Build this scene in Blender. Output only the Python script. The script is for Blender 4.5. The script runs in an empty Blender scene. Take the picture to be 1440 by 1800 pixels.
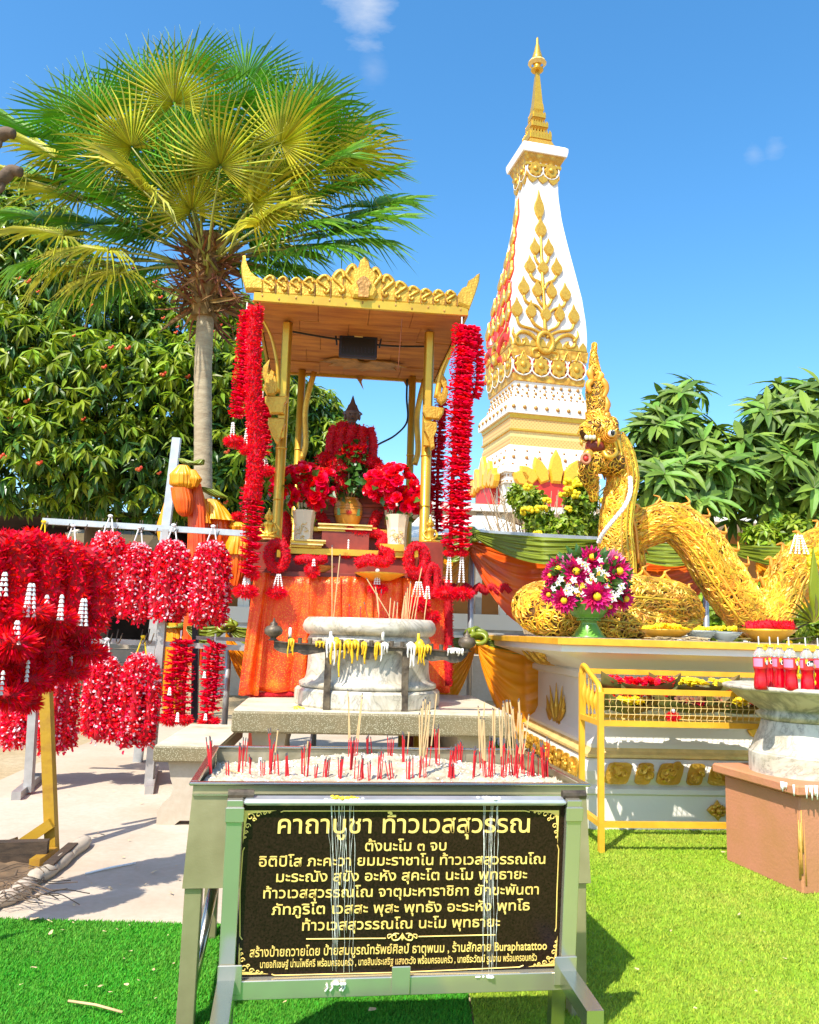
# temple court with shrine, incense tray, tower and golden serpent; sections: camera and light, ground, far things, shrine, middle ground, right side, front
import bpy,math,random
import numpy as np
from mathutils import Vector,Matrix
SC=bpy.context.scene
COL=SC.collection
EYE,PITCH,ROLL,FPX=1.2,8.3,1.7,1440.0
cam_data=bpy.data.cameras.new('camera')
cam_data.sensor_fit='HORIZONTAL'
cam_data.sensor_width=36.0
cam_data.lens=36.0*FPX/1440.0
cam_data.clip_start=0.05
cam_data.clip_end=3000.0
cam=bpy.data.objects.new('camera',cam_data)
COL.objects.link(cam)
ROT=Matrix.Rotation(math.radians(90+PITCH),3,'X')@Matrix.Rotation(math.radians(ROLL),3,'Z')
cam.matrix_world=Matrix.Translation((0,0,EYE))@ROT.to_4x4()
SC.camera=cam
SUN_EL,SUN_AZ=52.0,30.0
SC.view_settings.view_transform='Standard'
SC.view_settings.look='None'
SC.view_settings.exposure=0.60
SC.view_settings.gamma=1.0
SC.view_settings.use_curve_mapping=False
sun_data=bpy.data.lights.new('sun','SUN')
sun_data.energy=5.0
sun_data.angle=math.radians(0.53)
sun_data.color=(1.0,0.94,0.84)
sun=bpy.data.objects.new('sun',sun_data)
COL.objects.link(sun)
e,a=math.radians(SUN_EL),math.radians(SUN_AZ)
LDIR=Vector((math.sin(a)*math.cos(e),math.cos(a)*math.cos(e),-math.sin(e)))
sun.rotation_mode='QUATERNION'
sun.rotation_quaternion=LDIR.to_track_quat('-Z','Y')
world=bpy.data.worlds.new('World')
SC.world=world
world.use_nodes=True
wn,wl=world.node_tree.nodes,world.node_tree.links
for n in list(wn):wn.remove(n)
w_out=wn.new('ShaderNodeOutputWorld')
w_bg=wn.new('ShaderNodeBackground')
w_bg.inputs['Strength'].default_value=0.135
sky=wn.new('ShaderNodeTexSky')
sky.sky_type='NISHITA'
sky.sun_disc=False
sky.sun_elevation=math.radians(SUN_EL)
sky.sun_rotation=math.radians(180+SUN_AZ)
sky.air_density=1.0
sky.dust_density=1.0
sky.ozone_density=2.2
w_hs=wn.new('ShaderNodeHueSaturation')
w_hs.inputs['Saturation'].default_value=1.30
w_hs.inputs['Hue'].default_value=0.494
w_hs.inputs['Value'].default_value=1.5
wl.new(sky.outputs[0],w_hs.inputs['Color'])
w_tc=wn.new('ShaderNodeTexCoord')
w_map=wn.new('ShaderNodeMapping')
w_map.inputs['Scale'].default_value=(.8,1.0,2.6)
wl.new(w_tc.outputs['Generated'],w_map.inputs['Vector'])
w_no=wn.new('ShaderNodeTexNoise')
w_no.inputs['Scale'].default_value=16.0
w_no.inputs['Detail'].default_value=7.0
w_no.inputs['Roughness'].default_value=0.62
wl.new(w_map.outputs[0],w_no.inputs['Vector'])
def ray(px,py):
 v=ROT@Vector(((px-720.0)/FPX,(900.0-py)/FPX,-1.0))
 return v
def cloud(px,py,rad,amt):
 d=ray(px,py).normalized()
 dot=wn.new('ShaderNodeVectorMath');dot.operation='DISTANCE'
 nrm=wn.new('ShaderNodeVectorMath');nrm.operation='NORMALIZE'
 wl.new(w_tc.outputs['Generated'],nrm.inputs[0])
 wl.new(nrm.outputs[0],dot.inputs[0]);dot.inputs[1].default_value=d
 mr=wn.new('ShaderNodeMapRange')
 mr.inputs['From Min'].default_value=0.0;mr.inputs['From Max'].default_value=rad
 mr.inputs['To Min'].default_value=0.62;mr.inputs['To Max'].default_value=-0.35
 wl.new(dot.outputs['Value'],mr.inputs['Value'])
 ad=wn.new('ShaderNodeMath');ad.operation='ADD'
 wl.new(mr.outputs[0],ad.inputs[0]);wl.new(w_no.outputs['Fac'],ad.inputs[1])
 m2=wn.new('ShaderNodeMapRange')
 m2.inputs['From Min'].default_value=0.72;m2.inputs['From Max'].default_value=1.2
 m2.inputs['To Min'].default_value=0.0;m2.inputs['To Max'].default_value=amt
 wl.new(ad.outputs[0],m2.inputs['Value'])
 return m2.outputs[0]
w_last=None
for c_ in[(650,5,0.085,0.62),(600,-50,0.08,0.6),(655,125,0.04,0.16),(1325,272,0.03,0.22),(1362,258,0.03,0.25)]:
 s_=cloud(*c_)
 if w_last is None:w_last=s_
 else:
  mx=wn.new('ShaderNodeMath');mx.operation='MAXIMUM'
  wl.new(w_last,mx.inputs[0]);wl.new(s_,mx.inputs[1]);w_last=mx.outputs[0]
w_mix=wn.new('ShaderNodeMix');w_mix.data_type='RGBA'
wl.new(w_last,w_mix.inputs['Factor'])
wl.new(w_hs.outputs[0],w_mix.inputs['A'])
w_mix.inputs['B'].default_value=(4.2,4.5,5.0,1)
wl.new(w_mix.outputs['Result'],w_bg.inputs['Color'])
wl.new(w_bg.outputs[0],w_out.inputs['Surface'])
def W(px,py,Y):
 r=ray(px,py);t=Y/r.y
 return Vector((r.x*t,Y,EYE+r.z*t))
def G(px,py,z=0.0):
 r=ray(px,py);t=(z-EYE)/r.z
 return Vector((r.x*t,r.y*t,z))
class Frame:
 """a local frame on the ground: x to the right, y away, turned by rz degrees"""
 def __init__(s,ox,oy,rz=0.0,oz=0.0):
  s.o=Vector((ox,oy,oz));s.rz=math.radians(rz)
  s.m=Matrix.Translation(s.o)@Matrix.Rotation(s.rz,4,'Z');s.i=s.m.inverted()
 def _ray(s,px,py):
  r=ray(px,py)
  return s.i@Vector((0,0,EYE)),(s.i.to_3x3()@r)
 def pl(s,px,py,y):
  o,r=s._ray(px,py);t=(y-o.y)/r.y;return o+r*t
 def pz(s,px,py,z):
  o,r=s._ray(px,py);t=(z-o.z)/r.z;return o+r*t
 def px(s,px_,py,x):
  o,r=s._ray(px_,py);t=(x-o.x)/r.x;return o+r*t
 def w(s,p):return s.m@Vector(p)
 def l(s,p):return s.i@Vector(p)
rng=np.random.default_rng(7)
random.seed(11)
class MB:
 def __init__(s):
  s.V=[];s.F=[];s.n=0
 def add(s,V,F,mat=0,smooth=False):
  V=np.asarray(V,dtype=np.float64).reshape(-1,3)
  if len(V)==0:return s
  groups={}
  if isinstance(F,np.ndarray):groups[F.shape[1]]=[F]
  else:
   for f in F:groups.setdefault(len(f),[]).append(f)
  for k,fs in groups.items():
   arr=np.asarray(fs).reshape(-1,k)+s.n
   s.F.append((arr,mat,smooth))
  s.V.append(V);s.n+=len(V)
  return s
 def merge(s,VF,mat=0,smooth=False,loc=None,R=None,scale=None):
  V,F=VF
  V=np.asarray(V,dtype=np.float64)
  if scale is not None:V=V*np.asarray(scale)
  if R is not None:V=V@np.asarray(R).T
  if loc is not None:V=V+np.asarray(loc)
  return s.add(V,F,mat,smooth)
 def scatter(s,VF,T,R,S,mat=0,smooth=False):
  """copies of a small prototype: T (N,3), R (N,3,3), S (N,) or (N,3)"""
  V,F=VF;V=np.asarray(V,float)
  T=np.asarray(T,float);N=len(T)
  if N==0:return s
  S=np.asarray(S,float)
  if S.ndim==1:S=S[:,None]
  Vs=V[None]*np.broadcast_to(S,(N,3))[:,None,:]if S.shape[1]==3 else V[None]*S[:,None,:]
  P=np.einsum('nij,nkj->nki',R,Vs)+T[:,None,:]
  groups={}
  for f in(F.tolist()if isinstance(F,np.ndarray)else F):groups.setdefault(len(f),[]).append(f)
  off=(np.arange(N)*len(V))[:,None,None]
  for k,fs in groups.items():
   arr=(np.asarray(fs)[None]+off).reshape(-1,k)+s.n
   s.F.append((arr,mat,smooth))
  s.V.append(P.reshape(-1,3));s.n+=N*len(V)
  return s
 def mesh(s,name,mats):
  me=bpy.data.meshes.new(name)
  V=np.concatenate(s.V)
  me.vertices.add(len(V));me.vertices.foreach_set('co',V.astype(np.float32).ravel())
  loops=np.concatenate([a.ravel()for a,_,_ in s.F]).astype(np.int32)
  tot=np.concatenate([np.full(len(a),a.shape[1])for a,_,_ in s.F]).astype(np.int32)
  st=np.concatenate([[0],np.cumsum(tot)[:-1]]).astype(np.int32)
  mi=np.concatenate([np.full(len(a),m)for a,m,_ in s.F]).astype(np.int32)
  sm=np.concatenate([np.full(len(a),q)for a,_,q in s.F]).astype(bool)
  me.loops.add(len(loops));me.loops.foreach_set('vertex_index',loops)
  me.polygons.add(len(tot));me.polygons.foreach_set('loop_start',st)
  me.polygons.foreach_set('loop_total',tot)
  me.polygons.foreach_set('material_index',mi)
  me.polygons.foreach_set('use_smooth',sm)
  if not isinstance(mats,(list,tuple)):mats=[mats]
  for m in mats:me.materials.append(m)
  me.update(calc_edges=True);me.validate()
  return me
 def build(s,name,mats,parent=None,loc=None):
  return link(name,s.mesh(name,mats),parent,loc)
def link(name,me,parent=None,loc=None,rot=None,scale=None):
 o=bpy.data.objects.new(name,me);COL.objects.link(o)
 if parent:o.parent=parent
 if loc is not None:o.location=loc
 if rot is not None:o.rotation_euler=rot
 if scale is not None:o.scale=scale if hasattr(scale,'__len__')else(scale,)*3
 return o
def tag(o,label=None,cat=None,group=None,kind=None):
 if label:o['label']=label
 if cat:o['category']=cat
 if group:o['group']=group
 if kind:o['kind']=kind
 return o
def thing(name,label,cat,loc=(0,0,0),rz=0.0,group=None):
 o=bpy.data.objects.new(name,None);COL.objects.link(o)
 o.location=loc;o.rotation_euler=(0,0,rz);o.empty_display_size=0.1
 return tag(o,label,cat,group)
def fthing(name,label,cat,fr,group=None,loc=(0,0,0)):
 """an Empty in frame fr, its children use coordinates relative to loc of that frame"""
 return thing(name,label,cat,fr.w(loc),fr.rz,group)
def copy_tree(o,parent=None):
 c=o.copy();COL.objects.link(c);c.parent=parent
 for ch in list(o.children):copy_tree(ch,c)
 return c
def box(cx,cy,cz,sx,sy,sz,bev=0.0):
 hx,hy,hz=sx/2,sy/2,sz/2
 if bev<=0:
  V=[(cx+a*hx,cy+b*hy,cz+c*hz)for c in(-1,1)for a,b in((-1,-1),(1,-1),(1,1),(-1,1))]
  F=[(3,2,1,0),(4,5,6,7),(0,1,5,4),(1,2,6,5),(2,3,7,6),(3,0,4,7)]
  return V,F
 b=min(bev,hx*.9,hy*.9,hz*.9)
 V=[];
 prof=[(-hz,b),(-hz+b,0),(hz-b,0),(hz,b)]
 for z,ins in prof:
  x,y=hx-ins,hy-ins;c=b*0.7
  for q in((-x+c,-y),(x-c,-y),(x,-y+c),(x,y-c),(x-c,y),(-x+c,y),(-x,y-c),(-x,-y+c)):
   V.append((cx+q[0],cy+q[1],cz+z))
 F=[tuple(range(7,-1,-1)),tuple(range(24,32))]
 for r in range(3):
  for i in range(8):
   j=(i+1)%8
   F.append((r*8+i,r*8+j,r*8+8+j,r*8+8+i))
 return V,F
def bar(p0,p1,w,h=None,up=(0,0,1)):
 """rectangular bar between two points"""
 h=w if h is None else h
 p0,p1=Vector(p0),Vector(p1);d=(p1-p0);L=d.length;d.normalize()
 u=Vector(up)
 if abs(d.dot(u))>.97:u=Vector((0,1,0))
 s_=d.cross(u).normalized();u=s_.cross(d)
 V=[]
 for p in(p0,p1):
  for a,b in((-1,-1),(1,-1),(1,1),(-1,1)):
   V.append(tuple(p+s_*(a*w/2)+u*(b*h/2)))
 F=[(3,2,1,0),(4,5,6,7),(0,1,5,4),(1,2,6,5),(2,3,7,6),(3,0,4,7)]
 return V,F
def tube(pts,rad,n=8,cap=True,closed=False,flat=None):
 P=np.asarray([tuple(p)for p in pts],float);m=len(P)
 r=np.full(m,float(rad))if np.isscalar(rad)else np.asarray(rad,float)
 T=np.gradient(P,axis=0)if not closed else np.roll(P,-1,0)-np.roll(P,1,0)
 T/=np.maximum(np.linalg.norm(T,axis=1,keepdims=True),1e-9)
 ref=np.array([0,0,1.0])if abs(T[0][2])<.9 else np.array([0,1.0,0])
 N=np.zeros_like(P);x=np.cross(T[0],ref);x/=np.linalg.norm(x);N[0]=x
 for i in range(1,m):
  x=N[i-1]-T[i]*np.dot(N[i-1],T[i]);N[i]=x/max(np.linalg.norm(x),1e-9)
 B=np.cross(T,N)
 a=np.arange(n)*2*np.pi/n
 fl=1.0 if flat is None else flat
 V=P[:,None,:]+r[:,None,None]*(np.cos(a)[None,:,None]*N[:,None,:]+fl*np.sin(a)[None,:,None]*B[:,None,:])
 V=V.reshape(-1,3);F=[]
 mm=m if closed else m-1
 for i in range(mm):
  i2=(i+1)%m
  for k in range(n):
   k2=(k+1)%n
   F.append((i*n+k,i*n+k2,i2*n+k2,i2*n+k))
 if cap and not closed:
  F.append(tuple(range(n-1,-1,-1)));F.append(tuple((m-1)*n+k for k in range(n)))
 return V,F
def lathe(prof,n=24,c=(0,0,0),cap=True,sx=1.0,sy=1.0,mod=None):
 a=np.arange(n)*2*np.pi/n;V=[]
 for i,(r,z)in enumerate(prof):
  rr=r if mod is None else r*mod(a,i)
  V.append(np.stack([c[0]+rr*np.cos(a)*sx,c[1]+rr*np.sin(a)*sy,np.full(n,c[2]+z)],1))
 V=np.concatenate(V);F=[]
 for i in range(len(prof)-1):
  for k in range(n):
   k2=(k+1)%n;F.append((i*n+k,i*n+k2,(i+1)*n+k2,(i+1)*n+k))
 if cap:
  F.append(tuple(range(n-1,-1,-1)));F.append(tuple((len(prof)-1)*n+k for k in range(n)))
 return V,F
def ball(c,r,n=12,m=8,R=None):
 r=(r,r,r)if np.isscalar(r)else r
 prof=[(math.sin(math.pi*i/m),-math.cos(math.pi*i/m))for i in range(m+1)]
 prof[0]=(1e-4,-1);prof[-1]=(1e-4,1)
 V,F=lathe(prof,n)
 V=V*np.array(r)
 if R is not None:V=V@np.asarray(R).T
 return V+np.array(tuple(c)),F
def prism(outline,th,o=(0,0,0),ux=(1,0,0),uy=(0,0,1),bev=0.0):
 """2D outline (ccw) in the plane ux, uy extruded by th along ux x uy ... centred"""
 ux=Vector(ux).normalized();uy=Vector(uy).normalized();n=ux.cross(uy)
 o=Vector(o);k=len(outline)
 cx=sum(p[0]for p in outline)/k;cy=sum(p[1]for p in outline)/k
 V=[]
 def ring(off,sc):
  for x,y in outline:
   x2=cx+(x-cx)*sc;y2=cy+(y-cy)*sc
   V.append(tuple(o+ux*x2+uy*y2+n*off))
 if bev>0:
  ring(-th/2,1);ring(th/2-bev,1);ring(th/2,.86);R=3
 else:
  ring(-th/2,1);ring(th/2,1);R=2
 F=[tuple(range(k-1,-1,-1)),tuple((R-1)*k+i for i in range(k))]
 for r in range(R-1):
  for i in range(k):
   j=(i+1)%k;F.append((r*k+i,r*k+j,(r+1)*k+j,(r+1)*k+i))
 return V,F
def loft_rect(prof,x0,x1,y0,y1,cap=True):
 """rectangle block with a moulded profile: prof = [(offset, z)...]"""
 V=[];F=[]
 for off,z in prof:
  V+=[(x0-off,y0-off,z),(x1+off,y0-off,z),(x1+off,y1+off,z),(x0-off,y1+off,z)]
 for i in range(len(prof)-1):
  for k in range(4):
   k2=(k+1)%4;F.append((i*4+k,i*4+k2,(i+1)*4+k2,(i+1)*4+k))
 if cap:
  F.append((3,2,1,0));m=len(prof)-1;F.append((4*m,4*m+1,4*m+2,4*m+3))
 return V,F
def bez(p,n=12):
 """smooth Catmull-Rom path through the points p"""
 P=[np.asarray(tuple(q),float)for q in p];P=[2*P[0]-P[1]]+P+[2*P[-1]-P[-2]]
 out=[]
 for i in range(1,len(P)-2):
  for k in range(n):
   t=k/n
   out.append(0.5*((2*P[i])+(-P[i-1]+P[i+1])*t+(2*P[i-1]-5*P[i]+4*P[i+1]-P[i+2])*t*t+(-P[i-1]+3*P[i]-3*P[i+1]+P[i+2])*t**3))
 out.append(P[-2]);return np.array(out)
def frames(D,roll=None):
 """(N,3,3) rotations whose local Z is D, random roll"""
 D=np.asarray(D,float);D=D/np.maximum(np.linalg.norm(D,axis=1,keepdims=True),1e-9)
 ref=np.where(np.abs(D[:,2:3])<.9,np.array([[0,0,1.0]]),np.array([[0,1.0,0]]))
 X=np.cross(ref,D);X/=np.linalg.norm(X,axis=1,keepdims=True);Y=np.cross(D,X)
 if roll is not None:
  c,s_=np.cos(roll)[:,None],np.sin(roll)[:,None]
  X,Y=X*c+Y*s_,-X*s_+Y*c
 return np.stack([X,Y,D],2)
def rdir(n,g=rng):
 d=g.normal(size=(n,3));return d/np.linalg.norm(d,axis=1,keepdims=True)
def Rz(a):c,s_=math.cos(a),math.sin(a);return np.array([[c,-s_,0],[s_,c,0],[0,0,1.0]])
def Rx(a):c,s_=math.cos(a),math.sin(a);return np.array([[1.0,0,0],[0,c,-s_],[0,s_,c]])
def Ry(a):c,s_=math.cos(a),math.sin(a);return np.array([[c,0,s_],[0,1.0,0],[-s_,0,c]])
def mat(name,col,rough=.6,metal=0.0,col2=None,var=.12,scale=4.0,bump=0.0,bscale=40.0,island=0.0,trans=0.0,tcol=None,coat=0.0,spec=.5,detail=4.0,aniso=None,sheen=0.0,ctr=(.35,.65),alpha=1.0):
 m=bpy.data.materials.new(name);m.use_nodes=True
 nt=m.node_tree;n,l=nt.nodes,nt.links
 b=n['Principled BSDF'];out=n['Material Output']
 b.inputs['Roughness'].default_value=rough
 b.inputs['Metallic'].default_value=metal
 b.inputs['Coat Weight'].default_value=coat
 b.inputs['Specular IOR Level'].default_value=spec
 if sheen:b.inputs['Sheen Weight'].default_value=sheen
 tc=n.new('ShaderNodeTexCoord')
 vec=tc.outputs['Object']
 if aniso:
  mp=n.new('ShaderNodeMapping');mp.inputs['Scale'].default_value=aniso
  l.new(vec,mp.inputs['Vector']);vec=mp.outputs[0]
 no=n.new('ShaderNodeTexNoise');no.inputs['Scale'].default_value=scale
 no.inputs['Detail'].default_value=detail;no.inputs['Roughness'].default_value=.6
 l.new(vec,no.inputs['Vector'])
 mr=n.new('ShaderNodeMapRange');mr.inputs['From Min'].default_value=ctr[0];mr.inputs['From Max'].default_value=ctr[1]
 l.new(no.outputs['Fac'],mr.inputs['Value'])
 mx=n.new('ShaderNodeMix');mx.data_type='RGBA'
 l.new(mr.outputs[0],mx.inputs['Factor'])
 ca=[max(0,c*(1-var))for c in col]
 cb=[min(1,c*(1+var))for c in col]if col2 is None else col2
 mx.inputs['A'].default_value=(*ca,1);mx.inputs['B'].default_value=(*cb,1)
 c=mx.outputs['Result']
 if island:
  g=n.new('ShaderNodeNewGeometry');hs=n.new('ShaderNodeHueSaturation')
  m1=n.new('ShaderNodeMapRange');m1.inputs['To Min'].default_value=1-island;m1.inputs['To Max'].default_value=1+island
  l.new(g.outputs['Random Per Island'],m1.inputs['Value']);l.new(m1.outputs[0],hs.inputs['Value'])
  m3=n.new('ShaderNodeMath');m3.operation='MULTIPLY_ADD'
  m3.inputs[1].default_value=17.31;m3.inputs[2].default_value=0.0
  l.new(g.outputs['Random Per Island'],m3.inputs[0])
  fr=n.new('ShaderNodeMath');fr.operation='FRACT';l.new(m3.outputs[0],fr.inputs[0])
  m4=n.new('ShaderNodeMapRange');m4.inputs['To Min'].default_value=.5-island*.06;m4.inputs['To Max'].default_value=.5+island*.06
  l.new(fr.outputs[0],m4.inputs['Value']);l.new(m4.outputs[0],hs.inputs['Hue'])
  l.new(c,hs.inputs['Color']);c=hs.outputs[0]
 l.new(c,b.inputs['Base Color'])
 if bump:
  bn=n.new('ShaderNodeTexNoise');bn.inputs['Scale'].default_value=bscale;bn.inputs['Detail'].default_value=3
  l.new(vec,bn.inputs['Vector'])
  bp=n.new('ShaderNodeBump');bp.inputs['Strength'].default_value=bump;bp.inputs['Distance'].default_value=.02
  l.new(bn.outputs['Fac'],bp.inputs['Height']);l.new(bp.outputs[0],b.inputs['Normal'])
 if trans:
  t=n.new('ShaderNodeBsdfTranslucent');ms=n.new('ShaderNodeMixShader');ms.inputs[0].default_value=trans
  if tcol:t.inputs[0].default_value=(*tcol,1)
  else:l.new(c,t.inputs[0])
  l.new(b.outputs[0],ms.inputs[1]);l.new(t.outputs[0],ms.inputs[2]);l.new(ms.outputs[0],out.inputs['Surface'])
 return m
M={}
def defm(key,*a,**k):M[key]=mat(key,*a,**k)
defm('gold',(.80,.47,.06),rough=.38,metal=.55,col2=(.50,.25,.03),scale=7,detail=9,ctr=(.42,.75),bump=.3,bscale=60)
defm('gold_smooth',(.84,.52,.05),rough=.30,metal=.55,col2=(.66,.36,.04),scale=5,detail=9,bump=.06)
defm('gold_pale',(.80,.58,.22),rough=.5,metal=.25,var=.15,scale=8,bump=.15)
defm('gold_dark',(.42,.21,.05),rough=.5,metal=.35,var=.35,scale=9,bump=.4,bscale=40)
defm('gold_frame',(.83,.43,.03),rough=.36,metal=.15,var=.12,scale=9)
defm('wicker',(.76,.41,.035),rough=.40,metal=.30,var=.35,scale=3,island=.48)
defm('wicker_core',(.16,.07,.012),rough=.6,metal=.2,var=.4,scale=25,bump=.5,bscale=80)
defm('red',(.70,.002,.014),rough=.5,var=.15,scale=20,island=.16,trans=.30,spec=.25)
defm('red_bright',(.88,.002,.024),rough=.45,var=.12,scale=20,island=.14,trans=.35,spec=.3)
defm('red_core',(.42,.0,.008),rough=.8)
defm('red_pink',(.90,.003,.035),rough=.30,var=.12,scale=20,island=.14,trans=.30,spec=.5)
defm('pink_white',(.95,.66,.72),rough=.3,var=.08,scale=20,island=.12,trans=.3)
defm('white',(.82,.80,.76),rough=.6,var=.05,scale=3)
defm('white_petal',(.90,.88,.84),rough=.5,var=.05,island=.06,trans=.2)
defm('white_paint',(.86,.82,.72),rough=.55,col2=(.78,.73,.62),scale=1.6,detail=9,ctr=(.5,.8),bump=.05)
defm('tower_white',(.84,.81,.76),rough=.7,col2=(.76,.72,.64),scale=.5,detail=8,ctr=(.5,.8))
defm('steel',(.50,.50,.43),rough=.22,metal=.95,var=.10,scale=2.5,bump=.02,bscale=120)
defm('steel_brushed',(.32,.28,.14),rough=.36,metal=.45,col2=(.44,.39,.22),scale=3,bump=.03,bscale=150)
defm('steel_dirty',(.30,.27,.17),rough=.45,metal=.6,col2=(.45,.40,.28),scale=9,bump=.1)
defm('iron',(.05,.035,.025),rough=.5,metal=.3,col2=(.16,.12,.075),scale=14,bump=.2)
defm('galv',(.48,.50,.50),rough=.4,metal=.6,var=.12,scale=10)
defm('grey_steel',(.40,.38,.36),rough=.45,metal=.5,var=.15,scale=8)
defm('blackmetal',(.02,.024,.045),rough=.35,metal=.2)
defm('rust_yellow',(.48,.27,.015),rough=.5,col2=(.28,.13,.02),scale=7,ctr=(.5,.7),bump=.1)
defm('leaf',(.25,.35,.018),rough=.42,var=.3,scale=1.5,island=.45,trans=.40)
defm('leaf_mid',(.14,.25,.025),rough=.55,var=.25,scale=1.5,island=.35,trans=.25)
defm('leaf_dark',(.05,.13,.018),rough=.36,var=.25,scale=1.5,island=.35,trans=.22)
defm('palm_green',(.14,.34,.016),rough=.42,var=.25,scale=2,island=.30,trans=.30)
defm('palm_yellow',(.46,.44,.022),rough=.5,var=.3,scale=2,island=.35,trans=.30)
defm('petiole',(.30,.30,.05),rough=.5,var=.2)
defm('dead_leaf',(.22,.10,.035),rough=.8,var=.4,scale=6,island=.5)
defm('trunk',(.46,.38,.24),rough=.85,col2=(.30,.23,.14),scale=2.2,bump=.35,bscale=8,aniso=(3,3,12))
defm('bark',(.12,.08,.05),rough=.9,var=.3,scale=6,bump=.4,bscale=20)
defm('fruit',(.70,.12,.02),rough=.5,var=.2,island=.3)
defm('turf_green',(.06,.40,.008),rough=.8,col2=(.10,.33,.02),scale=1.8,detail=8,island=.30,trans=.2)
defm('turf_lime',(.28,.47,.012),rough=.8,col2=(.36,.42,.04),scale=1.8,detail=8,island=.30,trans=.2)
defm('turf_base_green',(.035,.24,.005),rough=.9,var=.3,scale=30)
defm('turf_base_lime',(.19,.31,.008),rough=.9,var=.3,scale=30)
defm('soil',(.16,.10,.05),rough=.95,var=.4,scale=9,bump=.6,bscale=14)
defm('dark_wood',(.055,.035,.02),rough=.8,var=.4,scale=6,aniso=(1,8,8),bump=.2)
defm('shade_brown',(.045,.025,.018),rough=.9,var=.4,scale=1.4)  # very dark brown puts the shade under the trees into the hall's colour
defm('terracotta',(.60,.24,.13),rough=.72,col2=(.46,.20,.08),scale=4.2,detail=9,bump=.12,bscale=60)
defm('wax_white',(.85,.82,.74),rough=.4,var=.06,scale=30,bump=.2,bscale=60)
defm('wax_yellow',(.85,.52,.02),rough=.4,var=.15,scale=30,bump=.2,bscale=60)
defm('tan_stick',(.62,.42,.20),rough=.8,var=.2)
defm('red_stick',(.60,.012,.02),rough=.7,var=.2)
defm('ash',(.12,.10,.10),rough=.95,var=.4)
defm('granite',(.022,.010,.007),rough=.22,var=.5,scale=160,spec=.25)
defm('sign_gold',(.98,.64,.17),rough=.45,metal=0,var=.12,scale=12)
defm('banana_leaf',(.08,.12,.02),rough=.6,col2=(.20,.12,.03),scale=7)
defm('yellow_flower',(.92,.70,.01),rough=.6,var=.1,island=.15,trans=.15)
defm('magenta',(.74,.015,.17),rough=.5,var=.15,island=.35,trans=.2)
defm('pink',(.85,.30,.48),rough=.5,var=.15,island=.25,trans=.2)
defm('green_vase',(.12,.30,.03),rough=.35,var=.2,scale=3,coat=.3)
defm('ivory',(.74,.64,.46),rough=.35,var=.06,scale=4,coat=.3)
defm('orange_clay',(.72,.30,.03),rough=.4,var=.12,scale=4,coat=.2)
defm('ceiling',(.66,.28,.05),rough=.7,col2=(.36,.12,.03),scale=2.4,bump=.15,aniso=(1,5,5))
defm('dark_red_wood',(.22,.03,.015),rough=.5,var=.3,scale=5)
defm('skin_dark',(.09,.035,.018),rough=.45,metal=0,var=.3,scale=20)
defm('gravelly',(.30,.26,.20),rough=.9,var=.3,scale=20,bump=.4,bscale=60)
defm('tooth',(.80,.72,.50),rough=.4)
defm('eye_white',(.85,.85,.85),rough=.2)
defm('black',(.01,.01,.012),rough=.3)
defm('rope_white',(.80,.80,.78),rough=.8)
defm('dry_flake',(.55,.42,.22),rough=.8,var=.2,island=.2)
defm('cap_yellow',(.88,.62,.02),rough=.35)
defm('label_pink',(.80,.22,.36),rough=.4)
defm('brown_wall',(.30,.13,.03),rough=.8,var=.1,scale=2)
defm('roof_white',(.78,.74,.64),rough=.7,var=.06)
defm('red_paint',(.62,.03,.02),rough=.5)
defm('twig',(.44,.33,.20),rough=.9,var=.2)
def nodes_of(name):
 m=bpy.data.materials.new(name);m.use_nodes=True
 return m,m.node_tree.nodes,m.node_tree.links,m.node_tree.nodes['Principled BSDF']
def ramp(n,l,src,stops):
 r=n.new('ShaderNodeValToRGB');el=r.color_ramp.elements
 while len(el)<len(stops):el.new(.5)
 for i,(p,c)in enumerate(stops):
  el[i].position=p;el[i].color=(*c,1)
 l.new(src,r.inputs['Fac']);return r.outputs['Color']
def noise(n,l,vec,scale,detail=4,rough=.6,dist=0.0):
 t=n.new('ShaderNodeTexNoise');t.inputs['Scale'].default_value=scale
 t.inputs['Detail'].default_value=detail;t.inputs['Roughness'].default_value=rough
 t.inputs['Distortion'].default_value=dist
 l.new(vec,t.inputs['Vector']);return t.outputs['Fac']
def mixc(n,l,fac,a_,b_,mode='MIX'):
 x=n.new('ShaderNodeMix');x.data_type='RGBA';x.blend_type=mode
 if hasattr(fac,'links'):l.new(fac,x.inputs['Factor'])
 else:x.inputs['Factor'].default_value=fac
 for nm,q in(('A',a_),('B',b_)):
  if hasattr(q,'links'):l.new(q,x.inputs[nm])
  else:x.inputs[nm].default_value=(*q,1)
 return x.outputs['Result']
def bump(n,l,b,h,s_=.3,d=.02):
 p=n.new('ShaderNodeBump');p.inputs['Strength'].default_value=s_;p.inputs['Distance'].default_value=d
 l.new(h,p.inputs['Height']);l.new(p.outputs[0],b.inputs['Normal'])
def tco(n):return n.new('ShaderNodeTexCoord').outputs['Object']
m,n,l,b=nodes_of('marble');v=tco(n)
f=noise(n,l,v,2.6,8,.65,2.2)
c=ramp(n,l,f,[(.40,(.62,.57,.47)),(.485,(.44,.39,.31)),(.50,(.26,.24,.21)),(.515,(.50,.45,.36)),(.62,(.66,.60,.50))])
g2=noise(n,l,v,5,5);c=mixc(n,l,ramp(n,l,g2,[(.45,(0,0,0)),(.75,(.45,.45,.45))]),c,(.42,.34,.16))
l.new(c,b.inputs['Base Color']);b.inputs['Roughness'].default_value=.38;M['marble']=m
m,n,l,b=nodes_of('marble_grimy');v=tco(n)
f=noise(n,l,v,3.2,8,.65,2.0)
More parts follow.
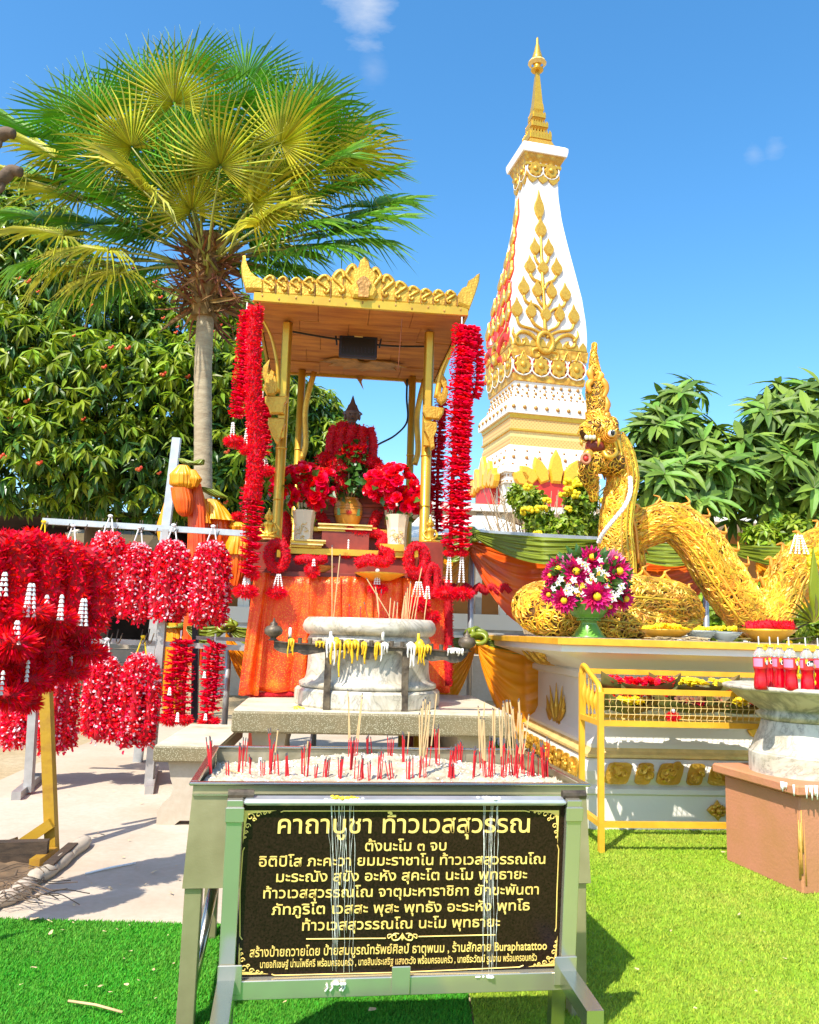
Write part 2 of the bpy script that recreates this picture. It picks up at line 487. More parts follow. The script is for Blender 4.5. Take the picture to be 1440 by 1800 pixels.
c=ramp(n,l,f,[(.40,(.52,.48,.32)),(.49,(.30,.28,.18)),(.52,(.22,.22,.14)),(.62,(.56,.52,.38))])
l.new(c,b.inputs['Base Color']);b.inputs['Roughness'].default_value=.45;M['marble_grimy']=m
m,n,l,b=nodes_of('terrazzo');v=tco(n)
vo=n.new('ShaderNodeTexVoronoi');vo.inputs['Scale'].default_value=120;l.new(v,vo.inputs['Vector'])
sp=ramp(n,l,vo.outputs['Distance'],[(.20,(.50,.45,.30)),(.40,(.17,.14,.07))])
f=noise(n,l,v,3,6)
c=mixc(n,l,ramp(n,l,f,[(.4,(0,0,0)),(.7,(.9,.9,.9))]),sp,(.24,.18,.09))
l.new(c,b.inputs['Base Color']);b.inputs['Roughness'].default_value=.5;bump(n,l,b,vo.outputs['Distance'],.15,.004);M['terrazzo']=m
m,n,l,b=nodes_of('slab_top');v=tco(n)
f=noise(n,l,v,5,7)
c=ramp(n,l,f,[(.35,(.74,.68,.52)),(.55,(.66,.60,.44)),(.7,(.44,.38,.24))])
l.new(c,b.inputs['Base Color']);b.inputs['Roughness'].default_value=.35;M['slab_top']=m
m,n,l,b=nodes_of('concrete');v=tco(n)
f=noise(n,l,v,1.1,9,.62);f2=noise(n,l,v,26,6,.7);f3=noise(n,l,v,.35,3)
c=ramp(n,l,f,[(.30,(.38,.31,.22)),(.5,(.50,.43,.33)),(.7,(.57,.51,.42))])
c=mixc(n,l,ramp(n,l,f2,[(.40,(.35,.35,.35)),(.62,(0,0,0))]),c,(.36,.29,.20))
c=mixc(n,l,ramp(n,l,f3,[(.4,(0,0,0)),(.7,(.6,.6,.6))]),c,(.50,.34,.23))
l.new(c,b.inputs['Base Color']);b.inputs['Roughness'].default_value=.85;bump(n,l,b,f2,.25,.006);M['concrete']=m
m,n,l,b=nodes_of('earth');v=tco(n)
f=noise(n,l,v,.5,8,.65);f2=noise(n,l,v,18,6,.7)
c=ramp(n,l,f,[(.30,(.32,.22,.11)),(.5,(.44,.33,.18)),(.7,(.50,.40,.25))])
c=mixc(n,l,ramp(n,l,f2,[(.42,(.5,.5,.5)),(.6,(0,0,0))]),c,(.26,.19,.10))
l.new(c,b.inputs['Base Color']);b.inputs['Roughness'].default_value=.95;bump(n,l,b,f2,.5,.02);M['earth']=m
m,n,l,b=nodes_of('ash_sand');v=tco(n)
f=noise(n,l,v,14,8,.75);f2=noise(n,l,v,70,4,.7)
c=ramp(n,l,f,[(.30,(.20,.16,.11)),(.43,(.46,.38,.25)),(.60,(.58,.50,.37)),(.75,(.72,.68,.60))])
l.new(c,b.inputs['Base Color']);b.inputs['Roughness'].default_value=.95;bump(n,l,b,f2,.6,.01);M['ash_sand']=m
def satin(key,c1,c2,rough=.36):
 m,n,l,b=nodes_of(key);v=tco(n)
 f=noise(n,l,v,2.2,3)
 c=ramp(n,l,f,[(.35,c1),(.65,c2)])
 l.new(c,b.inputs['Base Color']);b.inputs['Roughness'].default_value=rough
 b.inputs['Specular IOR Level'].default_value=.6
 t=n.new('ShaderNodeBsdfTranslucent');ms=n.new('ShaderNodeMixShader');ms.inputs[0].default_value=.10
 l.new(c,t.inputs[0]);l.new(b.outputs[0],ms.inputs[1]);l.new(t.outputs[0],ms.inputs[2])
 l.new(ms.outputs[0],n['Material Output'].inputs['Surface']);M[key]=m
satin('satin_green',(.17,.23,.012),(.24,.30,.02))
satin('satin_red',(.76,.045,.002),(.86,.17,.003))  # ramp puts red fold shadows and orange highlights into the cloth colour
satin('satin_orange',(.86,.26,.004),(.90,.40,.008))
satin('satin_gold',(.86,.44,.008),(.84,.34,.006))
m,n,l,b=nodes_of('brocade');v=tco(n)
vo=n.new('ShaderNodeTexVoronoi');vo.inputs['Scale'].default_value=90;l.new(v,vo.inputs['Vector'])
f=noise(n,l,v,5.5,6,.7)
base=ramp(n,l,f,[(.30,(.70,.02,.003)),(.52,(.80,.065,.004)),(.74,(.86,.20,.006))])
c=mixc(n,l,ramp(n,l,vo.outputs['Distance'],[(.18,(.6,.6,.6)),(.36,(0,0,0))]),base,(.88,.42,.02))
l.new(c,b.inputs['Base Color']);b.inputs['Roughness'].default_value=.38;b.inputs['Metallic'].default_value=.25
bump(n,l,b,vo.outputs['Distance'],.35,.006);M['brocade']=m
m,n,l,b=nodes_of('red_drink');b.inputs['Base Color'].default_value=(.55,.0,.012,1);b.inputs['Roughness'].default_value=.18
b.inputs['Transmission Weight'].default_value=.05;b.inputs['Coat Weight'].default_value=.15;M['red_drink']=m
m,n,l,b=nodes_of('clear_plastic');b.inputs['Base Color'].default_value=(.9,.9,.88,1);b.inputs['Roughness'].default_value=.1
b.inputs['Transmission Weight'].default_value=.75;b.inputs['IOR'].default_value=1.15;M['clear_plastic']=m
m,n,l,b=nodes_of('glass_dish');b.inputs['Base Color'].default_value=(.7,.75,.72,1);b.inputs['Roughness'].default_value=.1
b.inputs['Transmission Weight'].default_value=.6;b.inputs['IOR'].default_value=1.3;M['glass_dish']=m
m,n,l,b=nodes_of('relief_gold');v=tco(n)
f=noise(n,l,v,3.2,3);vo=n.new('ShaderNodeTexVoronoi');vo.inputs['Scale'].default_value=2.4;l.new(v,vo.inputs['Vector'])
c=ramp(n,l,vo.outputs['Distance'],[(.1,(.88,.56,.09)),(.55,(.60,.30,.04))])
l.new(c,b.inputs['Base Color']);b.inputs['Roughness'].default_value=.42;b.inputs['Metallic'].default_value=.4
bump(n,l,b,vo.outputs['Distance'],.7,.12);M['relief_gold']=m
m,n,l,b=nodes_of('lattice_gold');v=tco(n)
def wave(sx,sz):
 mp=n.new('ShaderNodeMapping');mp.inputs['Rotation'].default_value=(0,sx,0);l.new(v,mp.inputs['Vector'])
 w=n.new('ShaderNodeTexWave');w.inputs['Scale'].default_value=1.6;l.new(mp.outputs[0],w.inputs['Vector']);return w.outputs['Fac']
mm=n.new('ShaderNodeMath');mm.operation='MULTIPLY';l.new(wave(.785,0),mm.inputs[0]);l.new(wave(-.785,0),mm.inputs[1])
c=ramp(n,l,mm.outputs[0],[(.15,(.80,.50,.16)),(.5,(.64,.34,.10))])
l.new(c,b.inputs['Base Color']);b.inputs['Roughness'].default_value=.5;b.inputs['Metallic'].default_value=.3;M['lattice_gold']=m
def sheet(name,poly,z,m_,sub=0):
 mb=MB();mb.add([(p[0],p[1],z)for p in poly],[tuple(range(len(poly)))])
 o=mb.build(name,m_);return tag(o,kind='structure')
sheet('ground',[(-900,-60),(900,-60),(900,1500),(-900,1500)],0.0,M['earth'])
YT=G(160,1622).y
edge=[G(-420,1480),G(-60,1395),G(0,1372),G(60,1345),G(120,1318),G(180,1297),G(260,1275),G(420,1266),G(700,1276),G(1000,1296)]
path=[(-3.6,YT-.3),(2.2,YT-.3),(2.9,6.9)]+[(q.x,q.y)for q in reversed(edge)]
path=[(-3.6,YT-.3),(2.2,YT-.3),(2.9,edge[-1].y)]+[(q.x,q.y)for q in reversed(edge)]
sheet('concrete_path',path,.004,M['concrete'])
XS=G(826,1776).x
turfA=[(-3.5,-1.0),(XS,-1.0),(XS,YT),(-3.5,YT-.02)]
turfB=[(XS+.006,-1.0),(6.5,-1.0),(6.5,6.1),(.62,5.55),(.62,YT+.1),(XS+.006,YT+.1)]
sheet('turf',turfA,.008,M['turf_base_green'])
sheet('turf',turfB,.012,M['turf_base_lime'])
def inpoly(P,poly):
 x,y=P[:,0],P[:,1];r=np.zeros(len(P),bool);j=len(poly)-1
 for i in range(len(poly)):
  xi,yi=poly[i][:2];xj,yj=poly[j][:2]
  hit=((yi>y)!=(yj>y))&(x<(xj-xi)*(y-yi)/(yj-yi+1e-12)+xi)
  r^=hit;j=i
 return r
def blades(name,poly,key,z,N,x0,x1,y0,y1,label):
 P=np.stack([rng.uniform(x0,x1,N),y0+(y1-y0)*rng.random(N)**1.25],1)
 P=P[(np.abs(P[:,0])<P[:,1]*.62+.25)&inpoly(P,poly)]
 k=len(P);an=rng.uniform(0,6.283,k);h=rng.uniform(.005,.014,k);w_=rng.uniform(.0012,.0028,k)*(.6+P[:,1]*.25)
 lean=rng.uniform(0,.012,k);la=rng.normal(.6,1.3,k)
 V=np.zeros((k,3,3));ca,sa=np.cos(an),np.sin(an)
 V[:,0]=np.stack([P[:,0]-ca*w_,P[:,1]-sa*w_,np.full(k,z)],1)
 V[:,1]=np.stack([P[:,0]+ca*w_,P[:,1]+sa*w_,np.full(k,z)],1)
 V[:,2]=np.stack([P[:,0]+np.cos(la)*lean,P[:,1]+np.sin(la)*lean,z+h],1)
 F=np.arange(k*3).reshape(k,3)
 mb=MB();mb.add(V.reshape(-1,3),F);o=mb.build(name,M[key])
 tag(o,label,'grass',kind='stuff')
blades('artificial_grass',turfA,'turf_green',.008,230000,-2.3,XS,2.15,YT+.01,'bright green artificial grass left of the seam under the black sign')
blades('artificial_grass',turfB,'turf_lime',.012,300000,XS,3.6,2.15,6.1,'yellow green artificial grass between the sign, the golden basket and the pedestal')
def flake_mesh(seed):
 g=np.random.default_rng(seed);k=6
 a_=np.arange(k)*6.283/k;r=g.uniform(.6,1.1,k)
 V=np.stack([np.cos(a_)*r,np.sin(a_)*r*.5,g.uniform(0,.35,k)],1);V=np.vstack([[0,0,.15],V])
 mb=MB();mb.add(V,[(0,i+1,(i+1)%k+1)for i in range(k)]);return mb.mesh('dry_leaf',M['dry_flake'])
fm=[flake_mesh(i)for i in range(4)]
def flake(p,s_,z=.03):
 o=link('dry_leaf',random.choice(fm),None,(p[0],p[1],z),(random.uniform(-.4,.4),random.uniform(-.4,.4),random.uniform(0,6.3)),s_)
 return o
known=[(88,1655,.020),(60,1630,.028),(183,1652,.011),(205,1648,.010),(108,1650,.012),(58,1718,.013),(228,1688,.010),(36,1748,.010),(175,1752,.014),(193,1762,.012),(268,1722,.011),(310,1722,.010),(221,1748,.012),(240,1740,.009),(655,1793,.018),(500,1779,.008),(750,1765,.008),(1250,1497,.015),(1272,1508,.018),(1110,1600,.010),(1180,1650,.010),(1300,1620,.012),(1380,1700,.012),(1120,1720,.012),(1240,1560,.010),(1330,1760,.012)]
for(x,y,s_)in known:
 tag(flake(G(x,y),s_),'small dry tan leaf scrap lying on the artificial grass','dry leaf','dry leaf scraps on the artificial grass')
for i in range(34):
 q=(random.uniform(60,330),random.uniform(1628,1795))if i<16 else(random.uniform(1040,1430),random.uniform(1490,1790))
 tag(flake(G(*q),random.uniform(.004,.009)),'small dry tan leaf scrap lying on the artificial grass','dry leaf','dry leaf scraps on the artificial grass')
for(x,y)in[(172,1467),(180,1472),(227,1481),(165,1474),(215,1511),(150,1546),(210,1560),(193,1566),(186,1580),(160,1558),(108,1548),(130,1596),(72,1603),(270,1538),(300,1575),(315,1550),(310,1527),(255,1560),(240,1530),(120,1400),(90,1390),(200,1395),(250,1415)]:
 tag(flake(G(x,y),random.uniform(.010,.02),.012),'brown dry leaf scrap lying on the pale concrete path','dry leaf','dry leaf scraps on the concrete path')
def stick(p0,p1,r,label,key='tan_stick'):
 mb=MB();a_,b_=Vector(p0),Vector(p1);a_.z+=r;b_.z+=r
 mid=(a_+b_)/2+Vector((0,.004,.003));mb.merge(tube([a_,mid,b_],r,6),smooth=True)
 tag(mb.build('wooden_stick',M[key]),label,'stick')
stick(G(120,1762,.025),G(215,1782,.025),.004,'thin pale wooden stick lying on the green turf at lower left')
stick(G(150,1538,.005),G(238,1519,.005),.005,'thin white plastic straw lying on the concrete path','rope_white')
mb=MB();bed=[G(-260,1560),G(-60,1500),G(60,1497),G(130,1497),G(90,1540),G(0,1588),G(-80,1620),G(-320,1640)]
N=26
us=np.linspace(0,1,N);P0,P1,P2,P3=G(-300,1505),G(118,1500),G(-6,1598),G(-430,1612)
V=[]
for j in range(N):
 for i in range(N):
  p=(P0*(1-us[i])+P1*us[i])*(1-us[j])+(P3*(1-us[i])+P2*us[i])*us[j]
  ed=min(us[i],1-us[i],us[j],1-us[j])
  V.append((p.x,p.y,.006+min(ed*3,1)*(.02+.03*rng.random())))
F=[(j*N+i,(j+1)*N+i,(j+1)*N+i+1,j*N+i+1)for j in range(N-1)for i in range(N-1)]
mb.add(V,F,smooth=True);tag(mb.build('soil',M['soil']),kind='structure')
mb=MB()
for i in range(26):
 t=random.random();q=G(random.uniform(-20,80),random.uniform(1530,1582),.05)
 d=Vector((random.uniform(-.2,.2),random.uniform(-.08,.08),0));pts=[q-d,q-d*.3+Vector((0,.02,.02)),q+d*.4,q+d]
 mb.merge(tube(bez(pts,4),.0022,5),smooth=True)
tag(mb.build('dry_roots',M['bark']),'tangle of thin dry roots on the soil bed at the left edge','roots',kind='stuff')
kerb=thing('kerb','weathered concrete kerb of rounded stones beside the soil bed','kerb',G(60,1560))
ko=kerb.location
kp=[G(150,1487),G(118,1515),G(88,1538),G(52,1562),G(20,1588),G(-16,1600),G(-60,1625)]
for i in range(6):
 a_,b_=kp[i]-ko,kp[i+1]-ko;mb=MB()
 P=[a_+(b_-a_)*t+Vector((random.uniform(-.01,.01),random.uniform(-.01,.01),.03))for t in(.02,.3,.65,.97)]
 mb.merge(tube(bez(P,4),[.035+.01*math.sin(3.1*k/12)for k in range(13)],8,flat=.8),smooth=True);mb.build('kerb_stone',M['concrete'],kerb)
mb=MB();mb.merge(bar(G(-200,1505,.06),G(84,1497,.06),.06,.11));tag(mb.build('wooden_plank',M['dark_wood']),'dark plank edging the soil bed behind the yellow frame','plank')
mb=MB();mb.merge(bar(G(84,1528,.04),G(128,1490,.04),.05,.05));tag(mb.build('wooden_plank',M['dark_wood']),'short grey plank end lying along the kerb by the yellow post','plank')
TD=62.0
to=W(937,1117,TD)
TF=Frame(to.x,TD,13.3)
tower=fthing('temple_tower','tall white and gold square tower tapering to a golden spire against the sky','tower',TF)
def wpx(w_,y):
 p=W(937,y,TD);d=(Vector((0,math.cos(math.radians(PITCH)),math.sin(math.radians(PITCH))))).dot(p-Vector((0,0,EYE)))
 return w_/FPX*d/1.30/2
def tz(y):return TF.pl(940,y,0).z
def lo(name,rows,key,zz=None):
 """square loft from (y px of the near face, full px width)"""
 mb=MB();pr=[(wpx(w_,y),tz(y))for y,w_ in rows]
 mb.merge(loft_rect([(h,z)for h,z in pr],0,0,0,0));return mb.build(name,M[key],tower)
HW=[(300,74),(333,74),(355,75),(400,88),(440,106),(480,126),(510,141),(543,157),(585,170),(613,174),(640,172),(677,164),(700,158)]
HWy=np.array([q[0]for q in HW]);HWw=np.array([q[1]for q in HW])
rows=[(y,float(np.interp(y,HWy,HWw)))for y in np.linspace(700,300,34)]
lo('shaft',rows,'tower_white')
lo('neck_cove',[(318,76),(306,80),(296,92),(288,98)],'relief_gold')
lo('cap_slab',[(291,104),(284,108),(278,108),(274,98)],'tower_white')
lo('spire_base',[(276,74),(268,66),(262,58),(256,52)],'gold')
for a_,b_,w_ in((258,238,50),(234,220,38),(216,202,29)):
 lo('spire_tier',[(a_,w_*.78),(a_-3,w_),(a_-6,w_*.98),(b_+5,w_*.86),(b_,w_*.72)],'gold')
 h=wpx(w_,a_);z0=tz(a_-4);z1=tz(b_-1);mb=MB();k=7
 for q in range(4):
  for i in range(k):
   t=-1+(2*i+1)/k
   ol=[(-h/k,0),(h/k,0),(h/k*.9,(z1-z0)*.55),(0,(z1-z0)),(-h/k*.9,(z1-z0)*.55)]
   V,F=prism(ol,.12,(t*h,-h,z0));mb.merge((np.asarray(V)@Rz(q*math.pi/2).T,F))
 mb.build('flame_row',M['gold_smooth'],tower)
lo('spire_shaft',[(201,20),(196,25),(186,22),(184,20),(150,13),(122,7)],'gold_smooth')
mb=MB()
z0=tz(124);u=(tz(64)-z0)/60.0
mb.merge(lathe([(.45,0),(.55,1.4*u),(.3,3*u),(.3,12*u),(.40,14*u),(.52,17*u),(.42,25*u),(.28,34*u),(.18,44*u),(.12,47*u),(.10,57*u),(.02,60*u)],12,(0,0,z0)),smooth=True)
mb.build('finial',M['gold_smooth'],tower)
mb=MB();mb.merge(lathe([(.50,0),(.78,4*u),(.70,7*u)],12,(0,0,z0+9*u),cap=False));mb.build('parasol_ring',M['gold_pale'],tower)
def hw_at(z):
 zs=[tz(y)for y in HWy][::-1];ws=[wpx(w_,y)for y,w_ in HW][::-1]
 return float(np.interp(z,zs,ws))
def face_pt(px,py):
 y=-4.0
 for _ in range(12):
  p=TF.pl(px,py,y);y=-hw_at(p.z)
 return p
def slope_up(z):
 d=Vector((0,-(hw_at(z+.3)-hw_at(z-.3)),.6));return d.normalized()
BUD=[(0,-.5),(.16,-.46),(.40,-.28),(.5,-.10),(.42,.05),(.22,.22),(.10,.36),(0,.55),(-.10,.36),(-.22,.22),(-.42,.05),(-.5,-.10),(-.40,-.28),(-.16,-.46)]
def face_items(side,q_):
 """relief of branches and buds on one face, built in the front face and turned"""
 out_b=[]
 R=Rz(q_*math.pi/2)
 buds=[(947,362,17,52),(950,401,20,38),(939.5,434,17,32),(964,436,17,32),(931,466,19,33),(954,470,19,28),(978,470,19,33),(920,503,19,34),(944,508,18,32),(969,511,18,32),(993,515,19,34),(908,541,19,34),(933,545,18,32),(959,551,18,30),(983,551,18,32),(1008,554,19,34)]
 bm=MB()
 red=MB()
 for(x,y,w_,h_)in buds:
  p=face_pt(x,y);up=slope_up(p.z);sx=wpx(w_,y)*2*1.30/math.cos(math.radians(22));sy=abs(tz(y-h_/2)-tz(y+h_/2))
  ol=[(a_*sx,b_*sy)for a_,b_ in BUD]
  V,F=prism(ol,.26,p+Vector((0,-.12,0)),(1,0,0),up,bev=.10)
  out_b.append(((np.asarray(V)@R.T),F))
  if q_==3:
   V,F=prism([(a_*sx*1.25,b_*sy*1.15)for a_,b_ in BUD],.10,p+Vector((0,-.04,0)),(1,0,0),up)
   red.merge((np.asarray(V)@R.T,F))
 for V,F in out_b:
  b1=MB();b1.add(V,F);b1.build('bud_ornament',M['gold'],tower)
 st=MB()
 def br(pts,r0=.16,r1=.13):
  r0,r1=r0*.72,r1*.72
  P=bez([face_pt(*q)+Vector((0,-.10,0))for q in pts],5)
  V,F=tube(P,np.linspace(r0,r1,len(P)),6);st.merge((V@R.T,F),smooth=True)
  if q_==3:
   V,F=tube(P+np.array([0,.14,0]),np.linspace(r0,r1,len(P))*2.2,6,flat=1.0);red.merge((V@R.T,F),smooth=True)
 br([(948,388),(950,420),(952,470),(956,540),(958,585)],.13,.22)
 br([(939,450),(944,462),(952,470)]);br([(964,452),(961,462),(953,470)])
 for L,Rr in(([(931,482),(938,492),(950,498),(955,510)],[(978,486),(972,494),(961,499),(956,510)]),([(920,520),(926,532),(945,540),(957,560)],[(993,532),(988,540),(970,546),(959,562)]),([(944,524),(950,534),(957,542)],[(969,527),(965,536),(958,543)]),([(908,558),(914,572),(938,580),(957,592)],[(1008,571),(1002,581),(980,584),(960,594)]),([(933,561),(940,571),(953,580)],[(983,567),(977,576),(962,583)])):
  br(L,.17,.15);br(Rr,.17,.15)
 for s_ in(-1,1):
  X=lambda a_:958+s_*a_
  dy=0 if s_<0 else 6
  br([(X(12),602+dy),(X(26),588+dy),(X(42),584+dy),(X(52),592+dy),(X(50),604+dy),(X(40),606+dy),(X(36),600+dy),(X(41),596+dy)],.24,.10)
  br([(X(50),596+dy),(X(57),586+dy),(X(56),576+dy)],.24,.05)
  br([(X(8),612+dy),(X(22),616+dy),(X(20),628+dy),(X(10),626+dy),(X(12),620+dy)],.20,.08)
  for kx in(38,60):
   for dd in(-7,7):
    br([(X(kx+dd),634+dy*.6),(X(kx),616+dy*.6)],.16,.05)
 c_=face_pt(958,603);ring=[(math.cos(t)*.62,math.sin(t)*.78)for t in np.linspace(0,6.283,17)[:-1]]
 P=[c_+Vector((x,-.12,z))for x,z in ring];V,F=tube(P,.2,6,closed=True);st.merge((V@R.T,F),smooth=True)
 st.build('scroll_relief',M['gold'],tower)
 if q_==3:red.build('red_backing',M['red_paint'],tower)
face_items('front',0);face_items('left',3)
def band(y0,y1,key='relief_gold',proud=.10):
 mb=MB();zs=[tz(y0),tz(y1)]
 pr=[(hw_at(zs[0]),zs[0]),(hw_at(zs[0])+proud,zs[0]+.02),(hw_at(zs[1])+proud,zs[1]-.02),(hw_at(zs[1]),zs[1])]
 mb.merge(loft_rect(pr,0,0,0,0,cap=False));return mb.build('relief_band',M[key],tower)
band(652,634);band(692,680);band(678,654,'red_paint',.05);band(304,296);band(310,305,'gold_smooth',.2);band(328,320);band(320,310,'white_paint',.04)
def rosettes(y,n_,r,halfy=None):
 z=tz(y);h=hw_at(z)
 for q in(0,3):
  R=Rz(q*math.pi/2)
  for i in range(n_):
   x=-h+h*2*(i+.5)/n_;mb=MB()
   k=8;ol=[]
   for j in range(k*2):
    rr=r if j%2==0 else r*.78
    ol.append((math.cos(j*math.pi/k)*rr,math.sin(j*math.pi/k)*rr*1.15))
   V,F=prism(ol,.24,(x,-h-.10,z),bev=.08);mb.merge((np.asarray(V)@R.T,F))
   V,F=ball((x,-h-.24,z),(r*.35,.14,r*.35),8,5);mb.merge((V@R.T,F),smooth=True)
   ring=[(x+math.cos(t)*r*1.12,-h-.10,z+math.sin(t)*r*1.12)for t in np.linspace(0,6.283,17)[:-1]]
   V,F=tube(ring,.07,5,closed=True);mb.merge((V@R.T,F),1,smooth=True)
   mb.build('rosette',[M['gold'],M['white_paint']],tower)
rosettes(666,4,.70);rosettes(315,2,.62)
def scallops(y,n_,up,hgt):
 z=tz(y);h=hw_at(z);mb=MB()
 for q in(0,3):
  R=Rz(q*math.pi/2)
  for i in range(n_):
   x=-h+h*2*(i+.5)/n_;w_=h/n_
   s_=1 if up else-1
   ol=[(-w_,0),(w_,0),(w_*.8,s_*hgt*.5),(0,s_*hgt),(-w_*.8,s_*hgt*.5)]
   if not up:ol=ol[::-1]
   V,F=prism(ol,.14,(x,-h-.06,z));mb.merge((np.asarray(V)@R.T,F))
 mb.build('scallop_row',M['gold'],tower)
scallops(327,3,False,.55);scallops(296,4,True,.8);scallops(634,9,True,.7)
def tier(rows,key='tower_white',name='moulded_tier'):
 return lo(name,rows,key)
tier([(724,176),(716,168),(706,160),(700,156),(684,160),(680,160)])
tier([(750,202),(744,204),(734,200),(728,192),(722,176)])
tier([(757,190),(748,192)],'gold_smooth','gold_moulding')
tier([(776,186),(757,186)],'lattice_gold','gold_moulding')
tier([(778,192),(775,192)],'gold_smooth','gold_moulding')
tier([(788,184),(778,184)],'gold_pale','gold_moulding')
tier([(804,188),(788,188)],'lattice_gold','gold_moulding')
tier([(850,226),(842,222),(832,212),(812,200),(803,194)])
tier([(862,212),(850,214)]);tier([(868,222),(861,222)]);tier([(1130,208),(868,205)])
for y in(845,812,738,862):
 pass
mb=MB()
def studs(y,w_,n_,r):
 z=tz(y);h=wpx(w_,y)
 for q in(0,3):
  R=Rz(q*math.pi/2)
  for i in range(n_):
   V,F=ball((-h+h*2*(i+.5)/n_,-h,z),r,6,4);mb.merge((V@R.T,F),smooth=True)
studs(740,203,8,.17);studs(718,172,12,.09);studs(706,162,12,.08);studs(699,159,8,.14);studs(691,159,14,.07);studs(684,160,7,.14)
studs(712,166,8,.13);studs(824,208,7,.15);studs(812,200,7,.09);studs(836,216,7,.09);studs(855,214,22,.07);studs(865,222,24,.07)
mb.build('gold_studs',M['gold_dark'],tower)['kind']='stuff'
for q in(0,3):
 R=Rz(q*math.pi/2);h=wpx(206,900)
 for i in range(-7,8):
  if abs(i)<1:continue
  mb=MB();V,F=box(i*h/7.6,-h-.10,tz(935),h/26,.28,abs(tz(868)-tz(1000)));mb.merge((np.asarray(V)@R.T,F));
  mb.build('pilaster',M['red_paint']if(i%2 and abs(i)>1 and abs(i)!=7)else M['tower_white'],tower)
 for(dx,hh,lean)in((0,2.5,0),(-.85,2.0,-.4),(.85,2.0,.4),(-1.6,1.6,-.8),(1.6,1.6,.8),(-2.2,1.2,-1.1),(2.2,1.2,1.1)):
  ol=[(-.35,0),(.35,0),(.55,hh*.4),(.36,hh*.75),(0,hh),(-.36,hh*.75),(-.55,hh*.4)]
  c_,s_=math.cos(lean),math.sin(lean);ol=[(x*c_+z*s_,-x*s_+z*c_)for x,z in ol]
  mb=MB();V,F=prism(ol,.4,(dx,-h-.7,tz(866)),bev=.15);mb.merge((np.asarray(V)@R.T,F));mb.build('flame_pediment',M['gold_frame'],tower)
 mb=MB();V,F=box(0,-h-.35,tz(925),3.4,.6,abs(tz(868)-tz(990)));mb.merge((np.asarray(V)@R.T,F));mb.build('door',M['red_paint'],tower)
def leafp(L=1.0,w_=.16,droop=.25,fold=.06,seg=3):
 """a lance shaped leaf from the origin along +z, folded on its midrib"""
 V=[];F=[]
 for i in range(seg+1):
  t=i/seg;ww=w_*math.sin(math.pi*min(.97,.08+.9*t));x=-droop*t*t
  if i==seg:V.append((x,0,t*L));continue
  V+=[(x+fold*ww/w_,-ww,t*L),(x,0,t*L),(x+fold*ww/w_,ww,t*L)]
 for i in range(seg-1):
  a_=i*3
  F+=[(a_,a_+1,a_+4,a_+3),(a_+1,a_+2,a_+5,a_+4)]
 a_=(seg-1)*3;F+=[(a_,a_+1,a_+3),(a_+1,a_+2,a_+3)]
 return np.array(V),F
def cluster(nl,L,w_,spread,g,down=0.0,seg=2,droop=.2):
 """a sprig: nl leaves leaving one point"""
 mb=MB();D=[]
 for i in range(nl):
  a_=i*2.4+g.uniform(-.3,.3);e_=g.uniform(spread[0],spread[1])
  D.append((math.cos(a_)*math.cos(e_),math.sin(a_)*math.cos(e_),math.sin(e_)-down))
 D=np.array(D);R=[]
 for d in D:
  z=d/np.linalg.norm(d);y=np.cross(z,[0,0,1.0]);y/=max(np.linalg.norm(y),1e-6);x=np.cross(y,z);R.append(np.stack([x,y,z],1))
 mb.scatter(leafp(1,w_,droop,.05,seg),np.zeros((nl,3)),np.array(R),L*g.uniform(.75,1.1,nl))
 V=np.concatenate(mb.V);F=[tuple(f)for a2,_,_ in mb.F for f in a2.tolist()]
 return V,F
def blob_points(blobs,n,g,shell=.55):
 """points inside a union of ellipsoids, denser at the surface"""
 vol=np.array([b_[3]*b_[4]*b_[5]for b_ in blobs])**.67;vol/=vol.sum();idx=g.choice(len(blobs),n,p=vol)
 d=rdir(n,g);r=g.random(n)**(1/3.0);r=shell+(1-shell)*r;B=np.array(blobs)[idx]
 return B[:,:3]+d*r[:,None]*B[:,3:6],d
def limbs(mb,base,tips,r0,g,n=6):
 for t in tips:
  b_=Vector(base);t=Vector(t);m1=b_.lerp(t,.4)+Vector((g.normal()*.25,g.normal()*.25,.3));m2=b_.lerp(t,.75)+Vector((g.normal()*.2,g.normal()*.2,.1))
  P=bez([b_,m1,m2,t],4);mb.merge(tube(P,np.linspace(r0,r0*.18,len(P)),n),smooth=True)
g=np.random.default_rng(3)
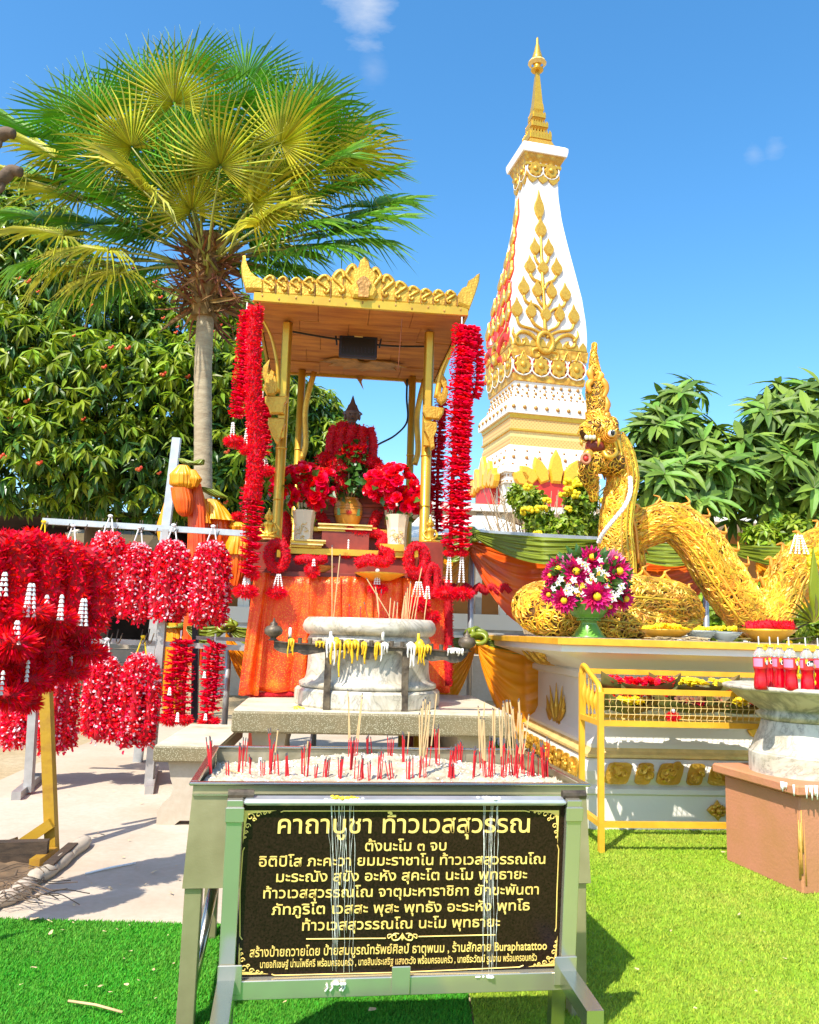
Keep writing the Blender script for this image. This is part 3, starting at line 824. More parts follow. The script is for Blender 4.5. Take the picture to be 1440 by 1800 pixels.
def big_tree(label,ox,oy,blobs,ncl,trunk_h,L,seed,fruit=0,key='leaf',grp=None,w_=.13,nl=8):
 g=np.random.default_rng(seed)
 t=thing('broadleaf_tree',label,'tree',(ox,oy,0),0,grp)
 bl=[(b_[0]-ox,b_[1]-oy,b_[2],b_[3],b_[4],b_[5])for b_ in blobs]
 mb=MB();mb.merge(tube(bez([(0,0,-.1),(.1,0,trunk_h*.5),(-.05,.05,trunk_h)],5),np.linspace(.30,.2,11),10),smooth=True)
 limbs(mb,(-.05,.05,trunk_h*.9),[(b_[0]*.9,b_[1]*.9,b_[2])for b_ in bl],.13,g)
 mb.build('trunk',M['bark'],t)
 mb=MB()
 for v_ in range(4):
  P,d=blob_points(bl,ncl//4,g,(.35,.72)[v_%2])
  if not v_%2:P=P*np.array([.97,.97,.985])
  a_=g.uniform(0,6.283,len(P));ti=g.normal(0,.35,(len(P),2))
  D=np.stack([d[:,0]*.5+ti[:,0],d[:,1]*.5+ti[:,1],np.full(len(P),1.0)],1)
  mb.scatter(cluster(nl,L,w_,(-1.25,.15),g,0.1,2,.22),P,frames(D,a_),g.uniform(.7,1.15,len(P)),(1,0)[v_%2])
 mb.build('crown',[M[key],M['leaf_dark']],t)  # inner sprigs take the darker leaf, so crown shade is in their colour
 if fruit:
  P,d=blob_points(bl,fruit*2,g,.93);k=0
  P=P[P[:,1]<np.median(P[:,1])][:fruit]
  fmb=MB();
  for q in range(5):fmb.merge(ball((math.cos(q*1.26)*.055,math.sin(q*1.26)*.055,-.02*q),.045,6,4),smooth=True)
  fme=fmb.mesh('fruit_cluster',M['fruit'])
  for p in P:link('fruit_cluster',fme,t,tuple(p+np.array([0,-.1,-.05])),None,float(g.uniform(.3,.6)))
 return t
blobs=[]
for(x,y,Y,rx,rz)in[(40,470,14.5,1.3,1.1),(150,560,14,1.7,1.1),(300,590,14.5,1.6,1.0),(30,660,13.2,1.5,1.2),(180,700,13,1.6,1.1),(330,690,13.6,1.5,1.1),(430,720,14,1.0,1.2),(60,800,12.8,1.4,.9),(220,820,13,1.5,.85),(370,820,13.6,1.2,.9),(-120,560,14,1.6,1.6),(-160,760,13,1.5,1.3),(430,600,15.2,1.1,.9),(455,830,14.2,.7,.9),(0,420,15,1.0,.8),(60,400,15.5,.9,.8),(-60,440,14.5,1.3,1.0)]:
 p=W(x,y,Y);blobs.append((p.x,p.y,p.z,rx,1.25,rz))
q=W(170,900,14.2)
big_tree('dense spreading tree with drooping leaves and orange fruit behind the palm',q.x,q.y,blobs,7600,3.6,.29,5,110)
blobs=[]
for(x,y,Y,rx,rz)in[(540,740,16,.75,.8),(560,800,16,.8,.9),(520,850,16,.9,.8),(585,770,16,.45,.5),(510,700,16.5,.5,.6)]:
 p=W(x,y,Y);blobs.append((p.x,p.y,p.z,rx,.8,rz))
q=W(530,900,16)
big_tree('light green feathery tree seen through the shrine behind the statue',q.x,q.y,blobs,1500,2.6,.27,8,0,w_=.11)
def whorl_tree(label,ox,Y,blobs,ncl,seed):
 g=np.random.default_rng(seed);t=thing('whorled_leaf_tree',label,'tree',(ox,Y,0),0,'large leaved trees behind the golden serpent')
 bl=[(b_[0]-ox,b_[1]-Y,b_[2],b_[3],b_[4],b_[5])for b_ in blobs]
 mb=MB();mb.merge(tube(bez([(0,0,-.05),(.06,0,.8),(-.03,0,1.7)],5),np.linspace(.13,.09,11),9),smooth=True)
 limbs(mb,(-.03,0,1.6),[(b_[0]*.85,b_[1]*.85,b_[2])for b_ in bl],.06,g,5);mb.build('trunk',M['bark'],t)
 ms=[]
 for v_ in range(5):
  mb=MB();mb.merge(cluster(15,.41,.13,(-.75,.75),g,.0,4,.38));mb.merge(tube([(0,0,-.25),(0,0,.02)],.008,5),1)
  ms.append(mb.mesh('leaf_whorl',[M['leaf_mid'],M['bark']]))
 P,d=blob_points(bl,ncl,g,.62)
 for p,dd in zip(P,d):
  D=Vector((dd[0]*.8,dd[1]*.8-.25,dd[2]*.5+.75)).normalized();o=link('leaf_whorl',ms[g.integers(5)],t,tuple(p));o.rotation_mode='QUATERNION'
  o.rotation_quaternion=D.to_track_quat('Z','Y')@Matrix.Rotation(g.uniform(0,6.28),3,'Z').to_quaternion();s_=g.uniform(.75,1.15);o.scale=(s_,)*3
B1=[W(1190,712,11.2),W(1165,770,11),W(1225,790,11.2),W(1150,850,10.6),W(1215,860,10.6),W(1265,850,10.8)]
B2=[W(1400,705,12),W(1345,745,11.6),W(1430,780,11.2),W(1330,820,11),W(1390,850,11),W(1445,850,11.4),W(1500,760,12),W(1310,880,11.2),W(1380,915,11.6)]
whorl_tree('large leaved tree just right of the serpent head',W(1222,1000,11).x,11,[(p.x,p.y,p.z,r,.55,r*.85)for p,r in zip(B1,(.38,.42,.42,.40,.48,.42))],128,21)
whorl_tree('large leaved tree at the right edge above the serpent tail',W(1420,1000,11.6).x,11.6,[(p.x,p.y,p.z,r,.6,r*.8)for p,r in zip(B2,(.45,.45,.6,.5,.55,.5,.6,.42,.4))],175,22)
PY=9.2
pb=W(357,1080,PY);ptop=W(362,505,PY)
palm=thing('fan_palm','tall fan palm with a broad crown of pleated leaves and a pale ringed trunk','palm tree',(pb.x,PY,0))
tr=MB();H_=ptop.z
pts=[(0,0,-.05)]+[(W(x,y,PY).x-pb.x,0,W(x,y,PY).z)for x,y in((356,950),(357,800),(357,650),(362,540),(362,480))]
P=bez(pts,30);zz=P[:,2];rr=.108-.010*np.clip(zz/H_,0,1)+.0035*(np.sin(zz*58)>.6)+.02*np.exp(-zz*3)
tr.merge(tube(P,rr,18),smooth=True);tr.build('trunk',M['trunk'],palm)
def fan_leaf(seed,petl,R_=.86,n=38,spread=2.15,droop=.25,key=0):
 """petiole along +x, pleated fan round its end"""
 g=np.random.default_rng(seed);V=[];F=[];mi=[]
 mb=MB();P=bez([(0,0,0),(petl*.5,0,.04*petl),(petl,0,0)],4);mb.merge(tube(P,np.linspace(.020,.009,len(P)),5),1,smooth=True)
 hub=np.array([petl,0,0])
 angs=np.linspace(-spread,spread,n)
 for i,a_ in enumerate(angs):
  L=R_*(.72+.28*math.cos(a_*.5))*g.uniform(.93,1.05);da=spread/n
  split=.40*L;cup=-.10*abs(a_)
  def pt(r,aa,z):return(hub[0]+r*math.cos(aa),hub[1]+r*math.sin(aa),z)
  dr=droop*g.uniform(.6,1.5)+(.45 if g.random()<.16 else 0)
  def zz_(r):return cup*0+.16*r*abs(math.sin(a_*.5))*1.0-dr*max(0,r-split)**1.6*1.4
  rows=[]
  for r,wd in((.02,da*.9),(split*.5,da*.98),(split,da*.80),(split+(L-split)*.5,da*.30),(L,da*.02)):
   zf=.012+r*.025
   rows.append([pt(r,a_-wd,zz_(r)),pt(r,a_,zz_(r)+zf*(1 if r<L*.9 else 0)),pt(r,a_+wd,zz_(r))])
  Vv=np.array(rows).reshape(-1,3);Ff=[]
  for k in range(4):
   q=k*3;Ff+=[(q,q+3,q+4,q+1),(q+1,q+4,q+5,q+2)]
  mb.add(Vv,Ff,0)
 return mb
variants={}
for nm,key,sd in(('g','palm_green',40),('y','palm_yellow',60)):
 for v_ in range(3):
  for pl_ in(0,1):
   mb=fan_leaf(sd+v_*7+pl_,(.75,1.35)[pl_],(.80,.82)[pl_],droop=(.05,.22,.55)[v_]if nm=='g' else(.15,.38,.75)[v_])
   variants[(nm,v_,pl_)]=mb.mesh('leaf',[M[key],M['petiole']])
crown0=Vector((ptop.x-pb.x,0,ptop.z+.12))
leaves=[(355,215,-.1,'g',0,0,-1),(262,170,.1,'g',0,-.3,-1),(420,200,.0,'g',0,.2,-1),(470,235,.3,'g',0,.5,-1),(500,225,-.2,'g',1,.6,-.8),(130,215,.2,'g',0,-.8,-.7),(205,200,.4,'g',0,-.5,-1),(310,200,-.6,'y',0,-.15,-1),(180,215,-.3,'g',1,-.7,-.6),(110,288,-.3,'y',1,-1,-.25),(243,275,-.7,'y',1,-.9,-.4),(487,270,-.6,'y',0,.1,-1),(560,280,.0,'y',1,.9,-.3),(565,300,.4,'g',2,.7,.5),(385,310,-.8,'y',1,.1,-.9),(440,365,-.6,'y',1,.5,-.6),(265,350,-.8,'y',1,-1,-.3),(175,330,.3,'y',1,-1,.1),(520,370,-.1,'g',1,1,-.1),(590,395,.1,'g',1,1,.1),(610,330,.4,'g',1,1,0),(130,420,-.3,'y',1,-1,.15),(200,445,-.4,'y',2,-.8,.5),(260,420,.1,'g',2,-.6,.7),(150,360,.0,'y',1,-1,.0),(530,440,-.2,'g',2,.7,.6),(600,430,.3,'g',2,.9,.4),(470,450,.2,'g',2,.4,.9),(430,430,.4,'g',2,.2,1),(300,300,.5,'g',1,-.4,-.6),(400,260,.6,'g',0,.2,-1),(330,330,-.3,'y',1,-.2,-.5),(220,480,-.2,'y',2,-.5,.8),(300,470,.3,'g',2,-.3,1),(100,330,.5,'g',1,-1,-.1),(540,200,.5,'g',1,.7,-.6),(590,245,.6,'g',1,.9,-.4),(330,140,.6,'g',0,-.1,-1),(430,150,.5,'g',0,.3,-1),(230,250,.6,'g',0,-.6,-.6),(350,270,.1,'g',1,0,-.8),(470,320,.5,'g',1,.5,-.4),(180,400,.5,'g',1,-.8,.3),(160,470,.1,'y',2,-.7,.6),(560,420,.0,'g',1,1,.35),(620,400,.2,'g',1,1,.2),(560,350,.3,'g',1,1,.05),(500,410,-.3,'g',2,.8,.6),(640,370,.5,'g',1,1,.1),(480,470,.5,'g',2,.5,.9),(410,470,.3,'g',2,.1,1),(90,390,.3,'g',1,-1,.2),(120,460,.2,'g',2,-.8,.5),(190,500,.3,'g',2,-.5,.9),(250,500,.1,'g',2,-.3,1),(80,250,.2,'g',0,-1,-.4),(60,320,.0,'y',1,-1,.0),(530,230,.0,'g',0,.8,-.7),(600,290,.1,'y',1,1,-.1),(280,240,.2,'g',1,-.5,-.8),(440,290,.2,'g',1,.3,-.8),(340,380,-.5,'y',1,-.3,-.6),(290,400,.2,'g',1,-.6,-.2),(420,400,.2,'g',1,.4,-.4),(380,360,.4,'g',1,.1,-.7),(240,380,-.2,'g',1,-.9,.0),(500,330,-.4,'y',1,.8,-.3),(320,260,-.2,'g',1,-.3,-.8),(460,400,-.5,'y',1,.7,-.1),(200,300,-.4,'g',1,-1,-.2),(350,320,-.6,'g',1,-.1,-.8),(150,270,.1,'g',1,-.9,-.4),(540,320,-.3,'g',1,.9,-.1),(410,340,.3,'y',1,.2,-.6),(280,340,-.5,'g',1,-.7,-.4),(480,365,.4,'g',1,.7,-.2),(220,350,.4,'g',1,-.8,-.1)]
for(x,y,dz_,kind,dr,bx,by)in leaves:
 hubw=W(x,y,PY+dz_);hub=hubw-Vector((pb.x,PY,0));v_=hub-crown0;L=v_.length
 pl_=1 if L>1.05 else 0;me=variants[(kind,dr,pl_)];petl=(.75,1.35)[pl_]
 xd=v_.normalized()
 want=Vector((bx,-.15,-by)).normalized()
 xd2=(xd*1.0+want*.25).normalized()
 up=Vector((0,0,1))if abs(xd2.z)<.6 else Vector((0,-1,.3))
 zd=(up-xd2*up.dot(xd2));zd=(zd.normalized()+Vector((random.uniform(-.3,.3),-.6,0))).normalized();zd=(zd-xd2*zd.dot(xd2)).normalized();yd=zd.cross(xd2)
 R=Matrix((xd2,yd,zd)).transposed().to_4x4()
 o=link('leaf',me,palm);s_=min(1.25,max(.62,L/petl));
 base=hub-xd2*petl*.92;o.matrix_local=Matrix.Translation(base)@R@Matrix.Diagonal((1,1,1,1))
mb=MB();g=np.random.default_rng(12)
n_=300;zt=g.uniform(-.42,.30,n_);a_=g.uniform(0,6.283,n_)
P=np.stack([crown0.x+np.cos(a_)*.10,np.sin(a_)*.10,crown0.z+zt],1)
D=np.stack([np.cos(a_),np.sin(a_),g.uniform(-.9,.9,n_)+zt],1)
mb.scatter(leafp(1,.045,.55,.03,4),P,frames(D,g.uniform(0,6.28,n_)),g.uniform(.22,.55,n_))
mb.merge(tube([(crown0.x,0,crown0.z-.5),(crown0.x,0,crown0.z+.5)],[.15,.2],12));tag(mb.build('dead_frond_skirt',M['dead_leaf'],palm))
sp=W(975,940,10.5);shrub=thing('flowering_shrub','green shrub with yellow flower clusters below the tower','shrub',(sp.x,sp.y,0))
g=np.random.default_rng(31);mb=MB()
bl=[W(930,885,10.5),W(905,870,10.6),W(950,920,10.4),W(1022,880,10.3),W(1012,920,10.3),W(980,940,10.3),W(1030,850,10.4),W(1050,925,10.5)]
bl=[(p.x-sp.x,p.y-sp.y,p.z,r,.22,r)for p,r in zip(bl,(.22,.12,.22,.22,.24,.22,.14,.16))]
P,d=blob_points(bl,900,g,.3)
mb.scatter(cluster(6,.085,.28,(-.7,.9),g,0,2),P,frames(d+np.array([0,0,.6]),g.uniform(0,6.28,len(P))),g.uniform(.7,1.2,len(P)));mb.build('foliage',M['leaf'],shrub)
mb=MB()
for b_ in bl:
 mb.merge(tube(bez([(0,0,0),(b_[0]*.5,b_[1],b_[2]*.6),(b_[0],b_[1],b_[2])],4),np.linspace(.02,.006,9),5))
mb.build('stem',M['twig'],shrub)
fl=MB();
for q in range(14):
 d_=rdir(1,g)[0];fl.merge(ball(d_*np.array([.07,.05,.04]),.028,6,4),smooth=True)
fme=fl.mesh('flower_cluster',M['yellow_flower'])
for(x,y)in((928,857),(1005,848),(1015,852),(1022,850),(990,870),(1000,862),(926,898),(1000,895),(945,938),(1030,845),(1010,870),(1060,880),(952,895),(962,880)):
 p=W(x,y,10.15);link('flower_cluster',fme,shrub,(p.x-sp.x,p.y-sp.y,p.z),(0,0,x),random.uniform(.7,1.2))
tp=W(870,945,11.2)
for(x0,x1,lab)in((845,915,'bare twiggy bush left of the yellow flowering shrub'),(930,1000,'bare twiggy bush behind the yellow flowering shrub'),(1020,1075,'bare twiggy bush between the flowering shrub and the serpent neck')):
 b0=W({845:950,930:966,1020:1050}[x0],1000,11.2);mb=MB()
 for i in range(26):
  t0=W(random.uniform(x0-15,x1+15),random.uniform(845,915),11.2+random.uniform(-.3,.3));s0=Vector((b0.x+random.uniform(-.1,.1),11.2,.9));m_=s0.lerp(t0,.5)+Vector((random.uniform(-.12,.12),0,.08))
  P=bez([s0,m_,t0],4);mb.merge(tube(P-np.array([b0.x,11.2,0]),np.linspace(.018,.005,len(P)),4))
  for k in range(3):
   q=Vector(P[random.randint(3,len(P)-2)]);e_=q+Vector((random.uniform(-.18,.18),random.uniform(-.1,.1),random.uniform(.06,.22)));mb.merge(tube([q-Vector((b0.x,11.2,0)),e_-Vector((b0.x,11.2,0))],[.008,.003],4))
 mb.merge(tube([(0,0,0),(0,0,.95)],.04,6));tag(mb.build('bare_bush',M['twig'],None,(b0.x,11.2,0)),lab,'bush')
BF=Frame(W(600,1150,15).x,15.0,6)
bld=fthing('terrace_building','low white walled terrace building behind the swags','building',BF)
def bx_(name,key,x0,x1,z0,z1,y0,y1,par=bld):
 mb=MB();mb.merge(box((x0+x1)/2,(y0+y1)/2,(z0+z1)/2,x1-x0,y1-y0,z1-z0));return mb.build(name,M[key],par)
zt=BF.pl(850,1080,0).z;zm=BF.pl(850,1107,0).z;zb=BF.pl(850,1205,0).z;xl=BF.pl(380,1100,0).x;xr=12
bx_('parapet','white_paint',xl,xr,zm,zt,0,.3);bx_('coping','grey_steel',xl,xr,zm-.06,zm,.05,.3);bx_('wall','white_paint',xl,xr,zb+.55,zm-.06,.02,.3)
bx_('plinth_course','concrete',xl,xr,0,zb+.52,-.06,.3)
bx_('back_wall','brown_wall',xl,xr,zt,zt+2.3,1.4,1.6);bx_('floor','concrete',xl,xr,zt-.5,zt-.02,.31,1.39)
for x in(840,883,1010):
 p=BF.pl(x,1060,.15);bx_('post','white_paint' if x!=840 else 'grey_steel',p.x-.06,p.x+.06,zt+.002,zt+1.9,.08,.2)
for x in(424,434):
 p=BF.pl(x,1050,.15);bx_('post','white_paint',p.x-.05,p.x+.05,zt+.002,zt+1.9,.08,.2)
bx_('eave','white_paint',xl,xr,zt+1.92,zt+2.05,-.1,1.38)
cp=[W(822,912,13),W(905,905,14.6),W(962,943,13),W(822,943,12.6)]
co=W(880,943,13);can=thing('canopy','pale sloping canopy roof behind the hanging red garland','canopy',(co.x,13,0))
mb=MB();a0,a1=W(700,944,12.8)-co,W(965,944,12.8)-co;r0,r1=W(740,905,14.4)-co,W(868,907,14.4)-co
zof=Vector((0,0,co.z));L4=[a0+zof,a1+zof,r1+zof,r0+zof]
mb.add([tuple(p)for p in L4]+[tuple(p-Vector((0,0,.06)))for p in L4],[(0,1,2,3),(7,6,5,4),(0,4,5,1),(1,5,6,2),(2,6,7,3),(3,7,4,0)]);
e_=a1+zof;mb.add([tuple(a1+zof),tuple(e_+Vector((.1,1.9,0))),tuple(r1+zof)],[(0,1,2)]);mb.build('roof_sheet',M['roof_white'],can)
for p in(a0,a1):mb=MB();mb.merge(tube([(p.x*.96,p.y+.05,0),(p.x*.96,p.y+.05,co.z-.03)],.03,8));mb.build('pole',M['galv'],can)
HF=Frame(W(180,1100,16.5).x,16.5,4)
hall=fthing('open_hall','dark open sided hall in the shade under the spreading tree','building',HF)
z0=HF.pl(180,1130,0).z;x0,x1=-11.0,HF.pl(420,1100,0).x
bx_('back_wall','shade_brown',x0,x1,z0,z0+3.0,5,5.2,hall);bx_('floor','concrete',x0,x1,z0-.1,z0,0,5,hall);bx_('roof','shade_brown',x0-.5,x1+.5,z0+2.3,z0+2.45,-1.4,5.4,hall)
bx_('side_wall','shade_brown',x1-.2,x1,z0+.001,z0+2.29,.4,4.99,hall)
for x in(30,120,183,270,340):p=HF.pl(x,1090,.2);bx_('post','gold_pale' if x==183 else 'shade_brown',p.x-.07,p.x+.07,z0+.001,z0+2.29,.1,.3,hall)
for i,(dz_,dy_)in enumerate(((.0,0),(.22,-.5),(.44,-1.0))):
 pass
st=fthing('terrace_steps','pale concrete steps rising to the dark hall behind the hanging garlands','steps',HF)
for i in range(3):
 mb=MB();zt_=z0-.102-i*(z0-.1)/3;mb.merge(box((x0+x1)/2,-.3-i*.45,zt_/2,x1-x0+.5,.6 if i==0 else .448,zt_-.002));mb.build('step',M['concrete'],st)
cp0,cp1=W(140,946,15.2),W(266,950,15.2)
mb=MB();mb.merge(loft_rect([(0,0),(.12,.10),(.14,.16),(0,.24)],0,cp1.x-cp0.x,0,1.6));o=thing('canopy','white flat canopy glimpsed in the shade above the hanging garlands','canopy',(cp0.x,15.0,0));c_=mb.build('roof_sheet',M['roof_white'],o,(0,0,cp0.z-.1))
mb=MB();mb.merge(tube([(.1,.1,z0),(.1,.1,cp0.z-.1)],.03,6));mb.build('pole',M['galv'],o)
b0=W(-150,600,7.5);pt=thing('pruned_tree','pruned brown tree whose cut branch ends poke in at the upper left edge','tree',(b0.x,7.5,0))
def rel_(x,y,Y=7.5):return W(x,y,Y)-Vector((b0.x,7.5,0))
mb=MB();P=bez([(0,0,-.05),(.05,0,1.5),(-.03,0,3.2),tuple(rel_(-150,330)),tuple(rel_(-140,180))],5);mb.merge(tube(P,np.linspace(.16,.07,len(P)),10),smooth=True);mb.build('trunk',M['bark'],pt)
for pts in([(-145,300),(-60,262),(-5,240),(12,233),(24,236)],[(-148,380),(-60,335),(0,316),(20,300),(37,303)]):
 P=bez([rel_(x,y)for x,y in pts],4);mb=MB();mb.merge(tube(P,np.linspace(.085,.05,len(P)),8),smooth=True)
 q=bez([rel_(pts[2][0],pts[2][1]),rel_(pts[2][0]+4,pts[2][1]+14),rel_(pts[2][0]-10,pts[2][1]+26)],4);mb.merge(tube(q,np.linspace(.04,.02,len(q)),6),smooth=True);mb.build('branch',M['bark'],pt)
def ruffle(seed,n=11,key='red_bright'):
 """one frilled plastic flower of a garland: radius 1, axis z"""
 g=np.random.default_rng(seed);V=[];F=[]
 for lay,(r1,h,k)in enumerate(((1.0,-.10,n),(.86,.30,n-2))):
  for i in range(k):
   a_=6.283*(i+.5*lay)/k+g.uniform(-.08,.08);w_=6.283/k*.62;rr=r1*g.uniform(.86,1.1);zz=h+g.uniform(-.14,.14);b_=len(V)
   def P(r,a2,z):return(r*math.cos(a2),r*math.sin(a2),z)
   V+=[P(.22,a_-w_,0),P(.22,a_+w_,0),P(rr*.72,a_+w_,zz*.6-.12),P(rr*.72,a_-w_,zz*.6+.12),P(rr,a_+w_*.45,zz+.08),P(rr*1.05,a_,zz-.1),P(rr,a_-w_*.5,zz)]
   F+=[(b_,b_+1,b_+2,b_+3),(b_+3,b_+2,b_+4,b_+5,b_+6)]
 return np.array(V),F
RUF=[ruffle(i)for i in range(3)]
def me_of(VF,name,m_):
 mb=MB();mb.merge(VF);return mb.mesh(name,m_)
RUFM=[me_of(r,'flower',M['red_bright'])for r in RUF];RUFD=[me_of(r,'flower',M['red'])for r in RUF]  # RUFD: same flowers in darker red, shade put into the colour
def strand_parts(t,P,r,gap,dark=False,core=.3):
 """flowers threaded along the path P (relative to t), each a part"""
 P=np.asarray(P);seg=np.linalg.norm(np.diff(P,axis=0),axis=1);s_=np.concatenate([[0],np.cumsum(seg)]);n=int(s_[-1]/gap)
 for i in range(n):
  u=(i+.5)/n*s_[-1];p=[np.interp(u,s_,P[:,k])for k in range(3)];q=[np.interp(min(u+.02,s_[-1]),s_,P[:,k])for k in range(3)];q0=[np.interp(max(u-.02,0),s_,P[:,k])for k in range(3)]
  d=Vector(q)-Vector(q0);d.x+=random.uniform(-.008,.008);d.y+=random.uniform(-.008,.008)
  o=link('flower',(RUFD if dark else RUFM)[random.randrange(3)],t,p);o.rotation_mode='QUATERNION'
  o.rotation_quaternion=d.to_track_quat('Z','Y')@Matrix.Rotation(random.uniform(0,6.28),3,'Z').to_quaternion();k=r*random.uniform(.9,1.1);o.scale=(k,k,gap*1.15 if gap*1.3>.03 else .035)
def tassel(t,p,L=.10,n=3,spread=.02,cone=.010,key='white_petal'):
 """white jasmine strings fanning down from p"""
 cone=min(cone*.75,.009);mb=MB();k=max(3,int(L/(cone*1.9)));spread=max(spread,cone*1.3)
 for i in range(n):
  dx=(i-(n-1)/2)*spread
  for j in range(k):
   f=(j+.5)/k;c_=(p[0]+dx*(.5+f*1.1),p[1]-.01*(i%2),p[2]-L*f)
   mb.merge(lathe([(cone*.35,cone*.9),(cone*.8,0),(cone,-cone*.8)],6,c_),smooth=False)
 return mb.build('tassel',M[key],t)
STR=(np.array([(-.05,0,0),(.05,0,0),(.035,.02,.6),(-.035,-.02,.6),(0,.05,1.0)]),[(0,1,2,3),(3,2,4)])
def tinsel(mb,P,r,dens=60000,mi=0,core=True,ci=1,g=rng,width=1.0,closed=False):
 """thick fuzzy garland along P made of thin strips standing off a dark core"""
 P=np.asarray(P,float);seg=np.linalg.norm(np.diff(P,axis=0),axis=1);s_=np.concatenate([[0],np.cumsum(seg)]);L=s_[-1]
 N=int(dens*L*r);u=g.random(N)*L
 C=np.stack([np.interp(u,s_,P[:,k])for k in range(3)],1);C2=np.stack([np.interp(np.minimum(u+.01,L),s_,P[:,k])for k in range(3)],1);T=C2-C+1e-9
 T/=np.linalg.norm(T,axis=1,keepdims=True);d=rdir(N,g);d-=T*(d*T).sum(1,keepdims=True)*.75;d/=np.linalg.norm(d,axis=1,keepdims=True)
 S=r*g.uniform(.26,.42,N);mb.scatter(STR,C+d*r*.60,frames(d+rdir(N,g)*.85,g.uniform(0,6.28,N)),np.stack([S*3.6*width,S,S*.85],1),mi)
 if core:mb.merge(tube(P,r*.62,8,closed=closed),ci,smooth=True)
def pompom(t,p,rx,rz,name='pompom',key='red_bright',N=420,g=rng):
 mb=MB();d=rdir(N,g);P=d*np.array([rx,rx*.8,rz])*.6;S=g.uniform(.3,.5,N)
 mb.scatter(STR,P+np.array(tuple(p)),frames(d,g.uniform(0,6.28,N)),np.stack([S*rx*1.6,S*rx*.5,S*(rx+rz)*.5],1),0)
 mb.merge(ball(p,(rx*.62,rx*.5,rz*.62),10,6),1,smooth=True);return mb.build(name,[M[key],M['red_core']],t)
S=Frame(W(614,940,6.6).x,6.6,6)
shrine=fthing('shrine_pavilion','open golden shrine pavilion with four round posts and a carved flat roof','shrine',S)
RF=-.42
zf=S.pl(634,543,RF).z;zt2=S.pl(634,527,RF).z
xL,xR=S.pl(446,527,RF).x,S.pl(823,557,RF).x
yb=S.pz(632,664,zf).y
PL,PR=S.pl(497,740,0).x,S.pl(751,740,0).x
PB=S.pl(524,800,1.25);PB2=S.pl(722,780,1.25)
ZB=.70
for(x,y,r)in((PL,0,.042),(PR,0,.042),(PB.x,1.25,.036),(PB2.x,1.25,.036)):
 mb=MB();mb.merge(tube([(x,y,0),(x,y,ZB),(x,y,zf)],r,18),smooth=True);o=mb.build('post',M['gold_smooth'],shrine)
 for zz in(S.pl(500,880,y).z,S.pl(500,790,y).z):
  mb=MB();mb.merge(tube([(x,y,zz),(x,y,zz+.012)],r+.004,18),smooth=True);mb.build('collar',M['gold'],o)
for x0_,x1_ in((500,513),(751,764)):
 a_=S.pl(x0_,545,-.075);b_=S.pl(x1_,545,-.075);zb_=S.pl(500,772,-.075).z
 mb=MB();mb.merge(box((a_.x+b_.x)/2-.005,-.075,(zf-.02+zb_)/2,.055,.045,zf-.02-zb_,.008));mb.build('post_board',M['gold_smooth'],shrine)
mb=MB();mb.merge(box((xL+xR)/2,RF,(zf+zt2)/2,xR-xL,.03,zt2-zf,.004));fas=mb.build('fascia',M['gold_smooth'],shrine)
for i in range(13):
 mb=MB();mb.merge(ball((xL+(xR-xL)*(i+.5)/13,RF-.017,(zf+zt2)/2+.01*(-1)**i),(.008,.006,.012),6,4));mb.build('nail',M['gold_dark'],fas)
mb=MB();mb.merge(box(xL+.012,(RF+yb)/2,(zf+zt2)/2,.024,yb-RF-.034,zt2-zf));mb.build('fascia',M['gold'],shrine)
mb=MB();mb.merge(box(xR-.012,(RF+yb)/2,(zf+zt2)/2,.024,yb-RF-.034,zt2-zf));mb.build('fascia',M['gold'],shrine)
mb=MB();mb.merge(box((xL+xR)/2,yb,(zf+zt2)/2-.01,xR-xL,.03,zt2-zf));mb.build('fascia',M['gold'],shrine)
mb=MB();mb.merge(box((xL+xR)/2,(RF+yb)/2,zt2-.02,xR-xL-.06,yb-RF-.06,.03));mb.build('roof_deck',M['gold_dark'],shrine)
nb=5;g=np.random.default_rng(5)
for i in range(nb):
 y0_=RF+.02+(yb-RF-.04)*i/nb;y1_=RF+.02+(yb-RF-.04)*(i+1)/nb-.006
 xs=[xL+.03]+sorted(xL+.03+(xR-xL-.06)*(k+g.uniform(-.25,.25))/4 for k in(1,2,3))+[xR-.03]
 for k in range(4):
  mb=MB();z_=zf+.006+g.uniform(0,.012);mb.merge(box((xs[k]+xs[k+1])/2,(y0_+y1_)/2,z_+.008,xs[k+1]-xs[k]-.004,y1_-y0_,.014));o=mb.build('soffit_board',M['ceiling'],shrine)
lc=S.pz(640,630,zf)
for k,a_ in enumerate(np.linspace(-1.25,1.25,7)):
 L_=.34;ol=[(-.05,.04),(.05,.04),(.085,L_*.55),(0,L_),(-.085,L_*.55)]
 c_,s_=math.cos(a_),math.sin(a_);ol=[(x*c_+z*s_,-(-x*s_+z*c_))for x,z in ol][::-1]
 mb=MB();mb.merge(prism([(x*1.3,-y*.9)for x,y in ol][::-1],.012,(lc.x,yb-.55,zf-.004-.001*k),(1,0,0),(0,1,0)));mb.build('lotus_petal',M['gold_dark'],shrine)
tip=S.pz(633,668,zf);mb=MB();mb.merge(prism([(-.05,0),(.03,0),(.012,-.05),(.035,-.13),(-.008,-.06)][::-1],.012,(tip.x,yb-.03,zf),(1,0,0),(0,0,1)));mb.build('hanging_point',M['gold_dark'],shrine)
mb=MB();mb.merge(prism([(-.05,0),(.03,0),(.0,-.09)][::-1],.012,(xR-.3,yb-.03,zf),(1,0,0),(0,0,1)));mb.build('hanging_point',M['gold_dark'],shrine)
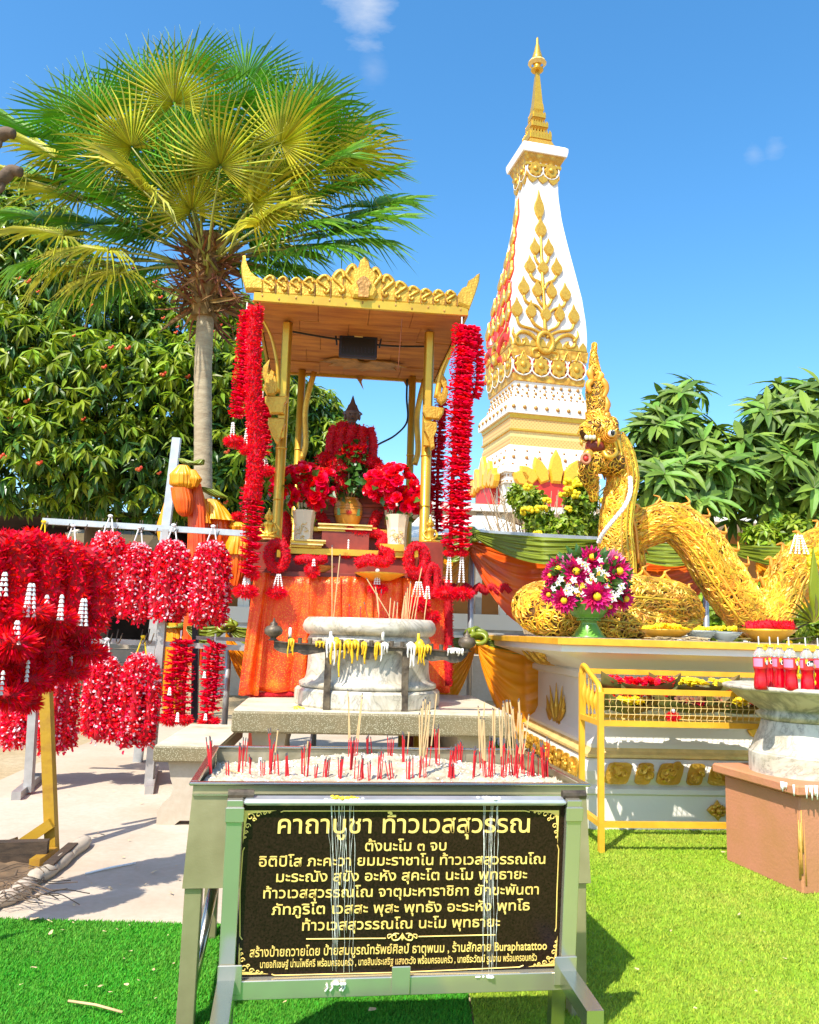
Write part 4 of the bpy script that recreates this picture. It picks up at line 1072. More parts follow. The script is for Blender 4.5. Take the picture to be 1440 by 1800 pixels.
def crest(px_,top,base,wpx_,lean,tall=False):
 p=S.pl(px_,base,RF);q=S.pl(px_,top,RF);h=q.z-zt2+.02;w_=S.pl(px_+wpx_/2,base,RF).x-p.x
 s_=lean;ol=[]
 for t in np.linspace(0,1,11):
  a_=math.pi*t;ol.append((w_*math.cos(a_)+s_*w_*.25*math.sin(a_),h*(.62+.38*math.sin(a_))))
 ol=[(w_*.9,0)]+ol+[(-w_*.9,0)]
 mb=MB();mb.merge(prism(ol,.035,(p.x,RF+(.004 if int(px_)%2 else 0),zt2-.012),(1,0,0),(0,0,1),bev=.010))
 R_=[(p.x+w_*.62*math.cos(a_)+s_*w_*.2*math.sin(a_),RF-.022,zt2-.01+h*(.58+.30*math.sin(a_)))for a_ in np.linspace(.1*math.pi,.95*math.pi,9)]
 if s_<0:R_=R_[::-1]
 R_.append((p.x+s_*w_*.75,RF-.022,zt2+h*.30));R_.append((p.x+s_*w_*.40,RF-.022,zt2+h*.14));R_.append((p.x+s_*w_*.15,RF-.022,zt2+h*.26))
 mb.merge(tube(bez(R_,2),.012 if not tall else .015,6),smooth=True)
 mb.merge(tube([(p.x-s_*w_*.95,RF-.019,zt2),(p.x-s_*w_*.98,RF-.019,zt2+h*.5)],.006,5),1)
 mb.build('crest_leaf',[M['gold'],M['gold_dark']],shrine)
for(x,top,base,w_)in((472,485,514,25),(495,487,517,23),(518,489,519,24),(541,488,520,26),(567,483,521,30)):crest(x,top,base,w_,1)
for(x,top,base,w_)in((594,474,523,28),(615,464,524,26)):crest(x,top,base,w_,1,True)
for(x,top,base,w_)in((661,470,528,24),(682,483,530,28)):crest(x,top,base,w_,-1,True)
for(x,top,base,w_)in((705,495,531,28),(728,504,533,26),(750,509,534,24),(772,511,535,23),(793,512,536,22)):crest(x,top,base,w_,-1)
p=S.pl(638,527,RF);k_=(S.pl(660,527,RF).x-p.x)/22;zz=lambda y:S.pl(638,y,RF).z-zt2
ol=[(18,zz(525)),(25,zz(512)),(19,zz(498)),(23,zz(484)),(16,zz(474)),(11,zz(472)),(8,zz(460)),(0,zz(452))]
ol=[(x*k_,z)for x,z in ol];ol=ol+[(-x,z)for x,z in ol[::-1][1:]]
mb=MB();mb.merge(prism(ol,.06,(p.x,RF-.015,zt2-.01),(1,0,0),(0,0,1),bev=.014))
ol2=[(9,zz(525)),(9,zz(508)),(13,zz(500)),(8,zz(493)),(0,zz(488))];ol2=[(x*k_,z)for x,z in ol2];ol2=ol2+[(-x,z)for x,z in ol2[::-1][1:]]
mb.merge(prism(ol2,.02,(p.x,RF-.05,zt2-.008),(1,0,0),(0,0,1)),1);mb.build('crest_finial',[M['gold'],M['gold_dark']],shrine)
for pts,nm in(([(432,512),(426,490),(424,470),(427,452),(431,450),(433,462),(441,480),(452,490),(463,494),(464,513)],1),([(803,537),(804,520),(812,508),(820,505),(823,495),(832,490),(838,484),(843,482),(842,495),(836,515),(825,545)],2)):
 P=[S.pl(x,y,RF)for x,y in pts];ol=[(q.x,q.z)for q in P]
 if sum((ol[i][0]*ol[(i+1)%len(ol)][1]-ol[(i+1)%len(ol)][0]*ol[i][1])for i in range(len(ol)))<0:ol=ol[::-1]
 mb=MB();mb.merge(prism(ol,.06,(0,RF,0),(1,0,0),(0,0,1),bev=.012));mb.build('corner_finial',M['gold'],shrine)
mb=MB()
for i in range(7):
 y_=RF+.15+i*(yb-RF-.2)/7;mb=MB();mb.merge(prism([(-.09,0),(.09,0),(.09,.07),(0,.12),(-.09,.07)],.035,(xR-.018,y_+.08,zt2-.01),(0,1,0),(0,0,1)));mb.build('crest_leaf',M['gold'],shrine)
 mb=MB();mb.merge(prism([(-.09,0),(.09,0),(.09,.07),(0,.12),(-.09,.07)],.035,(xL+.018,y_+.08,zt2-.01),(0,1,0),(0,0,1)));mb.build('crest_leaf',M['gold'],shrine)
def strip(pts,y,w0,w1,key='gold_smooth',name='bracket_scroll',dep=.035,par=shrine):
 P=bez([S.pl(a_,b_,y)for a_,b_ in pts],5);mb=MB();n_=len(P)
 mb.merge(tube(P,np.linspace(w0,w1,n_),8,flat=.55),smooth=True);return mb.build(name,M[key],par)
def flame(pts,y,name='bracket_leaf',th=.05,key='gold'):
 P=[S.pl(a_,b_,y)for a_,b_ in pts];ol=[(q.x,q.z)for q in P]
 if sum((ol[i][0]*ol[(i+1)%len(ol)][1]-ol[(i+1)%len(ol)][0]*ol[i][1])for i in range(len(ol)))<0:ol=ol[::-1]
 mb=MB();mb.merge(prism(ol,th,(0,y,0),(1,0,0),(0,0,1),bev=.012));return mb.build(name,M[key],shrine)
yk=-.12
strip([(462,562),(476,590),(484,620),(488,650),(489,690)],yk,.020,.030)
strip([(463,562),(459,575),(463,584)],yk,.012,.008)
flame([(474,632),(463,645),(461,660),(466,672),(463,684),(470,696),(484,697),(484,680),(480,672),(483,655),(477,650),(473,662),(470,655),(471,645)],yk)
flame([(478,664),(484,660),(489,690),(482,694)],yk+.005)
flame([(466,697),(505,697),(505,706),(500,712),(498,722),(500,728),(475,728),(472,716),(466,708)],yk,'bracket_capital')
flame([(472,735),(500,735),(502,745),(496,760),(490,783),(484,778),(476,760),(471,745)],yk,'bracket_tail')
strip([(800,602),(786,632),(775,660),(768,700)],yk,.018,.028)
flame([(776,655),(785,668),(788,690),(784,706),(776,712),(768,705),(770,690),(776,695),(779,682),(774,670)],yk)
flame([(744,712),(781,718),(779,728),(772,738),(748,735),(743,725)],yk,'bracket_capital')
flame([(745,740),(768,743),(768,756),(762,770),(764,788),(757,792),(753,772),(746,758)],yk,'bracket_tail')
for(X0,yy)in((PB.x,1.25),(PB2.x,1.25)):
 q=S.pl(522 if X0==PB.x else 733,790,yy);mb=MB();s_=1
 mb.merge(tube(bez([(X0+.12*s_,yy-.05,zf-.02),(X0+.07*s_,yy-.05,zf-.25),(X0+.05,yy-.05,zf-.45),(X0+.07,yy-.05,zf-.75),(X0+.04,yy-.05,zf-.9)],4),.028,6,flat=.5),smooth=True);mb.build('bracket_scroll',M['gold'],shrine)
fl=fthing('floodlight','dark blue floodlight hung under the middle of the shrine roof','floodlight',S,loc=(0,0,0))
yf=.25;A_,B_=S.pl(597,586,yf),S.pl(664,586,yf);C_=S.pl(630,630,yf);cxx,czz,wf,hf=(A_.x+B_.x)/2,(A_.z+C_.z)/2,B_.x-A_.x,A_.z-C_.z
mb=MB();mb.merge(box(cxx,yf,czz,wf,.05,hf,.012));hs=mb.build('housing',M['blackmetal'],fl)
mb=MB();mb.merge(box(cxx,yf-.027,czz-.01,wf*.86,.008,hf*.72,.003));mb.build('lens',M['black'],fl)
mb=MB();mb.merge(box(cxx-.0,yf-.030,czz+hf*.41,wf*.22,.006,hf*.14));mb.build('sticker',M['gold_pale'],fl)
mb=MB();mb.merge(tube(bez([(cxx-wf/2-.02,yf,czz),(cxx-wf/2-.02,yf,czz+hf*.6),(cxx,yf+.02,zf+.0),(cxx+wf/2+.02,yf,czz+hf*.6),(cxx+wf/2+.02,yf,czz)],5),.008,6),smooth=True);mb.build('yoke',M['blackmetal'],fl)
for i in range(9):
 mb=MB();mb.merge(box(cxx-wf*.38+wf*.095*i,yf-.033,czz-hf*.18,.006,.004,hf*.2));mb.build('led_strip',M['blackmetal'],fl)
def cable(pts,r,label,key='black',n=6):
 P=bez(pts,n);mb=MB();mb.merge(tube(P,r,6),smooth=True);return tag(mb.build('cable',M[key]),label,'cable')
cable([S.w((cxx,yf+.02,zf-.02)),S.w((cxx-.25,yf,zf-.012)),S.w((cxx-.6,yf-.1,zf-.01))],.009,'black cable running left along the shrine ceiling from the floodlight')
cable([S.w((cxx,yf+.03,zf-.03)),S.w((cxx+.3,yf+.02,zf-.04)),S.w((cxx+.62,yf+.05,zf-.012))],.009,'black cable running right along the shrine ceiling from the floodlight')
cable([S.w(S.pl(716,666,1.15)),S.w(S.pl(715,700,1.15)),S.w(S.pl(716,740,1.12)),S.w(S.pl(695,765,1.0)),S.w(S.pl(664,782,.8)),S.w(S.pl(640,800,.7))],.010,'black cable drooping from the back right post to the statue')
mb=MB();a_=S.w(S.pl(707,560,RF-.02));b_=S.w(S.pl(700,648,RF+.2));mb.merge(tube([a_,b_],.003,4));tag(mb.build('string',M['dead_leaf']),'thin string hanging under the shrine roof right of the floodlight','string')
altar=fthing('altar_table','stepped dark red and gold altar table inside the shrine','altar',S)
ya=-.22;zA=S.pl(620,1008,ya).z;zB_=S.pl(520,1212,ya).z
axL,axR=S.pl(448,1020,ya).x,S.pl(783,1020,ya).x
def part_box(name,key,x0,x1,y0,y1,z0,z1,par,bev=.004):
 mb=MB();mb.merge(box((x0+x1)/2,(y0+y1)/2,(z0+z1)/2,x1-x0,y1-y0,z1-z0,bev));return mb.build(name,M[key],par)
part_box('table_top','dark_red_wood',axL-.02,axR+.02,ya,1.45,zA-.06,zA,altar)
part_box('cabinet','dark_red_wood',axL+.04,axR-.04,ya+.1,1.4,zB_-.05,zA-.061,altar)
for x in(axL+.06,axR-.06):
 for y in(ya+.14,1.34):part_box('leg','dark_red_wood',x-.05,x+.05,y-.05,y+.05,0,zB_-.051,altar)
zs1=S.pl(600,965,.02).z;zs2=S.pl(600,928,.22).z
part_box('shelf','gold_smooth',axL+.10,axR-.10,.02,1.3,zs1-.055,zs1,altar)
part_box('shelf_riser','dark_red_wood',axL+.14,axR-.14,.06,1.3,zA+.001,zs1-.056,altar)
part_box('shelf','gold_smooth',axL+.35,axR-.35,.20,1.2,zs2-.04,zs2,altar)
part_box('shelf_riser','dark_red_wood',axL+.38,axR-.38,.24,1.2,zs1+.001,zs2-.041,altar)
zs3=S.pl(615,872,.5).z
part_box('statue_base','dark_red_wood',axL+.45,axR-.45,.40,1.15,zs2+.001,zs3,altar)
for k in range(3):part_box('base_moulding','dark_red_wood',axL+.43,axR-.43,.38-.0,.4,zs2+.03+k*.09,zs2+.06+k*.09,altar)
for x in(512,668):
 a_=S.pl(x,950,.0);part_box('gold_panel','gold_smooth',a_.x,a_.x+.2,-.005,.019,zs1-.005,zs1+.055,altar)
cloth=fthing('altar_cloth','shimmering orange red brocade cloth hanging from the altar in folded panels','cloth',S)
def cloth_panel(x0p,x1p,y0p,y1p,yy,lean=0.0,key='brocade',seed=0,name='cloth_panel',folds=2.2,amp=.022,thick=.006):
 g=np.random.default_rng(seed);a_,b_=S.pl(x0p[0],y0p,yy),S.pl(x1p[0],y0p,yy);c_,d_=S.pl(x0p[1],y1p,yy),S.pl(x1p[1],y1p,yy)
 nu,nv=26,14;V=[];ph=g.uniform(0,6)
 for j in range(nv+1):
  v=j/nv
  for i in range(nu+1):
   u=i/nu;x=(a_.x*(1-u)+b_.x*u)*(1-v)+(c_.x*(1-u)+d_.x*u)*v;z=(a_.z*(1-v)+c_.z*v)
   f_=math.sin(u*folds*6.283+ph+v*.8)*amp*(.25+.75*v)+.012*math.sin(u*11+v*3+ph)
   V.append((x,yy-abs(f_)*1.0-lean*v-.02*v,z+.006*math.sin(u*9+ph)*v))
 F=[(j*(nu+1)+i,(j+1)*(nu+1)+i,(j+1)*(nu+1)+i+1,j*(nu+1)+i+1)for j in range(nv)for i in range(nu)]
 mb=MB();mb.add(V,F,smooth=True);o=mb.build(name,M[key],cloth);md=o.modifiers.new('thickness','SOLIDIFY');md.thickness=thick;return o
yc=ya-.03
cloth_panel((447,421),(475,455),1006,1220,yc-.03,.03,seed=1,folds=.5,amp=.06)
cloth_panel((474,452),(546,538),1012,1215,yc,.0,seed=2,folds=1.0,amp=.03)
cloth_panel((545,538),(600,602),1013,1216,yc,.0,seed=3,folds=.6)
cloth_panel((599,601),(655,655),1013,1218,yc-.004,.0,seed=4,folds=.8)
cloth_panel((654,654),(708,712),1014,1218,yc,.0,seed=5,folds=.6)
cloth_panel((707,711),(786,790),1016,1215,yc-.004,.0,seed=6,folds=1.3)
mb=MB();q0,q1=S.pl(422,1216,yc-.03),S.pl(455,1222,yc-.03)
tinsel(mb,bez([q0,(q0+q1)/2,q1,S.pl(540,1218,yc)],6),.03,50000);mb.build('ruffle_hem',[M['red'],M['red_core']],cloth)
mb=MB();tinsel(mb,bez([S.pl(786,1020,yc-.02),S.pl(789,1100,yc-.03),S.pl(788,1205,yc-.03)],6),.05,26000);mb.build('ruffle_edge',[M['red'],M['red_core']],cloth)
stt=fthing('statue','dark seated statue with a pointed crown, almost buried in red garlands','statue',S,loc=(0,.62,0))
ys=.62;c0=S.pl(620,716,ys);zb_=zs3+.001;sx=c0.x
def rel(p):return Vector((p[0],p[1]-ys,p[2]))
zc=lambda y:S.pl(620,y,ys).z
mb=MB();kk=(S.pl(640,716,ys).x-S.pl(620,716,ys).x)/20
body=[(38,905),(38,895),(34,880),(28,860),(24,830),(24,800),(28,775),(30,762),(25,752),(12,746),(7,743),(8,740),(10.5,737),(12,731),(12.5,727),(14,724),(11.5,721),(9,716),(8.2,713),(5.6,710),(4.6,708),(3,703),(1.8,699),(.4,695)]
body=[(r*kk,zc(y))for r,y in body];zmin=body[0][1];body[0]=(body[0][0],min(zb_,body[1][1]-.01))
mb.merge(lathe(body,20,(sx,0,0),sy=.62),smooth=True)
zh=zc(733)
for s_ in(-1,1):
 mb.merge(ball((sx+s_*12.5*kk,0,zh),(2.5*kk,2.5*kk,6*kk),8,6),smooth=True)
 mb.merge(prism([(s_*12*kk,0),(s_*18*kk,5*kk),(s_*14*kk,9*kk)][::s_],.02,(sx,0,zh+.005),(1,0,0),(0,0,1)))
 mb.merge(tube(bez([(sx+s_*26*kk,0,zc(775)),(sx+s_*32*kk,-.05,zc(815)),(sx+s_*14*kk,-.16,zc(845))],4),[.09,.085,.08,.075,.07,.065,.06,.055,.05],8),smooth=True)
 mb.merge(ball((sx+s_*4.5*kk,-.068,zh+.012),(.010,.006,.006),6,4),1)
mb.merge(ball((sx,-.078,zh-.004),(.010,.016,.018),8,6),smooth=True);mb.merge(ball((sx,-.07,zh-.03),(.018,.008,.006),8,5),1)
mb.build('figure',[M['skin_dark'],M['black']],stt)
def gar(label,pts,r,key='red',dens=30000,group='red garlands heaped on the statue',cat='garland',y=None,name='tinsel_garland',frame_=S,closed=False,tas=None,pom=None,bell=None):
 """one thick fuzzy garland as a thing of its own; pts = (px, py, local y)"""
 P=[frame_.pl(a_,b_,c_)for a_,b_,c_ in pts];o0=P[0]
 t=thing(name,label,cat,frame_.w(o0),frame_.rz,group)
 if closed:P=P+[P[0]]
 Q=bez([q-o0 for q in P],6);mb=MB();tinsel(mb,Q,r,dens*1.6);mb.build('fringe',[M[key],M['red_core']],t)
 if tas:
  for(a_,b_,c_,L_,n_,sp_,cn_)in tas:tassel(t,frame_.pl(a_,b_,c_)-o0,L_,n_,sp_,cn_)
 if pom:
  for(a_,b_,c_,rx,rz)in pom:pompom(t,frame_.pl(a_,b_,c_)-o0,rx,rz,key=key)
 return t
ysf=ys-.30
for pts,r,lab in(([(590,750,ysf),(584,765,ysf),(582,792,ysf),(588,800,ysf)],.062,'fuzzy red garland hanging over the left shoulder of the statue'),([(603,746,ysf),(600,765,ysf-.04),(600,800,ysf-.06),(606,830,ysf-.08)],.075,'fuzzy red garland down the left of the statue chest'),([(620,751,ysf-.02),(614,775,ysf-.06),(618,815,ysf-.1)],.070,'fuzzy red garland down the middle of the statue chest'),([(638,753,ysf),(634,775,ysf-.04),(634,815,ysf-.08)],.068,'fuzzy red garland down the right of the statue chest'),([(650,752,ysf),(656,775,ysf),(655,800,ysf),(650,806,ysf)],.055,'fuzzy red garland hanging apart at the right of the statue'),([(562,812,ysf),(580,806,ysf),(594,830,ysf-.05),(600,860,ysf-.08)],.085,'red garland spilling over the left knee of the statue'),([(640,812,ysf-.05),(660,816,ysf),(668,835,ysf-.04),(660,862,ysf-.05)],.085,'red garland spilling over the right knee of the statue'),([(560,866,.5),(600,876,.5),(650,878,.5),(690,870,.5)],.07,'red garland lying across the foot of the statue')):
 gar(lab,pts,r)
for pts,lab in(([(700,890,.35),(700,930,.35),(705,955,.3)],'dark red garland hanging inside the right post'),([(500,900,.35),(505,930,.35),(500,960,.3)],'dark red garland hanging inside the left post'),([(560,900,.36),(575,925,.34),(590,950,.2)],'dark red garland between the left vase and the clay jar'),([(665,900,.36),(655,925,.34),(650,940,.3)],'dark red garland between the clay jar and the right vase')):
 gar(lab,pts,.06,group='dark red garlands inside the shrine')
def camellia(seed,key='red_pink'):
 g=np.random.default_rng(seed);mb=MB()
 pet=(np.array([(-.12,0,.05),(.12,0,.05),(.42,.16,.5),(.30,.26,.92),(0,.24,1.0),(-.30,.26,.92),(-.42,.16,.5),(0,.02,.55)]),[(0,1,2,7),(7,2,3,4),(7,4,5,6),(0,7,6)])
 for lay,(n_,el,s_)in enumerate(((6,.15,1.0),(5,.65,.82),(4,1.1,.6))):
  for i in range(n_):
   a_=6.283*(i+.5*lay)/n_+g.uniform(-.2,.2);d=np.array([math.cos(a_)*math.cos(el),math.sin(a_)*math.cos(el),math.sin(el)])
   y_=np.array([-math.cos(a_)*math.sin(el),-math.sin(a_)*math.sin(el),math.cos(el)]);x_=np.cross(y_,d);R=np.stack([x_,y_,d],1)
   mb.merge(pet,0,R=R,scale=s_*g.uniform(.9,1.1),smooth=True)
 return mb
CAM=[camellia(i).mesh('flower',M['red_pink'])for i in range(3)]
cy=camellia(9);cy.merge(ball((0,0,.35),(.2,.2,.16),8,5),1,smooth=True);CAMY=cy.mesh('flower',[M['red_pink'],M['yellow_flower']])
def vase_bouquet(side,lab_v,lab_f,vx,vy0,vy1,vw,bl,n_,seed,y=.02):
 g=np.random.default_rng(seed);y=.12 if side else .12
 b_=S.pl(vx,vy1,y);t_=S.pl(vx,vy0,y);h=t_.z-b_.z;r=(S.pl(vx+vw/2,vy1,y).x-b_.x);zbase=zs1+.001
 t=thing('vase',lab_v,'vase',S.w((b_.x,y,zbase)),S.rz,'ivory flower vases')
 h=t_.z-zbase;mb=MB();mb.merge(lathe([(r*.86,0),(r*.92,.01),(r*.84,h*.12),(r*.80,h*.35),(r*.84,h*.65),(r*.96,h*.9),(r*1.02,h),(r*.86,h-.002),(r*.74,h*.6)],8,(0,0,0)))
 mb.build('vase_body',M['ivory'],t)
 mb=MB()
 for k in range(14):
  a_=g.uniform(0,6.28);q=(g.normal()*r*.3,-r*.86,h*(.45+g.normal()*.11));mb.merge(tube(bez([q,(q[0]+.02*math.cos(a_),-r*.9,q[2]+.02*math.sin(a_)),(q[0]+.035*math.cos(a_+.6),-r*.86,q[2]+.035*math.sin(a_+.6))],3),.0035,4),smooth=True)
 mb.build('relief',M['gold_pale'],t)
 t=thing('bouquet',lab_f,'flowers',S.w((b_.x,y,zbase+h*.8)),S.rz,'red artificial bouquets')
 o0=Vector((b_.x,y,zbase+h*.8));P=[]
 for(bx2,by2,rx2,rz2)in bl:
  c_=S.pl(bx2,by2,y);kx=(S.pl(bx2+rx2,by2,y).x-c_.x)
  P.append((c_.x,y,c_.z,kx,kx*.8,kx*rz2/rx2))
 Q,d=blob_points(P,n_,g,.8)
 for i,(q,dd)in enumerate(zip(Q,d)):
  if dd[1]>.5:q=q+np.array([0,-.1,0])
  D=Vector((dd[0],min(dd[1],.1)-.45,dd[2]+.25)).normalized();o=link('flower',CAMY if i%9==4 else CAM[i%3],t,tuple(Vector(q)-o0));o.rotation_mode='QUATERNION'
  o.rotation_quaternion=D.to_track_quat('Z','Y')@Matrix.Rotation(g.uniform(0,6.28),3,'Z').to_quaternion();k=g.uniform(.048,.072);o.scale=(k,k,k)
 mb=MB();N=50;Q,d=blob_points([(p_[0],p_[1],p_[2]-.02,p_[3]*.9,p_[4]*.9,p_[5]*.95)for p_ in P]+[(b_.x,y,zbase+h*1.05,.10,.08,.05)],N,g,.5)
 mb.scatter(leafp(1,.3,.3,.05,2),Q-np.array(tuple(o0)),frames(d+np.array([0,-.3,-.2]),g.uniform(0,6.28,N)),g.uniform(.06,.12,N));mb.build('leaves',M['leaf_dark'],t)
 mb=MB()
 for q in Q[:14]:mb.merge(tube([(0,0,-h*.3),tuple(q-np.array(tuple(o0)))],.004,4))
 mb.build('stems',M['leaf_dark'],t)
vase_bouquet(0,'left ivory six sided vase with flower relief','red camellia bouquet in the left ivory vase',532,898,962,42,[(500,862,26,22),(535,845,34,26),(565,855,26,26),(560,875,22,14)],84,4)
vase_bouquet(1,'right ivory six sided vase with flower relief','red camellia bouquet in the right ivory vase',697,906,969,42,[(668,850,26,26),(700,850,32,32),(712,880,34,20),(738,878,16,18)],90,5)
jy=.36;jb=S.pl(611,935,jy);jr=S.pl(636,905,jy).x-S.pl(611,905,jy).x;jh=S.pl(611,876,jy).z-zs2
jar=thing('clay_jar','orange clay jar with incised bands and a painted flower in the middle of the altar','jar',S.w((jb.x,jy,zs2+.001)),S.rz)
prof=[(jr*.55,0),(jr*.78,jh*.18),(jr*.97,jh*.45),(jr*1.0,jh*.62),(jr*.95,jh*.80),(jr*.72,jh*.92),(jr*.66,jh*.96),(jr*.74,jh),(jr*.6,jh-.003)]
mb=MB();mb.merge(lathe(prof,28),smooth=True);mb.build('jar_body',M['orange_clay'],jar)
for zf_ in(.45,.62,.70):mb=MB();rr_=np.interp(zf_*jh,[q[1]for q in prof[:6]],[q[0]for q in prof[:6]]);mb.merge(tube([(math.cos(a_)*rr_,math.sin(a_)*rr_,zf_*jh)for a_ in np.linspace(0,6.283,25)[:-1]],.0035,5,closed=True),smooth=True);mb.build('band',M['gold_dark'],jar)
mb=MB()
for k in range(12):
 a_=k*.5236;r0,r1=.010,.028;mb.merge(tube([(math.cos(a_)*r0,-jr*.985,jh*.5+math.sin(a_)*r0),(math.cos(a_)*r1,-jr*.97,jh*.5+math.sin(a_)*r1)],.003,4))
mb.merge(ball((0,-jr*.97,jh*.5),(.012,.006,.012),8,5));mb.build('painted_flower',M['red_paint'],jar)
for s_ in(-1,1):mb=MB();mb.merge(box(s_*jr*.62,-jr*.76,jh*.52,.04,.006,jh*.22,.002),R=None);mb.build('painted_panel',M['green_vase'],jar)
wb=thing('bouquet','wilting dark red roses with dull green leaves in the orange clay jar','flowers',S.w((jb.x,jy,zs2+jh)),S.rz)
g=np.random.default_rng(77);o0=Vector((jb.x,jy,zs2+jh));P=[]
for(bx2,by2,rx2,rz2)in[(612,850,27,24),(615,822,25,24),(618,800,20,20)]:
 c_=S.pl(bx2,by2,jy-.05);kx=S.pl(bx2+rx2,by2,jy).x-S.pl(bx2,by2,jy).x;P.append((c_.x-o0.x,-.08,c_.z-o0.z,kx,kx*.7,kx*rz2/rx2))
Q,d=blob_points(P,260,g,.6);mb=MB();mb.scatter(leafp(1,.34,.35,.06,2),Q,frames(d*.5+np.array([0,-.5,-.4]),g.uniform(0,6.28,len(Q))),g.uniform(.06,.11,len(Q)));mb.build('leaves',M['leaf_dark'],wb)
mb=MB()
for q in Q[:16]:mb.merge(tube([(0,0,-.1),tuple(q)],.005,4))
mb.build('stems',M['twig'],wb)
dk=camellia(5).mesh('flower',M['red'])
for i in range(12):
 x,y=random.uniform(598,640),random.uniform(778,802);q=S.pl(x,y,jy-.16)-o0;o=link('flower',dk,wb,tuple(q),(random.uniform(.6,2),random.uniform(-.6,.6),0),random.uniform(.03,.045))
def figurine(label,px_,pyb,pyt,y):
 b_=S.pl(px_,pyb,y);t_=S.pl(px_,pyt,y);h=t_.z-b_.z;t=thing('figurine',label,'figurine',S.w(b_),S.rz,'golden figurines')
 mb=MB();k=h/60.0
 pr=[(13,6),(12,9),(9,14),(8,20),(10,27),(11,30),(9,33),(3.6,34.5),(4,36),(6.2,38),(7,42),(7,45),(8,46.5),(6.4,48),(5,50),(5.4,51),(3.4,53),(2,56),(1,59),(.2,61)]
 mb.merge(lathe([(r*k,z*k)for r,z in pr],16,sy=.75),smooth=True)
 for s_ in(-1,1):
  mb.merge(tube(bez([(s_*4*k,2*k,5*k),(s_*19*k,-3*k,4*k),(s_*12*k,-11*k,4*k),(-s_*4*k,-12*k,5*k)],4),[4.6*k]*6+[3.6*k]*7,8),smooth=True)
  mb.merge(tube(bez([(s_*10*k,0,30*k),(s_*15*k,-2*k,20*k),(s_*10*k,-8*k,12*k),(s_*3*k,-11*k,9*k)],4),[3*k]*7+[2.2*k]*6,8),smooth=True)
  mb.merge(ball((s_*7.2*k,0,42*k),(1.4*k,1.6*k,4*k),6,5),smooth=True)
  mb.merge(ball((s_*2.6*k,-5.0*k,43.5*k),(1.2*k,.6*k,.5*k),6,4),1)
 mb.merge(ball((0,-5.6*k,41.5*k),(1*k,1.3*k,1.8*k),6,5),smooth=True);mb.merge(ball((0,-5*k,38.9*k),(1.8*k,.6*k,.5*k),6,4),1)
 mb.build('figure',[M['gold_smooth'],M['gold_dark']],t)
 mb=MB();mb.merge(lathe([(21*k,-3*k),(22*k,-1*k),(20*k,1*k)],20,sy=.8),smooth=True);mb.build('base',M['gold_dark'],t)
figurine('small golden seated figurine by the left front post of the shrine',471,948,893,-.12)
figurine('small golden seated figurine by the right front post of the shrine',756,956,908,-.12)
for x in(471,756):
 q=S.pl(x,951,-.12);part_box('side_stand','dark_red_wood',q.x-.10,q.x+.10,-.2,-.02,zA+.001,q.z-.018,altar)
yg=ya-.08
def ring_pts(cx,cy_,rx,ry,y,n=12,a0=0):return[(cx+rx*math.cos(t),cy_+ry*math.sin(t),y)for t in np.linspace(0,6.283,n+1)[:-1]]
gar('round red ring garland with white tassels on the left front of the altar',ring_pts(487,977,15,22,yg),.058,'red_bright',group='ring garlands on the altar front',closed=True,tas=[(490,1009,yg-.05,.11,3,.022,.011)],pom=[(487,1042,yg-.05,.10,.05)],name='ring_garland')
gar('round red ring garland with white tassels on the right front of the altar',ring_pts(733,985,15,24,yg),.060,'red_bright',group='ring garlands on the altar front',closed=True,tas=[(736,1022,yg-.05,.12,4,.020,.011)],pom=[(735,1062,yg-.05,.12,.06)],name='ring_garland')
gar('red ring garland hanging at the far right corner of the altar',ring_pts(760,1020,9,26,yg-.02),.045,'red_bright',group='ring garlands on the altar front',closed=True,tas=[(752,1030,yg-.09,.10,2,.02,.011)],pom=[(762,1085,yg-.05,.07,.06)],name='ring_garland')
gar('red garland heap with one small white tassel on the left altar tray',[(522,985,yg+.1),(540,982,yg+.02),(556,985,yg+.02),(572,983,yg+.08)],.05,'red_bright',group='garland heaps on the altar',tas=[(552,982,yg-.06,.06,2,.01,.011)],pom=[(549,1003,yg-.02,.07,.07)],name='garland_heap')
gar('large red garland heap over the golden dish right of the altar middle',[(628,990,yg+.05),(650,984,yg),(676,988,yg),(686,975,yg+.05),(668,968,yg+.08)],.062,'red_bright',group='garland heaps on the altar',tas=[(664,1000,yg-.08,.12,3,.012,.012)],pom=[(664,1035,yg-.05,.10,.04)],name='garland_heap')
gar('red garland heap with white tassel at the foot of the clay jar',[(596,938,.18),(612,930,.14),(634,938,.14),(655,936,.14),(674,944,.14),(668,960,.1)],.055,'red_bright',group='garland heaps on the altar',tas=[(613,948,.05,.09,1,.01,.016)],pom=[(609,976,.05,.06,.03)],name='garland_heap')
for x,y,lab in((490,973,'small gold tag in the middle of the left ring garland'),(732,973,'small gold tag in the middle of the right ring garland')):
 q=S.pl(x,y,yg-.02);mb=MB();mb.merge(box(0,0,0,.028,.004,.055));o=mb.build('gold_tag',M['gold_smooth'],None,S.w(q));o.rotation_euler=(.1,0,S.rz);tag(o,lab,'tag')
def dish(label,px_,py_,y,r,h,key,name='offering_dish',fr=S,n=24,group='offering dishes',foot=True,wav=0.0,cat='dish',zbase=None):
 b_=fr.pl(px_,py_,y);zb0=b_.z if zbase is None else zbase
 t=thing(name,label,cat,fr.w((b_.x,y,zb0)),fr.rz,group);mb=MB()
 mod=(lambda a2,i:1+wav*np.sin(a2*12)*(i>2))if wav else None
 mb.merge(lathe([(r*.4,0),(r*.42,.004),(r*.62,h*.35),(r*.9,h*.8),(r,h),(r*.96,h-.004),(r*.55,h*.35)],n,mod=mod),smooth=True);mb.build('bowl',M[key],t);return t,Vector((b_.x,y,zb0))
dish('golden pierced dish under the large red garland heap',668,1021,yg+.02,.20,.055,'gold_frame')
